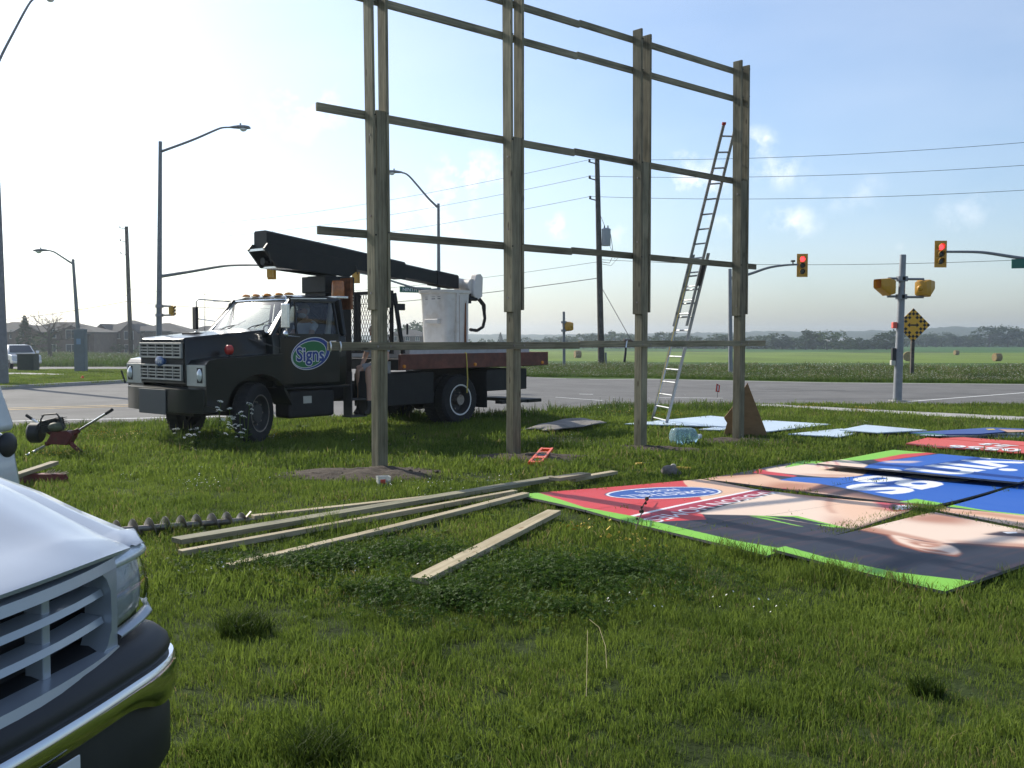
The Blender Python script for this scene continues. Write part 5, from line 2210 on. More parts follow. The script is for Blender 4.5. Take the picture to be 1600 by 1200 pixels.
mb.build('guard_brace', 'chassis_black', truck, bevel=.006)

# --- turret, beacon and boom
mb = MB()
mb.bb(-2.02, -2.62, -.30, .30, 1.05, 2.62)
mb.bb(-1.98, -2.66, -.34, .34, 2.50, 2.80)
mb.build('boom_turret', 'boom_black', truck, bevel=.02)
bx, by = -2.12, .52
mb = MB()
mb.bb(bx + .13, bx - .13, by - .13, by + .13, 2.385, 2.43)
mb.tube([(bx, by, 2.2), (bx, by, 2.385)], .04, 8)
bs_ = mb.build('beacon_base', 'worn_chrome', truck, bevel=.008)
mb = MB()
mb.lathe([(.115, 2.43), (.118, 2.5), (.112, 2.66), (.10, 2.70), (0, 2.71)], (bx, by, 0), 'z', 20)
mb.build('beacon_lens', 'beacon_amber', bs_, smooth=40)
mb = MB()
mb.bb(bx - .2, bx - .26, by - .2, by + .1, 2.2, 2.76)
mb.build('beacon_guard', 'rust', truck)

def boom_sec(x, z, w, h):
    return [Vector((x, y, q)) for (y, q) in ((-w, z - h), (-w, z + h - .03), (-w + .03, z + h), (w - .03, z + h), (w, z + h - .03), (w, z - h))]
mb = MB()
mb.loft([boom_sec(-.86, 3.365, .18, .155), boom_sec(-2.6, 3.17, .18, .165), boom_sec(-4.1, 3.0, .17, .165)])
bo = mb.build('outer_boom', 'boom_black', truck)
mb = MB()
mb.loft([boom_sec(-4.1, 3.0, .145, .135), boom_sec(-5.35, 2.87, .14, .13)])
mb.build('inner_boom', 'boom_black', bo)
mb = MB()
mb.loft([boom_sec(-5.0, 2.905, .155, .145), boom_sec(-5.62, 2.845, .15, .14)])
mb.build('boom_tip', 'rubber', bo)
for s in (-1, 1):
    mb = MB()
    mb.ext([Vector((x, s * .20, z)) for (x, z) in ((-.76, 3.20), (-1.02, 2.90), (-2.62, 2.80), (-2.80, 2.92), (-2.85, 3.08), (-.84, 3.30))], (0, s * .05, 0))
    mb.build('boom_cradle', 'boom_black', bo, bevel=.008)
mb = MB()
mb.bb(-1.04, -2.5, -.19, .19, 2.89, 2.92)
mb.bb(-.78, -.82, -.24, .24, 3.17, 3.21)
mb.build('cradle_plate', 'worn_chrome', bo)
mb = MB()
mb.tube([(-.90, 0, 3.0), (-2.2, 0, 3.02)], .07, 12)
mb.build('lift_cylinder', 'boom_black', bo, smooth=True)
mb = MB()
mb.tube([(-.82, .21, 3.25), (-.86, .26, 3.1), (-.90, .25, 2.95)], .012, 6)
mb.tube([(-2.75, .26, 3.02), (-2.79, .27, 2.86)], .012, 6)
mb.build('boom_hose', 'wire', bo)
mb = MB()
mb.bb(-.9, -4.05, .191, .197, 3.05, 3.10)
for p in mb.v:
    p.z += (-.9 - p.x) * -.112 + .12
mb.build('boom_rib', 'boom_black', bo)

# --- bucket on its knuckle
def bk_sec(z, s, cx=-5.33, cy=0.03, hx=.37, hy=.40):
    r = .08
    pts = []
    for (sx, sy) in ((1, 1), (-1, 1), (-1, -1), (1, -1)):
        for k in range(4):
            a = math.atan2(sy, sx) - R(45) + R(30) * k
            pts.append(Vector((cx + sx * (hx * s - r) + r * math.cos(a), cy + sy * (hy * s - r) + r * math.sin(a), z)))
    return pts
mb = MB()
mb.loft([bk_sec(1.50, .86), bk_sec(1.9, .90), bk_sec(2.58, .965), bk_sec(2.60, 1.04), bk_sec(2.655, 1.05), bk_sec(2.66, .98), bk_sec(2.2, .92)], cap=True)
bk = mb.build('bucket', 'bucket_white', truck, smooth=35)
mb = MB()
mb.bb(-5.0, -4.90, -.14, .24, 1.97, 2.07)
mb.build('bucket_step', 'bucket_white', bk, bevel=.015)
mb = MB()
for (y0, w_) in ((-.18, .07), (.0, .1), (.17, .08)):
    mb.bb(-4.974, -4.98, y0, y0 + w_, 2.47, 2.485)
    mb.bb(-4.974, -4.98, y0, y0 + w_, 2.515, 2.525)
mb.build('bucket_marking', 'rim_dark', bk)['kind'] = 'stuff'
mb = MB()
mb.bb(-5.25, -5.32, .385, .45, 1.5, 2.66)
mb.bb(-5.55, -5.60, .385, .44, 1.5, 2.45)
mb.build('bucket_channel', 'bucket_white', bk, bevel=.01)
mb = MB()
mb.bb(-5.325, -5.345, .385, .43, 1.5, 2.55)
mb.bb(-5.53, -5.55, .385, .42, 1.5, 2.4)
mb.build('rust_streak', 'rust', bk)
mb = MB()
mb.tube([(-5.58, 0, 2.84), (-5.92, .05, 2.80)], [.11, .12], 14)
mb.tube([(-5.86, -.12, 2.78), (-5.86, .30, 2.78)], .13, 14)
mb.build('knuckle', 'bucket_white', truck, smooth=40)
mb = MB()
mb.ext([Vector((x, .22, z)) for (x, z) in ((-5.82, 2.72), (-5.92, 3.0), (-6.05, 3.02), (-6.12, 2.95), (-6.1, 2.55), (-5.95, 2.48), (-5.83, 2.55))], (0, .16, 0))
mb.build('knuckle_cover', 'bucket_white', truck, bevel=.02)
mb = MB()
mb.bb(-5.62, -5.80, .15, .34, 2.40, 2.62)
mb.tube([(-5.7, .3, 2.5), (-5.95, .34, 2.5)], .05, 10)
mb.build('valve_block', 'rubber', truck, bevel=.01)
mb = MB()
mb.ext([Vector((x, .30, z)) for (x, z) in ((-5.40, 2.66), (-5.52, 2.66), (-5.60, 2.3), (-5.55, 2.28), (-5.48, 2.45))], (0, .05, 0))
mb.build('bucket_hinge', 'bucket_white', truck, bevel=.008)
for k, (o1, rr) in enumerate(((0, .032), (.05, .022))):
    mb = MB()
    pts = [(-6.05, .28 + o1, 2.52), (-6.22, .28 + o1, 2.38), (-6.30, .26, 2.1), (-6.26, .24, 1.92), (-6.1, .22, 1.84), (-5.9, .2, 1.86)]
    fine = []
    for i in range(len(pts) - 1):
        for q in range(4):
            fine.append(Vector(pts[i]).lerp(Vector(pts[i + 1]), q / 4))
    fine.append(Vector(pts[-1]))
    mb.tube(fine, [rr * (1 + .12 * (i % 2)) for i in range(len(fine))], 8)
    mb.build('hydraulic_hose', 'rubber', truck, smooth=60)
# aerial
mb = MB()
mb.tube([(-.30, -.85, 1.8), (-.32, -.86, 2.55)], [.006, .003], 5)
mb.build('aerial', 'wire', truck)
# ------------------------------------------------------------------ white sport utility vehicle at the camera's left (own frame: x forward, y left)
SO = Vector((-1.295, 2.455, 0))
SFW = Vector((.97, -.24, 0)).normalized()
suv = thing('white_suv', 'silver white sport utility vehicle nosing into the lower left corner with a chrome bumper', 'car', SO, math.atan2(SFW.y, SFW.x))
def fx(y):
    """Plan curve of the nose."""
    return -.035 - .11 * (abs(y) / .74) ** 2.2
YS = [(-.76 + .0633333 * k) for k in range(25)]
def hood_top(x, y, w):
    zc = lerp_tab(-x, [(.0, 1.035), (.15, 1.075), (.25, 1.102), (.44, 1.172), (.6, 1.235), (.8, 1.295), (1.0, 1.34), (1.3, 1.385)])
    e = abs(y) / w
    return zc - .045 * e ** 3 + .012 * math.exp(-((abs(y) - .5) / .1) ** 2)
rings = []
for (dx, dz) in ((-.03, -.010), (.004, -.006), (.008, .006), (-.015, .016)):
    rings.append([Vector((fx(y) + dx, y, 1.035 + dz - .03 * (abs(y) / .76) ** 3)) for y in YS])
for x in (-.17, -.20, -.24, -.30, -.38, -.46, -.55, -.65, -.75, -.88, -1.0, -1.25):
    w = .76 + .05 * min(1, (-x - .2) / .8)
    rings.append([Vector((x if x < -.28 else min(x, fx(y) - .02 + (x + .17)), y * w / .76, hood_top(x, y, .76) - (.012 if abs(y) > .75 else 0))) for y in YS])
mb = MB()
mb.loft(rings, cap=False, closed=False)
bn = mb.build('bonnet', 'silver_paint', suv, smooth=50)
for s in (-1, 1):
    rings = []
    for (x, yi, zi, ysh, zsh, yo, zo, zb) in ((-.152, .752, 1.008, .80, 1.008, .85, 1.007, 1.004), (-.170, .752, 1.018, .80, 1.018, .86, 1.014, 1.005), (-.196, .755, 1.024, .85, 1.026, .885, 1.020, 1.012), (-.228, .757, 1.034, .88, 1.034, .92, 1.026, 1.014),
            (-.252, .760, 1.040, .895, 1.038, .945, 1.030, 1.016), (-.262, .761, 1.043, .90, 1.040, .948, .98, .50), (-.44, .768, 1.110, .905, 1.095, .955, 1.0, .50), (-.6, .778, 1.172, .905, 1.155, .965, 1.04, .5),
            (-.8, .792, 1.232, .905, 1.21, .975, 1.09, .5), (-1.0, .805, 1.276, .91, 1.25, .985, 1.12, .5), (-1.3, .80, 1.322, .92, 1.28, .99, 1.15, .5), (-1.75, .84, 1.335, .93, 1.29, .99, 1.16, .5)):
        arch = zb
        if -1.45 < x < -.55:
            arch = .40 + math.sqrt(max(0, .45 ** 2 - (x + 1.0) ** 2))
        low = arch < .95
        rings.append([Vector((x, s * y, z)) for (y, z) in ((yi, zi), ((yi + ysh) / 2, (zi + zsh) / 2 + .008), (ysh, zsh), (yo - .012, zo + (.03 if low else .006)), (yo, zo), (yo + (.01 if low else 0), max(arch + .08, .80) if low else (zo + arch) / 2), (yo, arch))])
    mb = MB()
    mb.loft(rings, cap=False, closed=False)
    wg = mb.build('wing', 'silver_paint', suv, smooth=55)
    # headlight: clear lens with a bright bowl behind it, turn lens on top
    def hl(t, z0, z1, k):
        pts = [(-.112, .632), (-.122, .71), (-.138, .79), (-.165, .875), (-.225, .94)]
        i = min(3, int(t * 4))
        f = t * 4 - i
        x = pts[i][0] * (1 - f) + pts[i + 1][0] * f
        y = pts[i][1] * (1 - f) + pts[i + 1][1] * f
        return x, y
    def lens(name, z0a, z1a, z0b, z1b, m, push, par, t0=0.0, t1=1.0):
        rings = []
        for i in range(13):
            t = t0 + (t1 - t0) * i / 12
            x, y = hl(t, 0, 0, 0)
            a, b = z0a + (z0b - z0a) * t, z1a + (z1b - z1a) * t
            ring = []
            for k in range(7):
                q = k / 6
                bul = .018 * math.sin(math.pi * q) + push
                ring.append(Vector((x + bul * .9 - .018 * q, s * (y + bul * .25 - .012 * q), a + (b - a) * q)))
            rings.append(ring)
        mb = MB()
        mb.loft(rings, cap=False, closed=False)
        return mb.build(name, m, par, smooth=60)
    bowl = lens('headlight', .765, 1.002, .79, 1.008, 'lamp_glass', -.03, suv, -.0, 1.0)
    lens('headlight_lens', .77, .965, .795, .965, 'head_glass', .0, bowl)
    mb = MB()
    mb.lathe([(0, 0), (.03, .004), (.055, .018), (.062, .03)], (-.205, s * .77, .865), 'x', 18)
    mb.build('bulb_reflector', 'chrome', bowl, smooth=True)
    lens('turn_lens', .968, 1.006, .968, 1.016, 'lamp_glass', -.006, suv, .0, .9)
    lens('lamp_frame', .745, .772, .765, .797, 'silver_paint', .012, suv)
# grille shell following the nose
def shell(name, y0, y1, z0, z1, d0, d1, m, par, n=14, rnd=.0):
    rings = []
    for i in range(n + 1):
        y = y0 + (y1 - y0) * i / n
        x = fx(y)
        rings.append([Vector((x + d0, y, z0)), Vector((x + d1, y, z0 + .006)), Vector((x + d1 - .008, y, z1 - .006)), Vector((x + d0, y, z1))])
    mb = MB()
    mb.loft(rings)
    return mb.build(name, m, par, smooth=40)
gr = shell('grille_surround', -.63, .63, .972, 1.014, -.08, .008, 'silver_paint', suv)
shell('bonnet_gap', -.74, .74, 1.010, 1.028, -.10, -.03, 'black_plastic', gr)
shell('grille_sill', -.63, .63, .695, .735, -.08, .02, 'silver_paint', gr)
for s in (-1, 1):
    y0 = .59
    rings = []
    mb = MB()
    for (z, e) in ((.722, .05), (.745, .022), (.79, .002), (.85, 0), (.915, .002), (.955, .022), (.980, .05)):
        rings.append([Vector((fx(y0) - .09, s * (y0 - e), z)), Vector((fx(y0) + .006, s * (y0 - e), z)), Vector((fx(.63) + .006, s * .632, z)), Vector((fx(.63) - .09, s * .632, z))])
    mb.loft(rings)
    mb.build('grille_cheek', 'silver_paint', gr, smooth=40)
    mb = MB()
    mb.bb(-.20, -.26, s * .60, s * .64, .74, 1.0)
    mb.build('lamp_gap', 'bumper_black', gr)
shell('grille_backing', -.60, .60, .70, 1.0, -.16, -.13, 'black_plastic', gr)
for z in (.822, .908):
    shell('grille_bar', -.585, .585, z - .016, z + .016, -.10, -.02, 'silver_paint', gr)
for y in (-.30, 0, .30):
    mb = MB()
    mb.bb(fx(y) - .11, fx(y) - .045, y - .016, y + .016, .730, .976)
    mb.build('grille_upright', 'silver_paint', gr, bevel=.006)
# bumper: black pad, chrome bar, black valance
PL = [(-.70, -1.01), (-.40, -1.005), (-.20, -.972), (-.105, -.895), (-.055, -.75), (-.03, -.55), (-.01, -.3), (0, 0), (-.01, .3), (-.03, .55), (-.055, .75), (-.105, .895), (-.20, .972), (-.40, 1.005), (-.70, 1.01)]
def along(name, secf, m, par, smooth=45):
    rings = []
    n = len(PL)
    fine = []
    for i in range(n - 1):
        p0, p1, p2, p3 = [Vector(PL[max(0, min(n - 1, i + k))]) for k in (-1, 0, 1, 2)]
        for q in range(4):
            t = q / 4
            fine.append(.5 * ((2 * p1) + (p2 - p0) * t + (2 * p0 - 5 * p1 + 4 * p2 - p3) * t * t + (3 * p1 - p0 - 3 * p2 + p3) * t ** 3))
    fine.append(Vector(PL[-1]))
    for i, p in enumerate(fine):
        a, b = fine[max(0, i - 1)], fine[min(len(fine) - 1, i + 1)]
        d = (b - a).normalized()
        nn = Vector((d.y, -d.x))
        rings.append([Vector((p.x + nn.x * o, p.y + nn.y * o, z)) for (o, z) in secf(p.y)])
    mb = MB()
    mb.loft(rings)
    return mb.build(name, m, par, smooth=smooth)
pad = along('bumper', lambda y: [(-.2, .60), (0, .622), (.012, .655), (.004, .685), (-.03, .715), (-.13, .742), (-.2, .742)], 'bumper_black', suv)
along('chrome_bar', lambda y: [(-.05, .545 - .06 * sstep(abs(y), .55, .8)), (.018, .55 - .06 * sstep(abs(y), .55, .8)), (.034, .575 - .04 * sstep(abs(y), .55, .8)), (.034, .615), (.022, .634), (-.02, .64), (-.05, .63)], 'chrome', pad)
along('valance', lambda y: [(-.2, .24), (-.02, .25), (.008, .30), (.008, .44), (-.01, .555 - .06 * sstep(abs(y), .55, .8)), (-.2, .56 - .06 * sstep(abs(y), .55, .8))], 'bumper_black', pad)
mb = MB()
mb.bb(.036, .042, -.05, .255, .40, .548)
mb.build('licence_plate', 'sign_white', pad, bevel=.004)
# rest of the body
mb = MB()
def sec(x, w, z0, z1):
    return [Vector((x, y, z)) for (y, z) in ((-w + .06, z0), (-w, z0 + .12), (-w - .005, (z0 + z1) / 2), (-w, z1 - .1), (-w + .05, z1), (w - .05, z1), (w, z1 - .1), (w + .005, (z0 + z1) / 2), (w, z0 + .12), (w - .06, z0))]
mb.loft([sec(-1.6, .98, .42, 1.29), sec(-3.2, .985, .42, 1.30), sec(-4.9, .96, .45, 1.30), sec(-5.15, .92, .5, 1.25)])
mb.build('body_side', 'silver_paint', suv, smooth=40)
mb = MB()
def rsec(x, w, z):
    return [Vector((x, y, q)) for (y, q) in ((-w, z - .04), (-w + .05, z), (0, z + .025), (w - .05, z), (w, z - .04))]
mb.loft([rsec(-2.0, .70, 1.80), rsec(-2.2, .73, 1.85), rsec(-3.5, .74, 1.87), rsec(-4.9, .72, 1.84)])
mb.build('roof', 'silver_paint', suv, smooth=50)
for s in (-1, 1):
    for (x0, x1, xt0, xt1) in ((-1.45, -1.56, -2.0, -2.12), (-2.55, -2.68, -2.6, -2.7), (-3.7, -3.85, -3.7, -3.82), (-4.95, -5.12, -4.75, -4.92)):
        mb = MB()
        mb.ext([Vector((x0, s * .93, 1.22)), Vector((x1, s * .93, 1.22)), Vector((xt1, s * .72, 1.83)), Vector((xt0, s * .72, 1.83))], (0, -s * .05, 0))
        mb.build('pillar', 'silver_paint', suv)
    mb = MB()
    mb.poly([Vector((-1.5, s * .915, 1.22)), Vector((-5.05, s * .915, 1.22)), Vector((-4.85, s * .71, 1.82)), Vector((-2.05, s * .71, 1.82))])
    mb.build('side_glass', 'dark_glass', suv)
    mb = MB()
    mb.box((-1.62, s * 1.12, 1.3), (.12, .22, .17))
    mb.build('door_mirror', 'bumper_black', suv, bevel=.03)
mb = MB()
mb.poly([(-1.38, -.86, 1.31), (-1.38, .86, 1.31), (-2.05, .69, 1.82), (-2.05, -.69, 1.82)])
mb.build('windscreen', 'dark_glass', suv)
mb = MB()
mb.bb(-1.22, -1.5, -.80, .80, 1.0, 1.30)
mb.build('cowl', 'bumper_black', suv)
for (x, s) in ((-1.0, 1), (-1.0, -1), (-4.05, 1), (-4.05, -1)):
    wheel_part('wheel', suv, (x, s * .84, .38), .38, .24, side=s)

# ------------------------------------------------------------------ generic body for the cars further off
def side_car(root, low, green, w, wg, paint, glass, zg):
    mb = MB()
    mb.ext([Vector((x, -w, z)) for (x, z) in low], (0, 2 * w, 0))
    b = mb.build('body', paint, root, bevel=.07, seg=3)
    n = len(green)
    ring = lambda f: [Vector((x, f * (w - .05 if z < zg + .02 else wg), z)) for (x, z) in green]
    mb = MB()
    mb.loft([ring(-1), ring(1)])
    c = mb.build('cabin', paint, root, bevel=.04, seg=2)
    return b, c

WC = Vector((-5.99, 6.75, gz(-6.0, 6.75)))
wcar = thing('white_car', 'white hatchback at the left edge with a dark tail lamp, beyond the white bonnet', 'car', WC, R(178))
low = [(2.05, .35), (2.1, .6), (2.0, .82), (1.2, .96), (-2.13, 1.0), (-2.20, .85), (-2.24, .6), (-2.16, .35)]
green = [(1.1, .955), (.35, 1.42), (-.1, 1.5), (-1.85, 1.5), (-2.13, 1.40), (-2.215, .995)]
mb = MB()
mb.ext([Vector((x, -.86, z)) for (x, z) in low], (0, 1.72, 0))
mb.build('body', 'white_paint', wcar, bevel=.09, seg=3)
mb = MB()
mb.loft([[Vector((x, f * (.84 if z < 1.0 else .76), z)) for (x, z) in green] for f in (-1, 1)])
mb.build('cabin', 'white_paint', wcar, bevel=.06, seg=3)
mb = MB()
gl = [(.95, 1.02), (.32, 1.39), (-1.55, 1.43), (-1.75, 1.03)]
mb.poly([Vector((x, (.835 + (1.0 - z) * .16 + .012), z)) for (x, z) in gl])
mb.build('side_glass', 'dark_glass', wcar)
mb = MB()
mb.sphere((-2.20, -.70, .90), .105, 14, 10, (.45, 1.1, .9))
mb.build('tail_lamp', 'bumper_black', wcar, smooth=True)
for (x, s) in ((1.35, 1), (1.35, -1), (-1.3, 1), (-1.3, -1)):
    wheel_part('wheel', wcar, (x, s * .76, .31), .31, .2, side=s)

# ------------------------------------------------------------------ white pickup on the far side road
PK = on_ground(28, 74.0)
pk = thing('white_pickup', 'white pickup with a dark windscreen on the far road behind the dark bin', 'pickup', (PK.x, PK.y, PK.z + .01), R(-52))
low = [(2.9, .5), (2.92, .95), (2.8, 1.12), (1.3, 1.2), (-2.7, 1.2), (-2.75, .55)]
mb = MB()
mb.ext([Vector((x, -.98, z)) for (x, z) in low], (0, 1.96, 0))
mb.build('body', 'white_paint', pk, bevel=.08, seg=3)
green = [(1.35, 1.2), (.45, 1.82), (-1.0, 1.85), (-1.3, 1.2)]
mb = MB()
mb.loft([[Vector((x, f * (.95 if z < 1.3 else .76), z)) for (x, z) in green] for f in (-1, 1)])
mb.build('cabin', 'white_paint', pk, bevel=.05, seg=2)
mb = MB()
mb.poly([(1.28, -.8, 1.28), (1.28, .8, 1.28), (.56, .68, 1.79), (.56, -.68, 1.79)])
for p in mb.v:
    p.x += .045
    p.z += .03
mb.build('windscreen', 'house_glass', pk)
for s in (-1, 1):
    mb = MB()
    mb.poly([Vector((x, s * (.955 - (z - 1.2) * .31 + .014), z)) for (x, z) in ((1.1, 1.26), (.42, 1.74), (-.92, 1.77), (-1.15, 1.26))])
    mb.build('side_glass', 'house_glass', pk)
    mb = MB()
    mb.box((2.9, s * .72, .98), (.08, .36, .2))
    mb.build('headlight', 'lamp_glass', pk, bevel=.02)
    mb = MB()
    mb.box((1.2, s * 1.1, 1.32), (.12, .2, .2))
    mb.build('door_mirror', 'white_paint', pk, bevel=.03)
mb = MB()
mb.bb(2.91, 2.96, -.5, .5, .82, 1.08)
mb.build('grille', 'chassis_black', pk)
mb = MB()
mb.bb(2.85, 3.02, -.98, .98, .52, .76)
mb.build('bumper', 'worn_chrome', pk, bevel=.04)
for (x, s) in ((1.85, 1), (1.85, -1), (-1.75, 1), (-1.75, -1)):
    wheel_part('wheel', pk, (x, s * .88, .40), .40, .26, side=s)
# ------------------------------------------------------------------ people
def head(root, c, cap=None, beard=False):
    """Head facing +X in the person's own frame: skull, jaw, nose, brow, ears, eyes."""
    c = Vector(c)
    mb = MB()
    mb.sphere(c, .1, 20, 14, (1.0, .78, 1.15))
    for p in mb.v:
        q = p - c
        if q.z < 0:                                     # narrow towards the chin, jaw forward
            q.y *= 1 + q.z * 3.0
            q.x *= 1 + (q.z * 1.6 if q.x < 0 else q.z * .4)
        if q.x > .085 and abs(q.y) < .02 and -.05 < q.z < .02:
            q.x += .018                                # nose ridge
        if q.x > .07 and abs(abs(q.y) - .035) < .018 and .0 < q.z < .035:
            q.x -= .010                                # eye sockets
        p.x, p.y, p.z = (c + q)
    h = mb.build('head', 'skin', root, smooth=80)
    mb = MB()
    mb.sphere(c + Vector((.105, 0, -.018)), .02, 10, 8, (1.1, .75, 1.2))
    mb.build('nose', 'skin', h, smooth=True)
    for s in (-1, 1):
        mb = MB()
        mb.sphere(c + Vector((.082, s * .033, .016)), .012, 10, 8)
        mb.build('eye', 'black_print', h, smooth=True)
        mb = MB()
        mb.sphere(c + Vector((-.005, s * .08, -.005)), .03, 10, 8, (.6, .35, 1.1))
        mb.build('ear', 'skin', h, smooth=True)
    mb = MB()
    mb.sphere(c + Vector((.088, 0, -.062)), .02, 10, 6, (.5, 1.3, .35))
    mb.build('mouth', 'print_red' if not beard else 'skin', h, smooth=True)
    if beard:
        mb = MB()
        mb.sphere(c + Vector((.035, 0, -.075)), .07, 14, 10, (1.0, .95, .85))
        mb.build('beard', 'beard', h, smooth=True)
    mb = MB()
    mb.sphere(c + Vector((-.012, 0, .02)), .103, 18, 12, (1.0, .80, 1.06))
    mb.v = [p if (p.z > c.z + .035 or p.x < c.x - .02) else Vector((min(p.x, c.x - .02), p.y, p.z)) for p in mb.v]
    hr = mb.build('hair', 'bark' if not beard else 'beard', h, smooth=True)
    if cap:
        mb = MB()
        mb.sphere(c + Vector((-.004, 0, .035)), .112, 18, 12, (1.0, .82, .95))
        mb.v = [Vector((p.x, p.y, max(p.z, c.z + .045))) for p in mb.v]
        cp_ = mb.build('cap', cap, root, smooth=60)
        mb = MB()
        rings = []
        for i in range(9):
            a = R(-62 + 15.5 * i)
            r0, r1 = .10, .175
            rings.append([c + Vector((r0 * math.cos(a), r0 * .82 * math.sin(a), .052)), c + Vector((r1 * math.cos(a) * .98, r0 * .9 * math.sin(a), .040)), c + Vector((r1 * math.cos(a) * .98, r0 * .9 * math.sin(a), .036)), c + Vector((r0 * math.cos(a), r0 * .82 * math.sin(a), .046))])
        mb.loft(rings)
        mb.build('cap_peak', cap, cp_, smooth=60)
    return h

def hand(parent, wrist, fwd, palm, side, curl=.5):
    """Palm with four bent fingers and a thumb leaving its side, as one skinned surface per digit."""
    w, f, n = Vector(wrist), Vector(fwd).normalized(), Vector(palm).normalized()
    sd = f.cross(n) * side
    nodes, edges = [(w, .024), (w + f * .05, (.036, .016)), (w + f * .085, (.038, .014))], [(0, 1), (1, 2)]
    skin_obj('palm', nodes, edges, 'skin', parent, 1)
    for k in range(4):
        b = w + f * .085 + sd * (.03 - .02 * k)
        L = (.03, .034, .031, .024)[k]
        d1 = (f + n * curl * .5).normalized()
        d2 = (f + n * curl * 1.3).normalized()
        d3 = (f * .6 + n * curl * 2).normalized()
        pts = [b - f * .015, b + d1 * L, b + d1 * L + d2 * L * .8, b + d1 * L + d2 * L * .8 + d3 * L * .6]
        mb = MB()
        mb.tube(pts, [.0095, .009, .0085, .0065], 8)
        mb.build('finger', 'skin', parent, smooth=True)
    b = w + f * .03 + sd * .034
    d1 = (f * .7 + sd * .8 + n * .3).normalized()
    d2 = (f + sd * .2 + n * .5).normalized()
    mb = MB()
    mb.tube([b - sd * .012, b + d1 * .035, b + d1 * .035 + d2 * .03], [.012, .0105, .008], 8)
    mb.build('thumb', 'skin', parent, smooth=True)

# driver at the wheel
dloc = tw_(-1.42, .47, 1.44)
drv = thing('person', 'bearded driver in a tan cap and white t-shirt sitting in the truck cab', 'person', dloc, TROT)
body = [((0, 0, .10), (.15, .12)), ((-.03, 0, .24), (.14, .12)), ((-.05, 0, .40), (.16, .12)), ((-.05, 0, .50), (.12, .10)), ((-.03, 0, .575), .055), ((-.01, 0, .64), .055),
        ((-.05, .19, .475), .06), ((.10, .27, .26), .045), ((.36, .19, .30), .032), ((-.05, -.19, .475), .06), ((.12, -.26, .26), .045), ((.38, -.14, .30), .032),
        ((.05, .11, .08), .09), ((.46, .13, .12), .07), ((.58, .13, -.26), .05), ((.05, -.11, .08), .09), ((.46, -.13, .12), .07), ((.58, -.13, -.26), .05)]
ed = [(0, 1), (1, 2), (2, 3), (3, 4), (4, 5), (3, 6), (6, 7), (7, 8), (3, 9), (9, 10), (10, 11), (0, 12), (12, 13), (13, 14), (0, 15), (15, 16), (16, 17)]
skin_obj('body', body, ed, 'skin', drv)
sh_ = [((0, 0, .08), (.165, .135)), ((-.03, 0, .24), (.16, .135)), ((-.05, 0, .40), (.18, .135)), ((-.05, 0, .50), (.135, .11)), ((-.04, 0, .545), .075), ((-.05, .19, .475), .075), ((.04, .245, .36), .066), ((-.05, -.19, .475), .075), ((.04, -.245, .36), .066)]
skin_obj('t_shirt', sh_, [(0, 1), (1, 2), (2, 3), (3, 4), (3, 5), (5, 6), (3, 7), (7, 8)], 'shirt_white', drv)
tr_ = [((0, 0, .09), (.165, .13)), ((.06, .11, .08), .10), ((.46, .13, .12), .08), ((.57, .13, -.2), .065), ((.06, -.11, .08), .10), ((.46, -.13, .12), .08), ((.57, -.13, -.2), .065)]
skin_obj('trousers', tr_, [(0, 1), (1, 2), (2, 3), (0, 4), (4, 5), (5, 6)], 'shorts_grey', drv)
head(drv, (.02, 0, .715), 'cap_tan', True)
hand(drv, (.36, .19, .30), (1, -.2, .25), (0, 0, -1), 1, .7)
hand(drv, (.38, -.14, .30), (1, .2, .25), (0, 0, -1), -1, .7)
for o in [c for c in drv.children if c.name.split('.')[0] == 'head']:
    o.rotation_euler = (0, 0, 0)

# helper perched between cab and deck
ploc = tw_(-2.80, .86, 1.06)
hp = thing('person', 'person in a white t-shirt and grey shorts sitting on the truck behind the nearest post', 'person', ploc, TROT + R(8))
body = [((0, 0, .10), (.15, .12)), ((.02, 0, .25), (.13, .11)), ((.06, 0, .42), (.16, .115)), ((.08, 0, .52), (.12, .10)), ((.10, 0, .60), .055), ((.13, 0, .67), .055),
        ((.07, .19, .50), .058), ((.12, .27, .24), .043), ((.34, .17, .14), .03), ((.07, -.19, .50), .058), ((.12, -.27, .24), .043), ((.34, -.14, .14), .03),
        ((.05, .10, .08), .09), ((.46, .11, .08), .066), ((.43, .11, -.28), .055), ((.45, .11, -.62), .036), ((.05, -.10, .08), .09), ((.45, -.13, .06), .066), ((.38, -.14, -.30), .055), ((.42, -.14, -.62), .036)]
ed = [(0, 1), (1, 2), (2, 3), (3, 4), (4, 5), (3, 6), (6, 7), (7, 8), (3, 9), (9, 10), (10, 11), (0, 12), (12, 13), (13, 14), (14, 15), (0, 16), (16, 17), (17, 18), (18, 19)]
skin_obj('body', body, ed, 'skin', hp)
sh_ = [((0, 0, .10), (.165, .135)), ((.02, 0, .25), (.15, .13)), ((.06, 0, .42), (.175, .13)), ((.08, 0, .52), (.135, .11)), ((.09, 0, .57), .072), ((.07, .19, .50), .075), ((.10, .24, .36), .066), ((.07, -.19, .50), .075), ((.10, -.24, .36), .066)]
skin_obj('t_shirt', sh_, [(0, 1), (1, 2), (2, 3), (3, 4), (3, 5), (5, 6), (3, 7), (7, 8)], 'shirt_grey', hp)
so_ = [((0, 0, .09), (.165, .13)), ((.08, .10, .08), .115), ((.40, .11, .085), .105), ((.08, -.10, .08), .115), ((.40, -.125, .07), .105)]
skin_obj('shorts', so_, [(0, 1), (1, 2), (0, 3), (3, 4)], 'shorts_grey', hp)
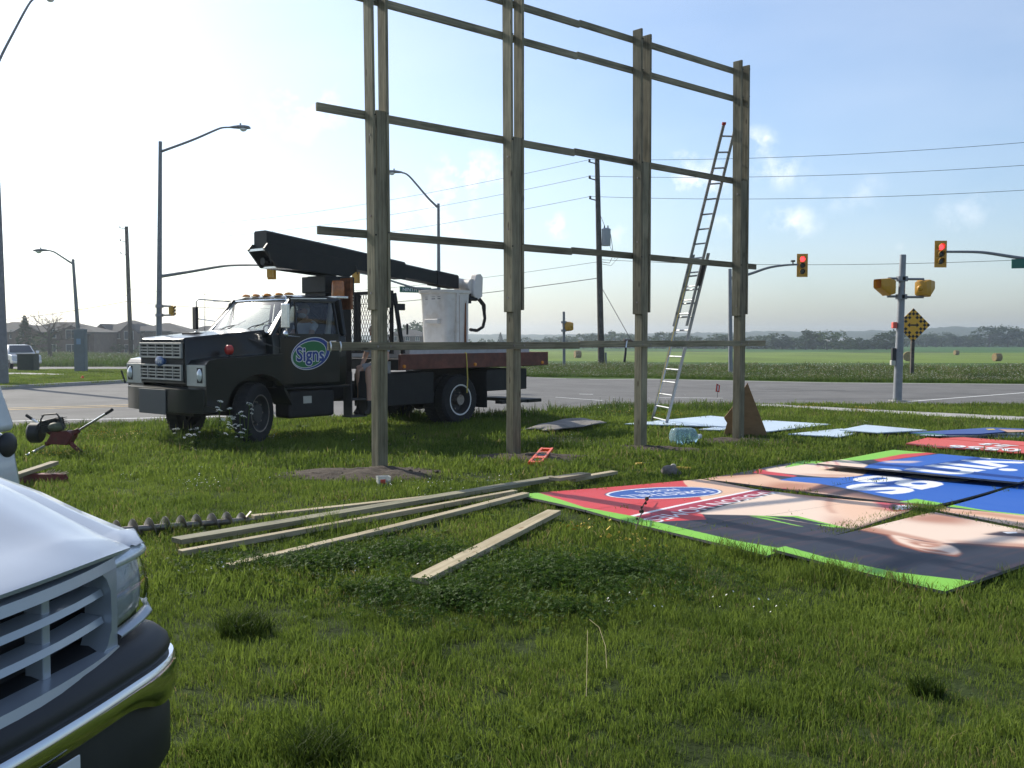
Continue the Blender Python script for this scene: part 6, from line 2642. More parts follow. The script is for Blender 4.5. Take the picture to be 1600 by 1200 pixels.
for y, x in ((.11, .45), (-.14, .42)):
    bo_ = [((x - .05, y, -.695), .045), ((x + .02, y, -.69), .045), ((x + .13, y, -.705), .035), ((x - .0, y, -.58), .05), ((x - .005, y, -.46), .052)]
    skin_obj('boot', bo_, [(0, 1), (1, 2), (1, 3), (3, 4)], 'boot_dark', hp)
head(hp, (.16, 0, .75), None, False)
hand(hp, (.34, .17, .14), (1, -.3, -.1), (0, 0, -1), 1, .5)
hand(hp, (.34, -.14, .14), (1, .3, -.1), (0, 0, -1), -1, .5)
# ------------------------------------------------------------------ street lamps, signals, poles
def tapered(name, parent, a, b, r0, r1, m, n=12):
    mb = MB()
    mb.tube([a, b], [r0, r1], n)
    return mb.build(name, m, parent, smooth=50)

def cobra_head(parent, p, d, s=1.0):
    """Street lamp lantern at p pointing along d."""
    d = Vector(d)
    d.z = 0
    d.normalize()
    n = Vector((-d.y, d.x, 0))
    mb = MB()
    rings = []
    for (t, w, u, l) in ((0, .05, .04, -.03), (.12, .09, .07, -.04), (.35, .15, .10, -.05), (.6, .17, .10, -.06), (.76, .13, .07, -.05), (.82, .04, .0, -.03)):
        rings.append([p + d * t * s + n * (w * math.cos(a) * s) + UP * ((u if math.sin(a) > 0 else -l) * math.sin(a) * s) for a in np.linspace(0, 2 * math.pi, 13)[:-1]])
    mb.loft(rings)
    mb.tube([p + d * .42 * s + UP * .09 * s, p + d * .42 * s + UP * .17 * s], .035 * s, 8)
    h = mb.build('lantern', 'pole_grey', parent, smooth=50)
    mb = MB()
    mb.sphere(p + d * .53 * s - UP * .03 * s, .15 * s, 14, 8, (1, .85, .85))
    mb.v = [Vector((q.x, q.y, min(q.z, p.z - .02 * s))) for q in mb.v]
    mb.build('lamp_bowl', 'lamp_glass', h, smooth=60)
    return h

def arm_tube(name, parent, pts, r0, r1, m='pole_grey'):
    pts = [Vector(p) for p in pts]
    fine = []
    n = len(pts)
    for i in range(n - 1):
        p0, p1, p2, p3 = pts[max(0, i - 1)], pts[i], pts[i + 1], pts[min(n - 1, i + 2)]
        for q in range(5):
            t = q / 5
            fine.append(.5 * ((2 * p1) + (p2 - p0) * t + (2 * p0 - 5 * p1 + 4 * p2 - p3) * t * t + (3 * p1 - p0 - 3 * p2 + p3) * t ** 3))
    fine.append(pts[-1])
    mb = MB()
    mb.tube(fine, [r0 + (r1 - r0) * i / (len(fine) - 1) for i in range(len(fine))], 8)
    return mb.build(name, m, parent, smooth=50)

def signal_head(parent, c, facing, lit=0, h=1.0, lenses=True, board=True):
    """Three lamp traffic signal, c = centre, facing = direction its lenses look."""
    f = Vector(facing)
    f.z = 0
    f.normalize()
    s = Vector((-f.y, f.x, 0))
    c = Vector(c)
    M = Matrix((f, s, UP)).transposed()
    mb = MB()
    mb.box(c - f * .1, (.2, .34 * h, .98 * h), M)
    hd = mb.build('signal_head', 'signal_yellow', parent, bevel=.02)
    if board:
        mb = MB()
        mb.box(c + f * .012, (.015, .54 * h, 1.16 * h), M)
        mb.build('backboard', 'signal_yellow', hd, bevel=.004, seg=1)
    for k in range(3):
        z = (.31 - .31 * k) * h
        q = c + UP * z + f * .02
        mb = MB()
        r = .145 * h
        n = 20
        rings = []
        for (d, rr) in ((.0, r), (.0, r * .96)):
            pass
        o = []
        for a in np.linspace(R(-40), R(220), n):
            dirv = s * math.cos(a) + UP * math.sin(a)
            L = .24 * h * (.55 + .45 * max(0, math.sin(a)))
            o.append([q + dirv * r, q + dirv * r + f * L, q + dirv * r * .93 + f * L, q + dirv * r * .93])
        mb.loft(o)
        v = mb.build('visor', 'signal_yellow', hd, smooth=40)
        mb = MB()
        ring = [q + f * .012 + (s * math.cos(a) + UP * math.sin(a)) * r * .9 for a in np.linspace(0, 2 * math.pi, 25)[:-1]]
        mb.add([q + f * .04] + ring, [(0, i + 1, (i + 1) % 24 + 1) for i in range(24)])
        mb.build('lens', 'signal_red' if k == lit else 'signal_off', hd, smooth=60)
    return hd

def beacon_signal(parent, c, facing, s=1.0):
    """Single yellow signal box with a long cowl visor."""
    f = Vector(facing)
    f.z = 0
    f.normalize()
    sd = Vector((-f.y, f.x, 0))
    c = Vector(c)
    sq = [(1, 1), (-1, 1), (-1, -1), (1, -1)]
    def ring(d, w, h, dz=0):
        out = []
        for (a, b) in sq:
            for k in range(3):
                t = math.atan2(b, a) - R(40) + R(40) * k
                out.append(c + f * d * s + sd * (a * (w - .05) + .05 * math.cos(t)) * s + UP * ((b * (h - .05) + .05 * math.sin(t)) + dz) * s)
        return out
    mb = MB()
    mb.loft([ring(-.22, .10, .12), ring(-.18, .19, .21), ring(-.02, .22, .25), ring(.02, .235, .265)])
    b = mb.build('beacon_box', 'signal_yellow', parent, smooth=40)
    mb = MB()
    mb.sphere(c - f * .2 * s, .1 * s, 12, 8, (1, 1, 1))
    mb.build('back_boss', 'signal_yellow', b, smooth=True)
    mb = MB()
    a0, a1 = ring(.02, .23, .26), ring(.34, .20, .14, .1)
    mb.loft([a0, a1, [p * .97 + c * .03 for p in a1], [p * .97 + c * .03 for p in a0]], cap=False)
    mb.build('cowl', 'signal_yellow', b, smooth=40)
    mb = MB()
    ring_ = [c + f * .03 * s + (sd * math.cos(a) + UP * math.sin(a)) * .17 * s for a in np.linspace(0, 2 * math.pi, 19)[:-1]]
    mb.add([c + f * .05 * s] + ring_, [(0, i + 1, (i + 1) % 18 + 1) for i in range(18)])
    mb.build('lens', 'signal_off', b)
    return b

def brackets(parent, pole_top, pole_bot, head_c, dz=.30):
    mb = MB()
    h = Vector(head_c)
    for s in (1, -1):
        q = h + UP * dz * s
        on = pole_top if s > 0 else pole_bot
        mb.tube([on, Vector((q.x, q.y, on.z)), q - UP * .07 * s], .035, 8)
        mb.tube([on - UP * .06, on + UP * .06], .16, 12)
    mb.build('bracket', 'galvanised', parent, smooth=40)['kind'] = 'stuff'

# left street lamp at the picture's edge
Y = 33.8
b_ = P(4, 603, Y)
b_.z = gz(b_.x, b_.y) + .1
t = thing('street_lamp', 'thick concrete street lamp post at the left edge whose arm leaves the picture top', 'street lamp', b_)
tapered('post', t, b_, P(-14, 60, Y), .205, .10, 'concrete_pole')
arm_tube('arm', t, [P(-13, 128, Y), P(0, 92, Y), P(24, 45, Y), P(43, 10, Y), P(52, -1, Y), P(62, -3, Y)], .05, .03)
cobra_head(t, P(58, -2, Y), (1, -.15, 0), .9)
# lamp and signal post behind the truck
Y = 40.0
b_ = on_ground(247.5, Y)
b_.z = gz(b_.x, Y) + .1
t = thing('signal_post', 'tall grey lamp and signal post rising behind the truck bonnet', 'lamp post', b_)
tapered('post', t, b_, P(250.5, 221, Y), .125, .07, 'pole_grey')
arm_tube('lamp_arm', t, [P(251, 237, Y), P(300, 219, Y), P(336, 203.5, Y), P(348, 199.5, Y), P(362, 199, Y)], .055, .03)
cobra_head(t, P(359, 199, Y), (1, .1, 0))
a1 = [P(250, 432, Y), P(290, 425.5, Y), P(345, 416, Y - 1), P(370, 414, Y - 2), P(405, 414, Y - 3.2), P(425, 416, Y - 4)]
arm_tube('mast_arm', t, a1, .07, .035)
signal_head(t, P(424.5, 421, Y - 4), (.2, 1, 0), -1, .62)
hc = P(267, 485.5, Y - .2)
brackets(t, P(249, 478.5, Y), P(249, 492.5, Y), hc, .25)
signal_head(t, hc + Vector((.1, 0, 0)), (.86, -.5, 0), -1, .42, board=False)
# small lamp beyond the island with its cabinet
Y = 47.5
b_ = on_ground(126, Y)
b_.z += .1
t = thing('street_lamp', 'slim leaning street lamp rising behind the tall grey cabinet', 'street lamp', b_)
tapered('post', t, b_, P(114, 405, Y), .12, .065, 'pole_grey')
arm_tube('arm', t, [P(114, 412.5, Y), P(100, 403.5, Y), P(86, 394.5, Y), P(79, 392, Y), P(74, 391.5, Y)], .045, .03)
cobra_head(t, P(76, 391.5, Y), (-1, 0, 0), .9)
Y = 46.0
c0 = on_ground(126.5, Y)
c0.z += .1
t = thing('utility_cabinet', 'tall grey utility cabinet standing on the grass island', 'cabinet', c0)
mb = MB()
mb.box(c0 + UP * 1.0, (.50, .34, 2.0))
cb_ = mb.build('cabinet', 'cabinet_grey', t, bevel=.02)
mb = MB()
mb.box(c0 + Vector((-.02, -.174, 1.42)), (.2, .006, .26))
mb.build('notice', 'notice_blue', cb_)
mb = MB()
mb.box(c0 + Vector((0, -.172, .95)), (.44, .006, 1.7))
mb.build('door', 'cabinet_grey', cb_, bevel=.004, seg=1)
c0 = on_ground(44, 48.2)
c0.z += .1
t = thing('utility_box', 'low dark utility box on the grass island in front of the pickup', 'utility box', c0)
mb = MB()
mb.box(c0 + UP * .41, (.80, .6, .82))
ub = mb.build('box', 'box_green', t, bevel=.03)
mb = MB()
mb.box(c0 + UP * .835, (.86, .66, .04))
mb.build('lid', 'box_green', t, bevel=.012)
c0 = G(129, 592, .115)
mb = MB()
mb.lathe([(.0, .12), (.03, .11), (.06, .05), (.08, 0)], c0, 'z', 12)
o = mb.build('ground_marker', 'orange', smooth=True, origin=c0)
tag(o, 'tiny orange ground marker in the grass below the tall cabinet', 'marker')

# street lamp with the mast arm behind the bucket
Y = 62.0
b_ = on_ground(686, Y)
t = thing('street_lamp', 'street lamp with a green street name sign on its arm, behind the truck bucket', 'street lamp', b_)
tapered('post', t, b_, P(685, 318, Y), .15, .085, 'pole_grey')
arm_tube('lamp_arm', t, [P(685, 325, Y), P(670, 310.5, Y), P(652, 289.5, Y), P(640, 276, Y), P(633, 271, Y), P(628, 270, Y)], .07, .045)
cobra_head(t, P(629, 269.5, Y), (-1, -.25, 0), 1.25)
arm_tube('mast_arm', t, [P(685, 452, Y), P(665, 452.5, Y), P(645, 449, Y), P(620, 441.5, Y), P(590, 432, Y), P(560, 426, Y)], .07, .05)
signal_head(t, P(556, 428, Y), (.3, 1, 0), -1, 1.0)
sp_ = [P(624.5, 447.2, Y - .3), P(673, 449.5, Y + .6), P(673, 458, Y + .6), P(624.5, 456.6, Y - .3)]
mb = MB()
mb.ext(sp_, (0.02, .05, 0))
sg = mb.build('street_sign', 'sign_green', t)
sx_ = (sp_[1] - sp_[0]).normalized()
text_mb('NINTH LINE', (sp_[0] + sp_[2]) / 2 + Vector((0, -.03, 0)), sx_, UP, .30, .01, 1.65).build('lettering', 'sign_white', sg)

# far signal behind the ladder end and its arm
Y = 46.0
b_ = on_ground(1142, Y)
t = thing('traffic_signal', 'traffic signal showing red on a curved arm beside the last frame post', 'traffic signal', b_)
tapered('post', t, b_, P(1140.5, 420, Y), .105, .08, 'galvanised')
arm_tube('mast_arm', t, [P(1141, 435, Y), P(1170, 428.5, Y), P(1200, 418.5, Y), P(1225, 414.5, Y), P(1247, 413.2, Y)], .07, .04)
signal_head(t, P(1253.5, 414.7, Y), (-.12, -1, 0), 0, .92)
mb = MB()
mb.tube([P(1239, 414, Y), P(1239, 408, Y)], .03, 6)
mb.box(P(1239, 408, Y), (.16, .2, .08))
mb.build('sensor', 'black_plastic', t)
# near right signal, its post outside the picture
Y = 42.5
b_ = on_ground(1745, Y)
t = thing('traffic_signal', 'traffic signal showing red on an arm from the right edge with a green sign', 'traffic signal', b_)
tapered('post', t, b_, P(1745, 380, Y), .12, .09, 'pole_grey')
arm_tube('mast_arm', t, [P(1745, 428, Y), P(1660, 412, Y), P(1590, 402.5, Y), P(1545, 395.5, Y), P(1520, 393.6, Y), P(1478, 393.4, Y)], .085, .05)
signal_head(t, P(1469.5, 397, Y), (.02, -1, 0), 0, .98)
sp_ = [P(1581, 405, Y - .1), P(1690, 402, Y - .1), P(1690, 417, Y - .1), P(1581, 419.5, Y - .1)]
mb = MB()
mb.ext(sp_, (0, .04, 0))
mb.build('street_sign', 'sign_green', t)

# signal post with two single yellow heads seen from the side and back
Y = 28.2
b_ = on_ground(1403, Y)
t = thing('signal_post', 'grey post carrying two yellow single lamp signal heads turned sideways', 'signal post', b_)
pt_ = P(1411, 398, Y)
tapered('post', t, b_ - UP * .05, pt_, .125, .085, 'galvanised', 16)
mb = MB()
mb.tube([b_, b_ + UP * .04], .26, 4)
mb.build('base_plate', 'concrete', t)
def on_pole(py):
    f = (628 - py) / 230
    return b_.lerp(pt_, f)
h1 = P(1387, 448.5, Y)
brackets(t, on_pole(435), on_pole(463), h1, .235)
beacon_signal(t, h1 + Vector((-.02, 0, 0)), (-1, -.25, 0), .92)
h2 = P(1443, 450.5, Y)
brackets(t, on_pole(436), on_pole(464), h2, .235)
beacon_signal(t, h2 + Vector((.02, .05, 0)), (.75, .66, 0), .92)
mb = MB()
q = on_pole(508)
mb.box(q + Vector((-.17, 0, 0)), (.12, .16, .18))
mb.build('push_button', 'print_red', t, bevel=.02)
mb = MB()
mb.box(on_pole(555) + Vector((-.16, 0, 0)), (.10, .12, .40))
mb.build('cable_cover', 'black_plastic', t, bevel=.01)
mb = MB()
mb.box(on_pole(567) + Vector((-.17, 0, 0)), (.13, .14, .14))
mb.build('junction_box', 'cream_bezel', t, bevel=.02)

# distant single beacon pole
Y = 55.0
b_ = on_ground(881.5, Y)
t = thing('signal_post', 'thin far post with one dark yellow signal head, right of the truck deck', 'signal post', b_)
tapered('post', t, b_, P(881, 487, Y), .085, .07, 'pole_grey')
hc = P(889, 510, Y)
brackets(t, P(881, 503.5, Y), P(881, 516.5, Y), hc, .17)
beacon_signal(t, hc, (-.7, .7, 0), .95)

# chequered diamond sign
Y = 44.5
b_ = on_ground(1425, Y)
t = thing('diamond_sign', 'yellow diamond sign with black chequered border and double arrow', 'road sign', b_)
mb = MB()
mb.bar(b_ - UP * .2, P(1426, 532, Y) , .14, .12, (0, 1, 0))
mb.build('post', 'pole_wood', t)
sc_ = P(1427, 508, Y - .1)
hd_ = 26.3 / 1550 * Y
u_ = (Vector((1, 0, 1))).normalized()
w_ = (Vector((-1, 0, 1))).normalized()
side = hd_ * math.sqrt(2)
mb = MB()
mb.ext([sc_ + UP * hd_, sc_ + Vector((hd_, 0, 0)), sc_ - UP * hd_, sc_ - Vector((hd_, 0, 0))], (0, .02, 0))
pl = mb.build('plate', 'sign_yellow', t)
n = 9
cell = side / n
for i in range(n):
    for j in range(n):
        ring_i = min(i, j, n - 1 - i, n - 1 - j)
        if ring_i > 1 or (i + j) % 2:
            continue
        o_ = sc_ - UP * hd_ + u_ * (cell * i) + w_ * (cell * j) + Vector((0, -.004, 0))
        mb = MB()
        mb.poly([o_, o_ + u_ * cell, o_ + (u_ + w_) * cell, o_ + w_ * cell])
        mb.build('black_square', 'black_print', pl)
mb = MB()
ar = [(-.42, 0), (-.22, .17), (-.22, .055), (.22, .055), (.22, .17), (.42, 0), (.22, -.17), (.22, -.055), (-.22, -.055), (-.22, -.17)]
mb.poly([sc_ + Vector((x * hd_ * .85, -.004, z * hd_ * .85)) for (x, z) in ar])
mb.build('arrow', 'black_print', pl)

# small red marker flag by the far roadside
fb = G(1121, 622)
t = thing('marker_flag', 'small red and white marker flag at the road edge left of the last post', 'flag', fb)
mb = MB()
mb.tube([fb, fb + UP * .42], .006, 5)
mb.build('stake', 'wire', t)
mb = MB()
mb.ext([fb + Vector(q) for q in ((-.06, 0, .2), (.06, .01, .17), (.08, .02, .38), (-.03, 0, .44))], (0, .006, 0))
mb.build('flag', 'red_lens', t)
mb = MB()
mb.poly([fb + Vector(q) for q in ((-.01, -.004, .22), (.02, -.004, .22), (.03, -.004, .38), (.0, -.004, .38))])
mb.build('flag_print', 'sign_white', t)

# ------------------------------------------------------------------ wooden utility poles and their wires
def insulators(parent, p, d, k):
    mb = MB()
    q = p + d * .45 + UP * .12
    mb.tube([p, q], .035, 6)
    mb.tube([q - UP * .02, q + UP * .06, q + UP * .1, q + UP * .16], [.06, .075, .055, .07], 8)
    mb.build('insulator', 'rim_dark', parent, smooth=True)
U2b = on_ground(940, 58.0)
U2 = thing('utility_pole', 'tall wooden utility pole with a grey transformer seen between the frame posts', 'utility pole', U2b)
U2t = P(933, 249, 58.0)
tapered('post', U2, U2b - UP * .2, U2t, .20, .14, 'pole_wood')
def u2(py):
    f = (575 - py) / (575 - 249)
    return U2b.lerp(U2t, f)
mb = MB()
tc_ = u2(369) + Vector((.42, -.1, 0))
mb.lathe([(0, .58), (.16, .57), (.27, .50), (.28, .46), (.26, .44), (.26, -.42), (.24, -.46), (0, -.46)], tc_, 'z', 20)
tr = mb.build('transformer', 'transformer_grey', U2, smooth=40)
mb = MB()
for dx in (-.1, .1):
    mb.tube([tc_ + Vector((dx, 0, .52)), tc_ + Vector((dx, 0, .62)), tc_ + Vector((dx, 0, .72))], [.05, .04, .03], 8)
mb.build('bushing', 'rim_dark', tr, smooth=True)['kind'] = 'stuff'
mb = MB()
mb.tube([tc_ + Vector((-.1, 0, .72)), tc_ + Vector((-.34, 0, 1.3)), u2(312) + Vector((.1, 0, 0))], .014, 5)
mb.tube([tc_ + Vector((.26, 0, .2)), tc_ + Vector((.36, 0, -.5)), tc_ + Vector((.42, 0, -1.0)), tc_ + Vector((.2, 0, -1.45)), u2(405)], .018, 5)
mb.tube([tc_ + Vector((.2, 0, -.4)), tc_ + Vector((.5, 0, -1.2)), tc_ + Vector((.75, 0, -1.1)), tc_ + Vector((.3, 0, -1.6)), u2(408)], .012, 5)
mb.build('drop_wire', 'wire', tr)['kind'] = 'stuff'
mb = MB()
mb.tube([tc_ + Vector((.4, 0, -.75)), tc_ + Vector((.4, 0, -1.0))], .07, 8)
mb.build('fuse', 'wire', tr)
for py in (256, 281, 312):
    insulators(U2, u2(py), Vector((-1, .1, 0)), 0)
mb = MB()
mb.tube([u2(440), P(1000, 556, 57)], .018, 5)
mb.build('guy_wire', 'wire', U2)
mb = MB()
mb.tube([U2b + Vector((.27, -.02, 0)), u2(545) + Vector((.26, -.02, 0))], .06, 8)
mb.build('conduit', 'galvanised', U2)
U1b = on_ground(205, 115.0)
U1 = thing('utility_pole', 'dark wooden utility pole in the field left of the truck bonnet', 'utility pole', U1b)
U1t = P(197.5, 354, 115.0)
tapered('post', U1, U1b - UP * .2, U1t, .27, .2, 'pole_wood')
def u1(py):
    f = (562 - py) / (562 - 354)
    return U1b.lerp(U1t, f)
for py in (358, 378, 397.5):
    insulators(U1, u1(py), Vector((-1.6, -.2, 0)), 0)
mb = MB()
mb.tube([u1(452), u1(452) + Vector((.6, 0, .1)), u1(452) + Vector((.9, 0, .3)), u1(452) + Vector((1.1, 0, .1)), u1(452) + Vector((1.3, 0, .25))], .02, 5)
mb.build('drop_wire', 'wire', U1)

def wire(a, b, sag, label, r=.012):
    a, b = Vector(a), Vector(b)
    pts = []
    for i in range(25):
        t = i / 24
        p = a.lerp(b, t)
        p.z -= sag * 4 * t * (1 - t)
        pts.append(p)
    mb = MB()
    mb.tube(pts, r, 5)
    o = mb.build('power_line', 'wire', origin=a)
    tag(o, label, 'power line', 'power lines along the road')
R3 = [P(1900, y, 46.0) for y in (193, 233, 275, 388)]
L3 = [P(-330, y, 150.0) for y in (413, 430, 446)]
names = ('topmost', 'second highest', 'third')
for k, (ya, yb) in enumerate(((357, 256), (377, 281), (397, 312))):
    A, B = u1(ya) + Vector((-.7, 0, .25)), u2(yb) + Vector((-.45, 0, .25))
    wire(A, B, 1.1, names[k] + ' thin wire strung between the two wooden utility poles')
    wire(B, R3[k], .5, names[k] + ' thin wire from the transformer pole to the right edge')
    wire(A, L3[k], 1.2, names[k] + ' thin wire from the dark field pole to the left edge', .018)
wire(u1(450), u2(405), 1.3, 'fourth wire strung between the two wooden utility poles, meeting the transformer', .012)
wire(u1(469.5), u2(430), 1.3, 'thick lowest cable strung between the two wooden utility poles', .022)
wire(u2(402), R3[3], .5, 'lowest wire from the transformer pole to the right edge, passing the signals', .012)
wire(u1(460), P(-330, 497, 150.0), 1.2, 'second lowest cable from the dark field pole to the left edge', .018)
wire(u1(469.5), P(-330, 512, 150.0), 1.4, 'thick lowest cable from the dark field pole to the left edge', .03)
# ------------------------------------------------------------------ houses across the left field
def house(px, Y, w, d, hw, hr, wall, label, rot=0.0, wings=1, seed=0, dz=0.0):
    b = on_ground(px, Y, dz)
    r2 = random.Random(seed)
    t = thing('brick_house', label, 'house', b, R(rot), group='houses beyond the left field')
    mb = MB()
    mb.bb(-w / 2, w / 2, -d / 2, d / 2, -1, hw)
    wl_ = mb.build('wall', wall, t)
    o = .5
    mb = MB()
    e = hw + .02
    ridge = max(.5, w / 2 - d / 2)
    mb.add([(-w / 2 - o, -d / 2 - o, e), (w / 2 + o, -d / 2 - o, e), (w / 2 + o, d / 2 + o, e), (-w / 2 - o, d / 2 + o, e), (-ridge, 0, e + hr), (ridge, 0, e + hr),
            (-w / 2 - o, -d / 2 - o, e - .25), (w / 2 + o, -d / 2 - o, e - .25), (w / 2 + o, d / 2 + o, e - .25), (-w / 2 - o, d / 2 + o, e - .25)],
           [(0, 1, 5, 4), (1, 2, 5), (2, 3, 4, 5), (3, 0, 4), (6, 7, 1, 0), (7, 8, 2, 1), (8, 9, 3, 2), (9, 6, 0, 3), (9, 8, 7, 6)])
    rf = mb.build('roof', 'roof_shingle', t)
    # projecting gabled bays
    for k in range(wings):
        gx = (-w * .28, w * .27)[k % 2]
        gw, gd = w * .34, 1.6
        mb = MB()
        y0 = -d / 2 - gd
        mb.add([(gx - gw / 2, -d / 2, -1), (gx + gw / 2, -d / 2, -1), (gx + gw / 2, y0, -1), (gx - gw / 2, y0, -1), (gx - gw / 2, -d / 2, hw - .3), (gx + gw / 2, -d / 2, hw - .3), (gx + gw / 2, y0, hw - .3), (gx - gw / 2, y0, hw - .3), (gx, y0, hw + hr * .55), (gx, -d / 2, hw + hr * .55)],
               [(3, 2, 6, 8, 7), (0, 3, 7, 4), (2, 1, 5, 6)])
        mb.build('bay_wall', wall, t)
        mb = MB()
        z1, z2 = hw - .5, hw + hr * .55
        for s in (-1, 1):
            a = Vector((gx + s * (gw / 2 + .35), y0 - .3, z1))
            c = Vector((gx, y0 - .3, z2 + .08))
            mb.ext([a, c, c + Vector((0, 0, .15)), a + Vector((0, 0, .15))], (0, d * .5 + gd, 0))
        mb.build('bay_roof', 'roof_shingle', rf)
        for zz in (.9, 3.6):
            f = window(t, gx, y0, zz, min(1.9, gw * .5), 1.5)
    xs_ = np.linspace(-w / 2 + 1.2, w / 2 - 1.2, 5)
    for zz in (.9, 3.7):
        for x in xs_:
            if wings and any(abs(x - (-w * .28, w * .27)[k % 2]) < w * .2 for k in range(wings)):
                continue
            window(t, x, -d / 2, zz, 1.1, 1.5)
    mb = MB()
    mb.bb(-.55, .55, -d / 2 - .04, -d / 2 + .02, 0, 2.2)
    mb.build('door', 'house_trim', t)
    return t

def window(t, x, y, z, w, h):
    mb = MB()
    mb.bb(x - w / 2 - .1, x + w / 2 + .1, y - .08, y + .02, z - .1, z + h + .1)
    f = mb.build('window', 'house_trim', t)
    mb = MB()
    mb.bb(x - w / 2, x - .04, y - .10, y - .075, z, z + h)
    mb.bb(x + .04, x + w / 2, y - .10, y - .075, z, z + h)
    mb.build('pane', 'house_glass', f)
    return f

HL = [(-62, 195, 15, 11, 5.6, 2.2, 'brick_tan', 'house partly cut by the left edge behind the street lamp', 4, 1),
      (26, 200, 13, 11, 5.6, 2.4, 'brick', 'brick house behind the pine at the left edge', -3, 1),
      (104, 192, 16, 12, 5.4, 2.3, 'brick', 'wide brick house behind the bare tree', 2, 2),
      (152, 300, 16, 12, 5.8, 2.4, 'brick_tan', 'small distant house between the cabinet and the field pole', 0, 1),
      (172, 330, 15, 12, 5.8, 2.4, 'brick', 'farthest low house left of the field pole', 5, 1),
      (208, 205, 11, 11, 5.9, 2.6, 'brick', 'brick house with pale window trim behind the field pole', -6, 2),
      (262, 230, 14, 12, 5.9, 2.6, 'brick_tan', 'house whose roof shows above the truck bonnet beside the signal post', 2, 1),
      (326, 250, 14, 12, 5.8, 2.4, 'brick', 'house whose roof tip shows left of the truck windscreen', 0, 1),
      (640, 330, 16, 12, 5.8, 2.6, 'brick', 'hazy house roof between frame post and truck bucket', 0, 1)]
for i, (px, Y, w, d, hw, hr, m, lab, rot, wn_) in enumerate(HL):
    house(px, Y, w * .95, d, hw * .88, hr * .85, m, lab, rot, wn_, i)
# barn among the trees on the right
b = on_ground(1315, 560)
t = thing('farm_building', 'small pale farm building among the far trees on the right', 'building', b)
mb = MB()
mb.bb(b.x - 8, b.x + 8, b.y - 5, b.y + 5, b.z - 1, b.z + 3.4)
mb.build('wall', 'house_trim', t)
mb = MB()
mb.ext([Vector((b.x - 8.5, b.y - 5.6, b.z + 3.3)), Vector((b.x - 8.5, b.y, b.z + 5.6)), Vector((b.x - 8.5, b.y + 5.6, b.z + 3.3))], (17, 0, 0))
mb.build('roof', 'bed_grey', t)

# ------------------------------------------------------------------ trees
def crown_mesh(seed, kind='round'):
    """Unit crown (radius about 1, height about 2): leaf sprays gathered in clumps with gaps between them."""
    r2 = random.Random(seed)
    mb = MB()
    clumps = []
    if kind == 'round':
        for _ in range(34):
            a, z = r2.random() * 6.28, r2.uniform(-.75, .95)
            rad = math.sqrt(max(0, 1 - z * z)) * r2.uniform(.45, 1.0)
            clumps.append((Vector((rad * math.cos(a), rad * math.sin(a), 1 + z)), r2.uniform(.2, .38)))
        n, ls = 26, .085
    elif kind == 'tall':
        for _ in range(36):
            a, z = r2.random() * 6.28, r2.uniform(0, 1)
            rad = (.62 * math.sin(math.pi * (z * .85 + .12)) ** .7) * r2.uniform(.4, 1.0)
            clumps.append((Vector((rad * math.cos(a), rad * math.sin(a), .15 + z * 2.2)), r2.uniform(.16, .3)))
        n, ls = 24, .075
    else:
        for i in range(58):
            z = i / 58
            a = i * 2.4
            rad = (1 - z) * .62 * r2.uniform(.65, 1.05) + .02
            clumps.append((Vector((rad * math.cos(a), rad * math.sin(a), .1 + z * 2.3)), r2.uniform(.1, .2) * (1.1 - z * .6)))
        n, ls = 18, .07
    for (c, r) in clumps:
        for _ in range(n):
            d = Vector((r2.gauss(0, 1), r2.gauss(0, 1), r2.gauss(0, .75)))
            d = d.normalized() * r * r2.uniform(.3, 1.05)
            p = c + d
            u = Vector((r2.gauss(0, 1), r2.gauss(0, 1), r2.gauss(0, 1))).normalized()
            v = u.orthogonal().normalized()
            s = ls * r2.uniform(.6, 1.4)
            mb.add([p - u * s, p + v * s * .6, p + u * s, p - v * s * .6], [(0, 1, 2, 3)])
    return mb

CROWNS = {}
def tree(px, Y, h, wd, kind, m, label, group=None, seed=0, trunk=.16, name='broadleaf_tree', dz=0.0, world=None):
    b = on_ground(px, Y, dz) if world is None else world
    t = thing(name, label, 'tree', b, R(random.Random(seed * 7 + int(px)).uniform(0, 360)), group)
    key = (kind, seed % 4, m)
    if key not in CROWNS:
        o = crown_mesh(seed % 4 + len(kind) * 10, kind).build('crown', m, t)
        CROWNS[key] = o
    else:
        o = bpy.data.objects.new('crown', CROWNS[key].data)
        col.objects.link(o)
        o.parent = t
    th = h * trunk
    o.location = (0, 0, th)
    o.scale = (wd / 2, wd / 2, (h - th) / (2.0 if kind == 'round' else 2.4))
    mb = MB()
    mb.tube([(0, 0, -.3), (.02 * h, 0, h * .3), (0, .01 * h, h * .75)], [.03 * h, .022 * h, .006 * h], 7)
    for k in range(5):
        a = k * 2.3
        mb.tube([(0, 0, h * (.25 + .08 * k)), (math.cos(a) * wd * .3, math.sin(a) * wd * .3, h * (.45 + .08 * k))], [.012 * h, .004 * h], 5)
    mb.build('trunk', 'bark', t, smooth=True)
    return t

kinds = {'round': 'broad rounded', 'tall': 'tall narrow', 'conifer': 'pointed conifer'}
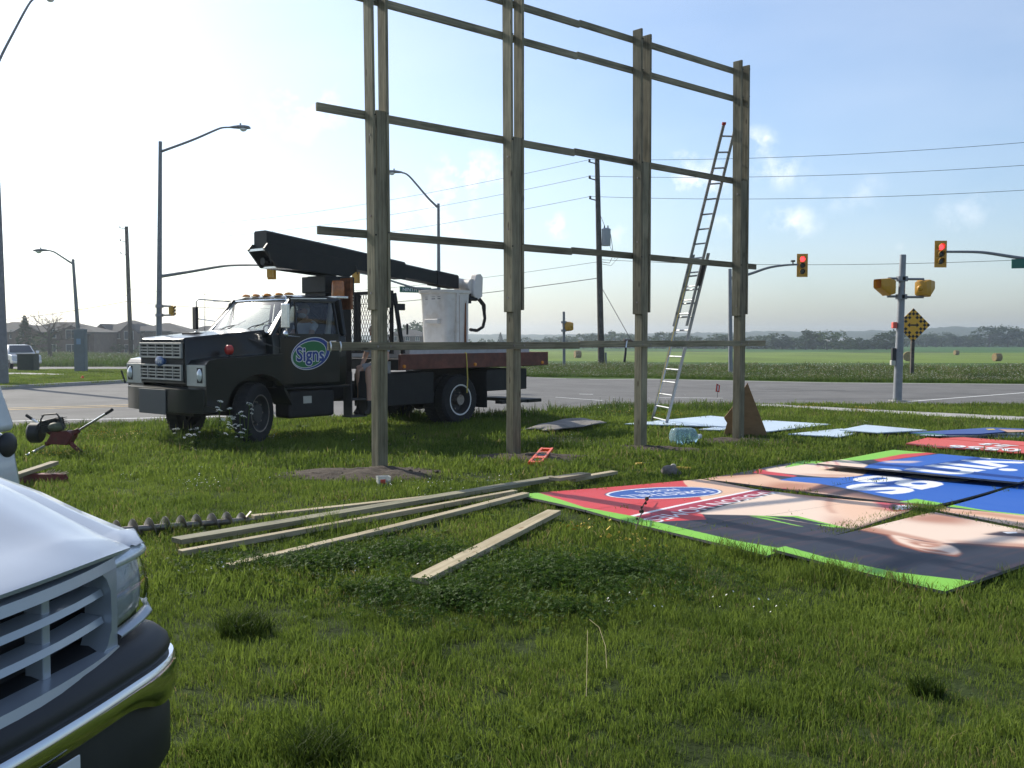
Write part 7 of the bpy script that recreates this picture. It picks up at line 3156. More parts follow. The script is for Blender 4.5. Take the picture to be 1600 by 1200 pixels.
# far edge of the hay field: (px, Y, height, width, kind)
FAR = [(838, 520, 5.5, 9, 'round'), (852, 540, 6.5, 8, 'tall'), (867, 500, 7.5, 11, 'round'), (884, 520, 8, 9, 'round'), (897, 530, 7.5, 8, 'tall'), (911, 500, 9, 12, 'round'), (926, 520, 9.5, 10, 'tall'),
       (944, 505, 9, 11, 'round'), (955, 515, 11, 9, 'tall'), (968, 500, 9.5, 13, 'round'), (983, 520, 9, 10, 'round'), (1022, 520, 8, 12, 'round'), (1036, 500, 10.5, 12, 'round'), (1052, 530, 11, 11, 'tall'), (1066, 510, 8.5, 13, 'round'),
       (1082, 520, 8, 12, 'round'), (1100, 500, 7, 12, 'round'), (1118, 505, 9, 13, 'round'), (1132, 500, 9.5, 12, 'round'), (1180, 500, 8, 13, 'round'), (1197, 490, 8.5, 14, 'round'), (1212, 480, 9.5, 12, 'round'), (1228, 490, 8.5, 9, 'tall'), (1241, 480, 7, 10, 'round'),
       (1259, 470, 11.5, 11, 'tall'), (1270, 470, 10, 10, 'round'), (1292, 465, 11, 17, 'round'), (1318, 480, 5, 11, 'round'), (1342, 465, 7, 9, 'tall'), (1362, 470, 6, 14, 'round'), (1385, 470, 10, 12, 'round'), (1396, 465, 11, 11, 'round'),
       (1418, 640, 9, 14, 'round'), (1447, 640, 10, 15, 'round'), (1470, 640, 12, 16, 'round'), (1492, 640, 9, 14, 'round'), (1515, 640, 9.5, 16, 'round'), (1545, 640, 16, 20, 'round'), (1574, 640, 17, 17, 'round'), (1596, 640, 13, 16, 'round'), (1625, 640, 12, 18, 'round'), (1660, 640, 14, 18, 'round'), (800, 560, 6, 10, 'round'), (818, 560, 7, 11, 'round'), (782, 520, 10, 6, 'conifer')]
special = {1292: 'pale green rounded tree standing forward of the others right of the frame', 1259: 'tallest narrow tree just left of the pale rounded tree', 955: 'tall tree showing right of the transformer pole foot',
           1545: 'large broad tree right of the diamond sign', 1574: 'largest broad tree beside the right edge hedge', 782: 'dark pointed conifer directly right of the truck bucket', 838: 'low tree at the left end of the far tree row'}
ZONES = [(0, 881, 'left of the thin signal post'), (881, 936, 'between thin signal post and utility pole'), (936, 1000, 'between utility pole and third post'), (1000, 1075, 'between third post and ladder'),
         (1075, 1150, 'between ladder and last post'), (1150, 1250, 'right of the last frame post'), (1250, 1330, 'beside the pale rounded tree'), (1330, 1405, 'left of two-headed signal post'), (1405, 1455, 'behind the diamond sign'), (1455, 1532, 'right of the diamond sign'), (1532, 2000, 'near the right picture edge')]
ORD = ['first', 'second', 'third', 'fourth', 'fifth', 'sixth', 'seventh', 'eighth']
FAR.sort()
count = {}
for i, (px, Y, h, w, k) in enumerate(FAR):
    zone = [z for z in ZONES if z[0] <= px < z[1]][0][2]
    n_ = count.get(zone, 0)
    count[zone] = n_ + 1
    lab = special.get(px, f'{kinds[k]} hazy far tree, {ORD[n_]} from left {zone}')
    h, w = h * .80, w * 1.2
    tree(px, Y, h, w, k, 'tree_leaf_light' if px == 1292 else ('conifer_leaf' if k == 'conifer' else 'tree_leaf'), lab, 'far trees beyond the hay field', i, .05, name='conifer_tree' if k == 'conifer' else 'broadleaf_tree')
for i, (px, Y, h, w, k) in enumerate([(622, 350, 8, 8, 'tall'), (630, 340, 7.5, 9, 'round'), (642, 360, 9, 10, 'round'), (650, 380, 10.5, 12, 'round'), (660, 390, 9, 12, 'round')]):
    tree(px, Y, h, w, k, 'tree_leaf', f'hazy {kinds[k]} tree, {ORD[i]} from left between the first frame post and the bucket', 'trees behind the truck deck', i + 3)
tree(40, 150, 6.4, 5.2, 'conifer', 'conifer_leaf', 'dark pine left of the bare tree in front of the houses', None, 2, .12, 'conifer_tree')
for i, (px, Y, h, w, lab) in enumerate(((5, 230, 5, 6, 'leafy tree half hidden by the left edge lamp post'), (60, 240, 7, 7, 'leafy tree between the pine and the bare tree'), (70, 178, 4.2, 5, 'low bush at the foot of the bare tree'), (140, 210, 3.8, 6, 'bush just right of the tall grey cabinet'), (150, 250, 5, 7, 'distant tree between cabinet and field pole'),
                                          (180, 196, 2.6, 4, 'small bush left of the field pole foot'), (184, 215, 5.6, 4.6, 'dark tree touching the left corner of the trimmed brick house'), (230, 190, 2.2, 5, 'low bush right of the field pole above the truck bonnet'))):
    tree(px, Y, h, w, 'round', 'tree_leaf', lab, 'garden trees by the houses', i)
# continuous scrub behind the tree row
def scrub(name, pts, m, seed, n=1500, hh=4.0, label=None):
    r2 = random.Random(seed)
    mb = MB()
    for _ in range(n):
        k = r2.randrange(len(pts) - 1)
        f = r2.random()
        (xa, Ya), (xb, Yb) = pts[k], pts[k + 1]
        px, Y = xa + (xb - xa) * f, Ya + (Yb - Ya) * f + r2.uniform(-8, 8)
        b = on_ground(px, Y)
        top = hh * (.55 + .6 * noise.noise((px * .06, seed, 0)) + .35)
        c = b + UP * r2.uniform(.1, max(.4, top))
        u = Vector((r2.gauss(0, 1), r2.gauss(0, 1), r2.gauss(0, 1))).normalized()
        v = u.orthogonal().normalized()
        s = r2.uniform(.45, 1.0)
        mb.add([c - u * s, c + v * s * .7, c + u * s, c - v * s * .7], [(0, 1, 2, 3)])
    o = mb.build(name, m)
    tag(o, label, kind='stuff')
scrub('hedgerow', [(560, 560), (840, 560), (1000, 540), (1150, 520), (1300, 500), (1400, 510)], 'tree_leaf', 1, 9500, 4.6, 'hazy hedgerow mass behind the far tree row')
scrub('hedgerow', [(1400, 660), (1500, 660), (1600, 660), (1760, 660)], 'tree_leaf', 4, 5200, 7.0, 'hazy hedgerow mass on the right beyond the green crop')

# bare tree
bb_ = on_ground(79, 108)
bt_ = thing('bare_tree', 'leafless tree with spreading branches between the pine and the cabinet', 'tree', bb_)
def limb(p, d, L, r, depth, mb, r2):
    q = p + d * L
    mid = p.lerp(q, .5) + Vector((r2.uniform(-.06, .06) * L, 0, r2.uniform(-.03, .06) * L))
    mb.tube([p, mid, q], [r, r * .85, r * .62], 5, cap=False)
    if depth == 0:
        return
    for _ in range(3 if depth > 1 else 4):
        nd = (d + Vector((r2.gauss(0, .62), r2.gauss(0, .5), r2.gauss(.08, .34)))).normalized()
        limb(p.lerp(q, r2.uniform(.55, 1)), nd, L * r2.uniform(.6, .85), r * .52, depth - 1, mb, r2)
r2 = random.Random(21)
mb = MB()
mb.tube([bb_ - UP * .3, bb_ + Vector((-.05, 0, 1.2)), bb_ + Vector((-.15, 0, 2.7))], [.30, .22, .19], 8)
mb.build('trunk', 'bare_bark', bt_, smooth=True)
mb = MB()
top = bb_ + Vector((-.15, 0, 2.6))
for d in ((-.75, .1, .5), (.7, -.1, .75), (-.2, .3, 1), (.25, -.3, 1), (-.95, -.2, .25), (1, .2, .35)):
    limb(top - UP * r2.uniform(0, .7), Vector(d).normalized(), 1.5, .10, 4, mb, r2)
mb.build('crown', 'bare_bark', bt_)['kind'] = 'stuff'

# ------------------------------------------------------------------ hay bales
def bale(px, Y, r, label, rot):
    b = on_ground(px, Y)
    t = thing('hay_bale', label, 'hay bale', b, R(rot), 'round hay bales in the field')
    mb = MB()
    mb.lathe([(0, -r * .8), (r * .94, -r * .8), (r, -r * .7), (r * 1.01, 0), (r, r * .7), (r * .94, r * .8), (0, r * .8)], (0, 0, r * .95), 'x', 26)
    mb.build('bale', 'hay', t, smooth=40)
bale(902.5, 205, .78, 'round hay bale between the far thin signal post and the utility pole', 15)
bale(1419, 170, .85, 'round hay bale seen end on beside the signal post', 70)
bale(1558, 172, .72, 'dark round hay bale near the right edge of the field', 10)
bale(1494, 300, .75, 'small farthest hay bale right of the diamond sign', 10)
# ------------------------------------------------------------------ grass and weeds
def src_collection(name, builders, m):
    c = bpy.data.collections.new(name)
    for i, (vs, fs, mi) in enumerate(builders):
        me = bpy.data.meshes.new(name + '_clump')
        me.from_pydata(vs, [], fs)
        for q in (m if isinstance(m, list) else [m]):
            me.materials.append(MATS[q])
        if mi is not None:
            me.polygons.foreach_set('material_index', mi)
        o = bpy.data.objects.new(name + '_clump', me)
        c.objects.link(o)
    return c

def blade_clump(seed, n, rad, h, w, lean=.55, hvar=.45):
    r2 = random.Random(seed)
    vs, fs = [], []
    for _ in range(n):
        a, q = r2.random() * 6.283, rad * math.sqrt(r2.random())
        x, y = q * math.cos(a), q * math.sin(a)
        H = h * r2.uniform(1 - hvar, 1 + hvar)
        b = r2.random() * 6.283
        dx, dy = math.cos(b), math.sin(b)
        L = H * lean * r2.uniform(.2, 1.3)
        t = r2.random() * 6.283
        sx, sy = math.cos(t) * w / 2 * r2.uniform(.7, 1.3), math.sin(t) * w / 2
        k = len(vs)
        vs += [(x - sx, y - sy, -.015), (x + sx, y + sy, -.015), (x - sx * .8 + dx * L * .35, y - sy * .8 + dy * L * .35, H * .6), (x + sx * .8 + dx * L * .35, y + sy * .8 + dy * L * .35, H * .6), (x + dx * L, y + dy * L, H * r2.uniform(.82, 1))]
        fs += [(k, k + 1, k + 3, k + 2), (k + 2, k + 3, k + 4)]
    return vs, fs, None

def clover_clump(seed, n, rad, h, leaf):
    r2 = random.Random(seed)
    vs, fs = [], []
    for _ in range(n):
        a, q = r2.random() * 6.283, rad * math.sqrt(r2.random())
        c = Vector((q * math.cos(a), q * math.sin(a), h * r2.uniform(.45, 1.1)))
        tilt = Vector((r2.gauss(0, .45), r2.gauss(0, .45), 1)).normalized()
        u = tilt.orthogonal().normalized()
        v = tilt.cross(u)
        r0 = r2.random() * 6.28
        for j in range(3):
            b = r0 + j * 2.094
            d = u * math.cos(b) + v * math.sin(b)
            e = tilt.cross(d)
            k = len(vs)
            s = leaf * r2.uniform(.75, 1.25)
            vs += [tuple(c), tuple(c + d * s * .55 - e * s * .42 + tilt * s * .1), tuple(c + d * s), tuple(c + d * s * .55 + e * s * .42 + tilt * s * .1)]
            fs.append((k, k + 1, k + 2, k + 3))
        k = len(vs)
        vs += [(c.x - .0015, c.y, c.z), (c.x + .0015, c.y, c.z), (c.x * .8, c.y * .8, -.01)]
        fs.append((k, k + 1, k + 2))
    return vs, fs, None

def broad_clump(seed, n, L, w):
    r2 = random.Random(seed)
    vs, fs = [], []
    for i in range(n):
        a = i * 2.4 + r2.uniform(-.3, .3)
        d = Vector((math.cos(a), math.sin(a), 0))
        e = Vector((-d.y, d.x, 0))
        l, ww = L * r2.uniform(.6, 1.1), w * r2.uniform(.8, 1.2)
        up = r2.uniform(.35, .9)
        k = len(vs)
        for (t, z, q) in ((0, 0, .15), (.4, up * .55, 1), (.75, up * .7, .8), (1, up * .55, .06)):
            p = d * l * t + Vector((0, 0, l * z))
            vs += [tuple(p - e * ww * q / 2), tuple(p + e * ww * q / 2)]
        fs += [(k, k + 1, k + 3, k + 2), (k + 2, k + 3, k + 5, k + 4), (k + 4, k + 5, k + 7, k + 6)]
    return vs, fs, None

def tall_clump(seed, n, rad, h, heads=.35):
    """Rough roadside growth: long stems, some with pale seed or flower heads."""
    r2 = random.Random(seed)
    vs, fs, mi = [], [], []
    v0, f0, _ = blade_clump(seed, n, rad, h * .75, .016, .5, .5)
    vs += v0
    fs += f0
    mi += [0] * len(f0)
    for _ in range(int(n * heads)):
        a, q = r2.random() * 6.283, rad * math.sqrt(r2.random())
        x, y, H = q * math.cos(a), q * math.sin(a), h * r2.uniform(.7, 1.15)
        k = len(vs)
        vs += [(x - .004, y, 0), (x + .004, y, 0), (x + .03, y, H), (x + .024, y, H)]
        fs.append((k, k + 1, k + 2, k + 3))
        mi.append(0)
        if r2.random() < .22:
            s = r2.uniform(.012, .03)
            k = len(vs)
            vs += [(x + .027 + s * math.cos(t), y + s * math.sin(t), H + r2.uniform(-.01, .01)) for t in np.linspace(0, 6.283, 7)[:-1]]
            fs.append(tuple(range(k, k + 6)))
            mi.append(1)
        else:
            k = len(vs)
            vs += [(x + .027 - .012, y, H - .12), (x + .027 + .012, y, H - .12), (x + .03, y + .005, H + .03)]
            fs.append((k, k + 1, k + 2))
            mi.append(2)
    return vs, fs, mi

def flower_clump(seed, n, rad, h, size):
    r2 = random.Random(seed)
    vs, fs, mi = [], [], []
    for _ in range(n):
        a, q = r2.random() * 6.283, rad * math.sqrt(r2.random())
        x, y, H = q * math.cos(a), q * math.sin(a), h * r2.uniform(.6, 1.15)
        k = len(vs)
        vs += [(x - .002, y, 0), (x + .002, y, 0), (x, y, H)]
        fs.append((k, k + 1, k + 2))
        mi.append(0)
        s = size * r2.uniform(.7, 1.2)
        for m_ in range(2):
            k = len(vs)
            tl = r2.uniform(-.5, .5)
            vs += [(x + s * math.cos(t), y + s * math.sin(t) * math.cos(tl), H + s * math.sin(t) * (math.sin(tl) if m_ == 0 else .9)) for t in np.linspace(0, 6.283, 7)[:-1]]
            fs.append(tuple(range(k, k + 6)))
            mi.append(1)
    return vs, fs, mi

def scatter(name, pts, yaw, scl, kind_idx, coll, label, tilt=None):
    n = len(pts)
    me = bpy.data.meshes.new(name)
    me.vertices.add(n)
    me.vertices.foreach_set('co', np.asarray(pts, np.float32).ravel())
    a = me.attributes.new('turn', 'FLOAT_VECTOR', 'POINT')
    rot = np.zeros((n, 3), np.float32)
    rot[:, 2] = yaw
    if tilt is not None:
        rot[:, :2] = tilt
    a.data.foreach_set('vector', rot.ravel())
    a = me.attributes.new('size', 'FLOAT_VECTOR', 'POINT')
    a.data.foreach_set('vector', np.asarray(scl, np.float32).ravel())
    a = me.attributes.new('kind', 'INT', 'POINT')
    a.data.foreach_set('value', np.asarray(kind_idx, np.int32))
    o = bpy.data.objects.new(name, me)
    col.objects.link(o)
    ng = bpy.data.node_groups.new(name, 'GeometryNodeTree')
    ng.interface.new_socket('Geometry', in_out='INPUT', socket_type='NodeSocketGeometry')
    ng.interface.new_socket('Geometry', in_out='OUTPUT', socket_type='NodeSocketGeometry')
    N, L = ng.nodes, ng.links
    gi, go = N.new('NodeGroupInput'), N.new('NodeGroupOutput')
    ci = N.new('GeometryNodeCollectionInfo')
    ci.inputs['Collection'].default_value = coll
    ci.inputs['Separate Children'].default_value = True
    ci.inputs['Reset Children'].default_value = True
    ip = N.new('GeometryNodeInstanceOnPoints')
    ip.inputs['Pick Instance'].default_value = True
    def attr(nm, ty):
        q = N.new('GeometryNodeInputNamedAttribute')
        q.data_type = ty
        q.inputs['Name'].default_value = nm
        return q.outputs['Attribute']
    er = N.new('FunctionNodeEulerToRotation')
    L.new(attr('turn', 'FLOAT_VECTOR'), er.inputs[0])
    L.new(gi.outputs[0], ip.inputs['Points'])
    L.new(ci.outputs[0], ip.inputs['Instance'])
    L.new(attr('kind', 'INT'), ip.inputs['Instance Index'])
    L.new(er.outputs[0], ip.inputs['Rotation'])
    L.new(attr('size', 'FLOAT_VECTOR'), ip.inputs['Scale'])
    L.new(ip.outputs[0], go.inputs[0])
    md = o.modifiers.new('scatter', 'NODES')
    md.node_group = ng
    tag(o, label, kind='stuff')
    return o

NR = np.random.RandomState(4)

def seg_dist(px, py, a, b):
    ax, ay = a
    bx, by = b
    dx, dy = bx - ax, by - ay
    t = np.clip(((px - ax) * dx + (py - ay) * dy) / (dx * dx + dy * dy), 0, 1)
    return np.hypot(px - ax - t * dx, py - ay - t * dy)

def noise2(x, y, f, seed):
    return np.array([noise.noise((a * f, b * f, seed)) for a, b in zip(x, y)])

def cut_mask(x, y):
    ok = ~(inside(x, y, ROAD) | inside(x, y, SIDE_ROAD) | inside(x, y, WALK) | inside(x, y, ISLAND_WALK))
    for poly in PANEL_XY:
        cx, cy = np.mean([p[0] for p in poly]), np.mean([p[1] for p in poly])
        k_ = .985 if cy < 14.2 else 1.05
        shr = [(cx + (p[0] - cx) * k_, cy + (p[1] - cy) * k_) for p in poly]
        ok &= ~inside(x, y, shr)
    for (a, b, w) in BOARDS:
        ok &= seg_dist(x, y, a, b) > w * .5
    for (cx, cy, rx, ry, h, sd, an) in SOILS:
        dx, dy = x - cx, y - cy
        lx, ly = dx * math.cos(an) + dy * math.sin(an), -dx * math.sin(an) + dy * math.cos(an)
        e = np.hypot(lx / rx, ly / ry)
        ok &= (e > .95) | (NR.rand(len(x)) < np.clip(e - .62, 0, 1) * .9)
    return ok

def field(Ya, Yb, dens, spread, margin, y_only=None):
    A = (Yb - Ya) * 2 * (spread * (Ya + Yb) / 2 + margin)
    n = int(A * dens)
    y = Ya + (Yb - Ya) * NR.rand(n)
    x = (NR.rand(n) * 2 - 1) * (spread * y + margin)
    return x, y

def make_lawn(name, Ya, Yb, dens, coll, nk, sc_, label, mask=None, spread=.60, margin=2.2, hn=.6):
    x, y = field(Ya, Yb, dens, spread, margin)
    ok = cut_mask(x, y)
    if mask is not None:
        ok &= mask(x, y)
    x, y = x[ok], y[ok]
    big = noise2(x, y, .9, 2.0) + .6 * noise2(x, y, 2.6, 8.0)
    hs = sc_ * (1 + hn * big) * NR.uniform(.75, 1.25, len(x))
    hs = np.clip(hs, .35 * sc_, 2.2 * sc_)
    z = np.array([gz(a, b) for a, b in zip(x, y)])
    pts = np.stack([x, y, z], 1)
    s3 = np.stack([np.clip(hs, .8, 1.3), np.clip(hs, .8, 1.3), hs], 1)
    wind = np.stack([NR.normal(.05, .12, len(x)), NR.normal(.0, .12, len(x))], 1)
    return scatter(name, pts, NR.rand(len(x)) * 6.283, s3, NR.randint(0, nk, len(x)), coll, label, wind)

fine = src_collection('fine_grass', [blade_clump(i, 50, .10, .043, .0038) for i in range(7)], 'grass_blade')
mid = src_collection('mid_grass', [blade_clump(20 + i, 44, .15, .046, .0065) for i in range(6)], 'grass_blade')
far_ = src_collection('far_grass', [blade_clump(40 + i, 44, .26, .060, .012) for i in range(5)], 'grass_blade')
make_lawn('lawn_grass', 2.2, 6.2, 190, fine, 7, 1.0, 'short green lawn grass close to the camera')
make_lawn('lawn_grass', 6.2, 12, 100, mid, 6, 1.0, 'short green lawn grass round the boards and panels')
make_lawn('lawn_grass', 12, 27.5, 36, far_, 5, 1.05, 'lawn grass under the truck and round the posts', margin=3)
# island turf (sits on the raised island)
def island_grass():
    n = 9000
    x, y = NR.uniform(-34, -10, n), NR.uniform(26, 51, n)
    ok = inside(x, y, ISLAND) & ~inside(x, y, ISLAND_WALK) & (y > 27)
    x, y = x[ok], y[ok]
    z = np.array([gz(a, b) for a, b in zip(x, y)]) + .112
    h = NR.uniform(.6, 1.1, len(x))
    scatter('island_turf', np.stack([x, y, z], 1), NR.rand(len(x)) * 6.28, np.stack([h * 1.6, h * 1.6, h], 1), NR.randint(0, 5, len(x)), far_, 'mown turf on the traffic island')
island_grass()
# dandelion and plantain leaves
weeds = src_collection('broad_weeds', [broad_clump(i, 6 + i, .085, .03) for i in range(4)], 'weed_leaf')
x, y = field(3, 20, .8, .6, 2)
ok = cut_mask(x, y)
x, y = x[ok], y[ok]
z = np.array([gz(a, b) for a, b in zip(x, y)])
s = NR.uniform(.3, .8, len(x)) * np.clip(.55 + y / 16, .6, 1.4)
scatter('broad_weeds', np.stack([x, y, z + .02], 1), NR.rand(len(x)) * 6.28, np.stack([s, s, s], 1), NR.randint(0, 4, len(x)), weeds, 'broad leaved lawn weeds')
# rough weed edge along the roadside, truck side
rough = src_collection('rough_weeds', [tall_clump(60 + i, 26, .28, .30, .12) for i in range(4)] + [broad_clump(70 + i, 14, .2, .05) for i in range(2)], ['weed_leaf', 'flower_white', 'dry_stem'])
def edge_line(name, line, wid, n, coll, nk, s0, s1, label, off=0.0, dz=0.0):
    segs = list(zip(line, line[1:]))
    Ls = np.array([math.dist(a, b) for a, b in segs])
    k = NR.choice(len(segs), n, p=Ls / Ls.sum())
    t = NR.rand(n)
    A = np.array([s[0] for s in segs])[k]
    B = np.array([s[1] for s in segs])[k]
    d = (B - A) / np.linalg.norm(B - A, axis=1)[:, None]
    nn = np.stack([d[:, 1], -d[:, 0]], 1)
    q = A + (B - A) * t[:, None] + nn * (off + wid * NR.rand(n))[:, None]
    x, y = q[:, 0], q[:, 1]
    ok = cut_mask(x, y)
    x, y = x[ok], y[ok]
    z = np.array([gz(a, b) for a, b in zip(x, y)]) + dz
    s = NR.uniform(s0, s1, len(x))
    scatter(name, np.stack([x, y, z], 1), NR.rand(len(x)) * 6.28, np.stack([s, s, s], 1), NR.randint(0, nk, len(x)), coll, label)
edge_line('roadside_weeds', [v2(G(560, 652)), v2(G(830, 648)), v2(G(905, 641)), v2(G(970, 636.5)), v2(G(1140, 635))], 1.6, 420, rough, 6, .35, .95, 'rough leafy weeds along the near road edge')
edge_line('roadside_weeds', [v2(G(20, 669)), v2(G(200, 663)), v2(G(560, 652))], .8, 180, rough, 6, .25, .6, 'low weeds along the road edge in front of the truck')
edge_line('roadside_weeds', [v2(G(1230, 634)), v2(G(1400, 633.5)), v2(G(1640, 635))], .9, 150, rough, 6, .25, .55, 'weeds between the road and the pavement strip')
# tall growth on the verge beyond the road
verge_src = src_collection('verge_growth', [tall_clump(80 + i, 46, .5, .60, .28) for i in range(5)], ['tall_grass', 'flower_white', 'dry_stem'])
def verge():
    n = 5200
    px = NR.uniform(770, 1720, n)
    f = NR.rand(n) ** 1.4
    x, y = [], []
    line = [(770, 590), (840, 589), (1000, 591), (1300, 597), (1600, 600), (1720, 602)]
    for p, t in zip(px, f):
        g = G(p, lerp_tab(p, line))
        x.append(g.x + (p - 800) / 1550 * t * 14)
        y.append(g.y + .6 + t * 14)
    x, y = np.array(x), np.array(y)
    ok = ~inside(x, y, ROAD)
    x, y, f = x[ok], y[ok], f[ok]
    z = np.array([gz(a, b) for a, b in zip(x, y)])
    h = NR.uniform(.45, 1.0, len(x)) * (.35 + .55 * np.clip(f * 2.2, 0, 1)) * (1 + .45 * noise2(x, y, .25, 4.0))
    scatter('verge_weeds', np.stack([x, y, z], 1), NR.rand(len(x)) * 6.28, np.stack([np.full(len(x), .9), np.full(len(x), .9), h], 1), NR.randint(0, 5, len(x)), verge_src, 'tall flowering weeds on the verge beyond the road')
verge()
def left_field():
    n = 3600
    y = 89 + 75 * NR.rand(n) ** 1.3
    x = y * (NR.uniform(-.62, -.26, n))
    z = np.array([gz(a, b) for a, b in zip(x, y)])
    h = NR.uniform(.8, 1.5, n) * (1 + .5 * noise2(x, y, .12, 6.0))
    scatter('field_grass', np.stack([x, y, z], 1), NR.rand(n) * 6.28, np.stack([np.full(n, 2.2), np.full(n, 2.2), h], 1), NR.randint(0, 5, n), verge_src, 'rough tall grass in the left field')
left_field()

# clover patches with a few pale heads
clover = src_collection('clover', [clover_clump(i, 15, .10, .10, .017) for i in range(5)], 'clover_leaf')
def blob(px, py, rx, ry, n, seed):
    """Random ground points inside an uneven ellipse centred on a pixel's ground point."""
    c = G(px, py)
    a, q = NR.rand(n) * 6.283, np.abs(NR.normal(0, .55, n))
    x, y = q * np.cos(a), q * np.sin(a)
    e = 1 + .35 * np.array([noise.noise((math.cos(t) * 1.5, math.sin(t) * 1.5, seed)) for t in a])
    return c.x + x * rx * e, c.y + y * ry * e
def put(name, x, y, coll, nk, s0, s1, label, dz=0.0, need=True):
    if need:
        ok = cut_mask(x, y)
        x, y = x[ok], y[ok]
    z = np.array([gz(a, b) for a, b in zip(x, y)]) + dz
    s = NR.uniform(s0, s1, len(x))
    return scatter(name, np.stack([x, y, z], 1), NR.rand(len(x)) * 6.28, np.stack([s, s, s], 1), NR.randint(0, nk, len(x)), coll, label)
def many(bl):
    xs, ys = zip(*[blob(*b) for b in bl])
    return np.concatenate(xs), np.concatenate(ys)
x, y = many([(500, 890, .85, .45, 230, 1), (640, 875, .75, .5, 260, 2), (710, 945, .6, .4, 190, 3), (840, 905, .95, .7, 480, 4), (930, 900, .65, .55, 230, 5), (600, 930, .5, .3, 60, 6), (880, 960, .6, .3, 70, 7)])
put('clover_patch', x, y, clover, 5, .55, 1.15, 'dark green clover growing among the boards')
x, y = many([(1180, 700, .5, .5, 60, 11), (1350, 672, .5, .3, 60, 12), (880, 700, .9, .5, 130, 13), (1110, 640, .8, .5, 60, 14), (1000, 640, .7, .4, 60, 15)])
put('clover_patch', x, y, rough, 6, .35, .6, 'leafy weeds behind the frame')
pale = src_collection('clover_heads', [flower_clump(i, 3, .14, .09, .0065) for i in range(4)], ['clover_leaf', 'flower_white'])
x, y = many([(520, 895, .9, .55, 16, 1), (840, 905, 1.0, .8, 9, 4), (380, 690, 1.4, .8, 24, 5), (700, 760, 2.5, 1.5, 26, 6), (1150, 950, 2.2, 1.2, 7, 8), (300, 760, 1.6, 1.4, 24, 9)])
put('clover_heads', x, y, pale, 4, .7, 1.1, 'pale clover heads in the grass')
yel = src_collection('yellow_flowers', [flower_clump(10 + i, 8, .16, .15, .009) for i in range(4)], ['weed_leaf', 'flower_yellow'])
x, y = many([(905, 845, .25, .18, 4, 1), (985, 868, .25, .2, 4, 2), (150, 690, .8, .4, 22, 3), (95, 722, .35, .25, 9, 4), (430, 690, .8, .4, 12, 5), (1030, 655, 1.2, .5, 26, 6), (1340, 648, .8, .3, 16, 7), (1260, 642, .9, .3, 10, 8)])
put('yellow_flowers', x, y, yel, 4, .7, 1.2, 'small yellow wildflowers in the grass')
# grass coming up through the gap between the panels
gx_, gy_ = [], []
A_, B_ = G(1300, 835.5, .055), G(1452, 792.5, .055)
for k in range(170):
    t = NR.rand()
    q = A_.lerp(B_, t)
    w = .003 + .026 * t
    gx_.append(q.x + NR.uniform(-w, w))
    gy_.append(q.y + NR.uniform(-w, w))
put('gap_grass', np.array(gx_), np.array(gy_), mid, 6, .95, 1.6, 'grass growing up through the gap between sign panels', .02, False)
A_, B_ = G(1462, 799, .055), G(1610, 826, .055)
t = NR.rand(40)
put('gap_grass', A_.x + (B_.x - A_.x) * t, A_.y + (B_.y - A_.y) * t, mid, 6, .8, 1.3, 'grass in the narrow crack between two sign panels', .0, False)
# taller blades at the foot of posts and panel edges
tuftg = src_collection('long_grass', [blade_clump(90 + i, 26, .10, .16, .006, .6) for i in range(4)], 'grass_blade')
x, y = many([(1150, 870, .25, .5, 24, 1), (1300, 905, .5, .3, 34, 2), (1430, 925, .6, .2, 30, 3), (1560, 900, .5, .3, 20, 9), (590, 748, .7, .3, 20, 4), (860, 735, .5, .5, 40, 5), (450, 720, .6, .4, 20, 6), (270, 830, .8, .3, 40, 7), (480, 830, 1.2, .3, 40, 8), (900, 790, .3, .3, 10, 10)])
put('long_grass', x, y, tuftg, 4, .5, 1.0, 'longer grass along the panel edges and boards')

leaf_mat('tuft_blade', (.022, .045, .008), (.075, .11, .016), .4, .65)
# dark rank tufts standing in the lawn
def tuft(px, py, r, h, n, label, seed):
    c = G(px, py)
    t = thing('grass_tuft', label, 'grass tuft', c, R(seed * 40), 'dark rank tufts in the lawn')
    vs, fs, _ = blade_clump(seed, n, r, h, .006, .75, .35)
    me = bpy.data.meshes.new('blades')
    me.from_pydata(vs, [], fs)
    me.materials.append(MATS['tuft_blade'])
    o = bpy.data.objects.new('blades', me)
    col.objects.link(o)
    o.parent = t
    o['kind'] = 'stuff'
tuft(382, 990, .15, .12, 520, 'dark round tuft of rank grass in the lawn left of the short wide board', 3)
tuft(500, 1190, .14, .11, 600, 'dark tuft of rank grass cut by the bottom edge of the picture', 4)
tuft(1445, 1085, .08, .09, 260, 'small dark tuft in the lawn at the lower right', 5)
tuft(128, 722, .28, .16, 380, 'dark tuft of grass just right of the auger engine', 6)

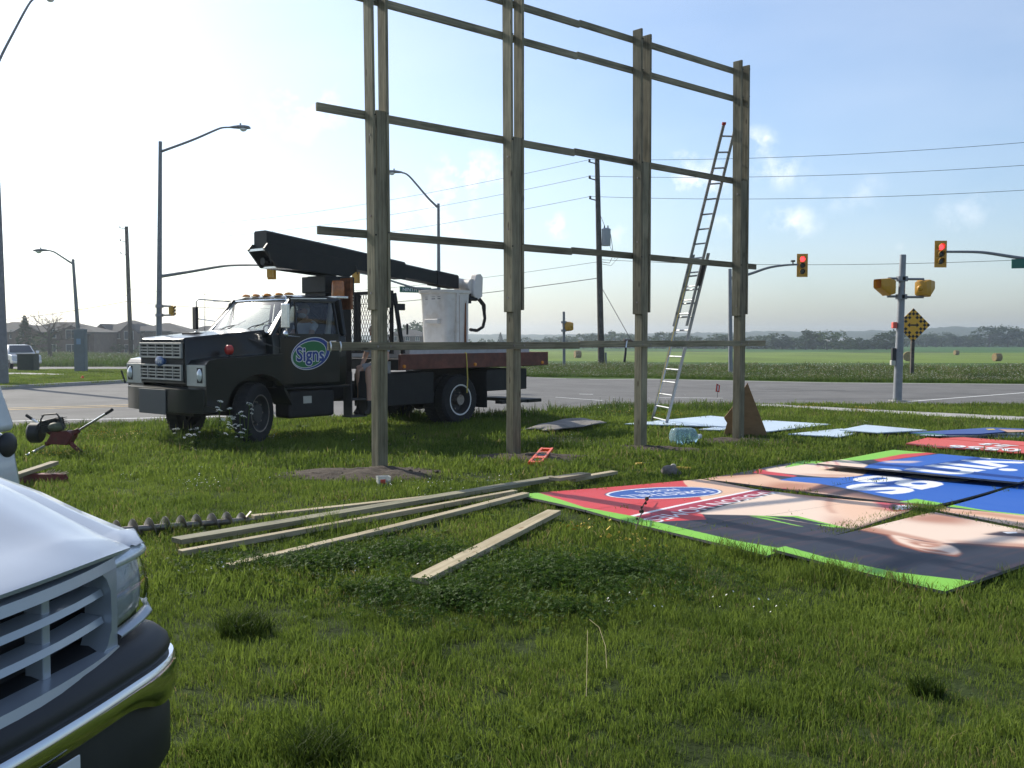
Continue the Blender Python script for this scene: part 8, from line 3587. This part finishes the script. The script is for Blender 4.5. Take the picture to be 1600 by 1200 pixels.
# wild carrot by the truck's front wheel
def carrot(px, Y, H, label, seed):
    b = on_ground(px, Y)
    r2 = random.Random(seed)
    t = thing('wild_carrot', label, 'plant', b, group='white wild carrots in front of the truck')
    top = b + Vector((r2.uniform(-.08, .08), r2.uniform(-.05, .05), H))
    mb = MB()
    mb.tube([b, b.lerp(top, .5) + Vector((r2.uniform(-.03, .03), 0, 0)), top], [.008, .007, .005], 5)
    for k in range(10):
        a = k * .628
        mb.tube([top, top + Vector((.045 * math.cos(a), .045 * math.sin(a), .03))], .003, 4)
    mb.build('stem', 'weed_leaf', t)
    mb = MB()
    tx, ty = r2.uniform(-.5, .5), r2.uniform(-.5, .5)
    hs_ = [(top, r2.uniform(.035, .055))] + [(b.lerp(top, r2.uniform(.6, .9)) + Vector((r2.uniform(-.1, .1), r2.uniform(-.06, .06), r2.uniform(0, .05))), r2.uniform(.016, .032)) for _ in range(2)]
    for (hc_, hr_) in hs_:
        for k in range(int(24 * hr_ / .05) + 5):
            a, q = r2.random() * 6.28, hr_ * math.sqrt(r2.random())
            dx, dy = q * math.cos(a), q * math.sin(a)
            c = hc_ + Vector((dx, dy, .03 + .4 * hr_ * (1 - (q / hr_) ** 2) + tx * dx + ty * dy))
            mb.sphere(c, r2.uniform(.004, .009), 6, 4, (1, 1, .7))
    u = mb.build('flower_head', 'flower_white', t)
    u['kind'] = 'stuff'
    mb = MB()
    for k in range(14):
        z = r2.uniform(.05, .6)
        p = b.lerp(top, z)
        a = r2.random() * 6.28
        d = Vector((math.cos(a), math.sin(a), .4)) * .1
        e = Vector((-d.y, d.x, 0)) * .25
        mb.add([p, p + d * .5 - e, p + d, p + d * .5 + e], [(0, 1, 2, 3)])
    f = mb.build('leaves', 'weed_leaf', t)
    f['kind'] = 'stuff'
for i, (px, Y, H) in enumerate(((337, 14.6, .72), (347, 14.4, .60), (352, 14.3, .50), (362, 14.5, .62), (364, 14.2, .40), (371, 14.4, .56), (383, 14.6, .68), (384, 14.3, .52), (278, 14.9, .28), (306, 14.8, .30), (293, 14.6, .22), (376, 14.1, .30))):
    lab = ('tallest white wild carrot left of the truck front wheel', 'white wild carrot in the cluster beside the truck front wheel', 'short white wild carrot in front of the truck bumper')[0 if i == 0 else (2 if px < 320 else 1)]
    carrot(px, Y, H, lab, i)
x, y = many([(370, 672, .9, .5, 60, 1), (300, 670, .7, .4, 30, 2), (330, 690, .8, .3, 26, 3)])
put('weed_clump', x, y, rough, 6, .4, 1.0, 'rank weeds growing round the truck front wheel')
# dry bent stalks in the foreground
for (pts, lab) in (([(916, 1105), (917, 1060), (918, 1010)], 'straight dry grass stalk in the foreground lawn'), ([(948, 1060), (946, 1030), (936, 1005), (921, 995)], 'arched dry grass stalk in the foreground lawn')):
    q = [G(a, b, .0) for (a, b) in pts]
    b0 = q[0] + UP * .04
    H = [.05, .07, .09, .10]
    mb = MB()
    mb.tube([Vector((p.x, p.y, p.z + H[min(k, 3)])) for k, p in enumerate(q)], .0016, 5)
    o = mb.build('dry_stalk', 'dry_stem', origin=q[0])
    tag(o, lab, 'stalk')
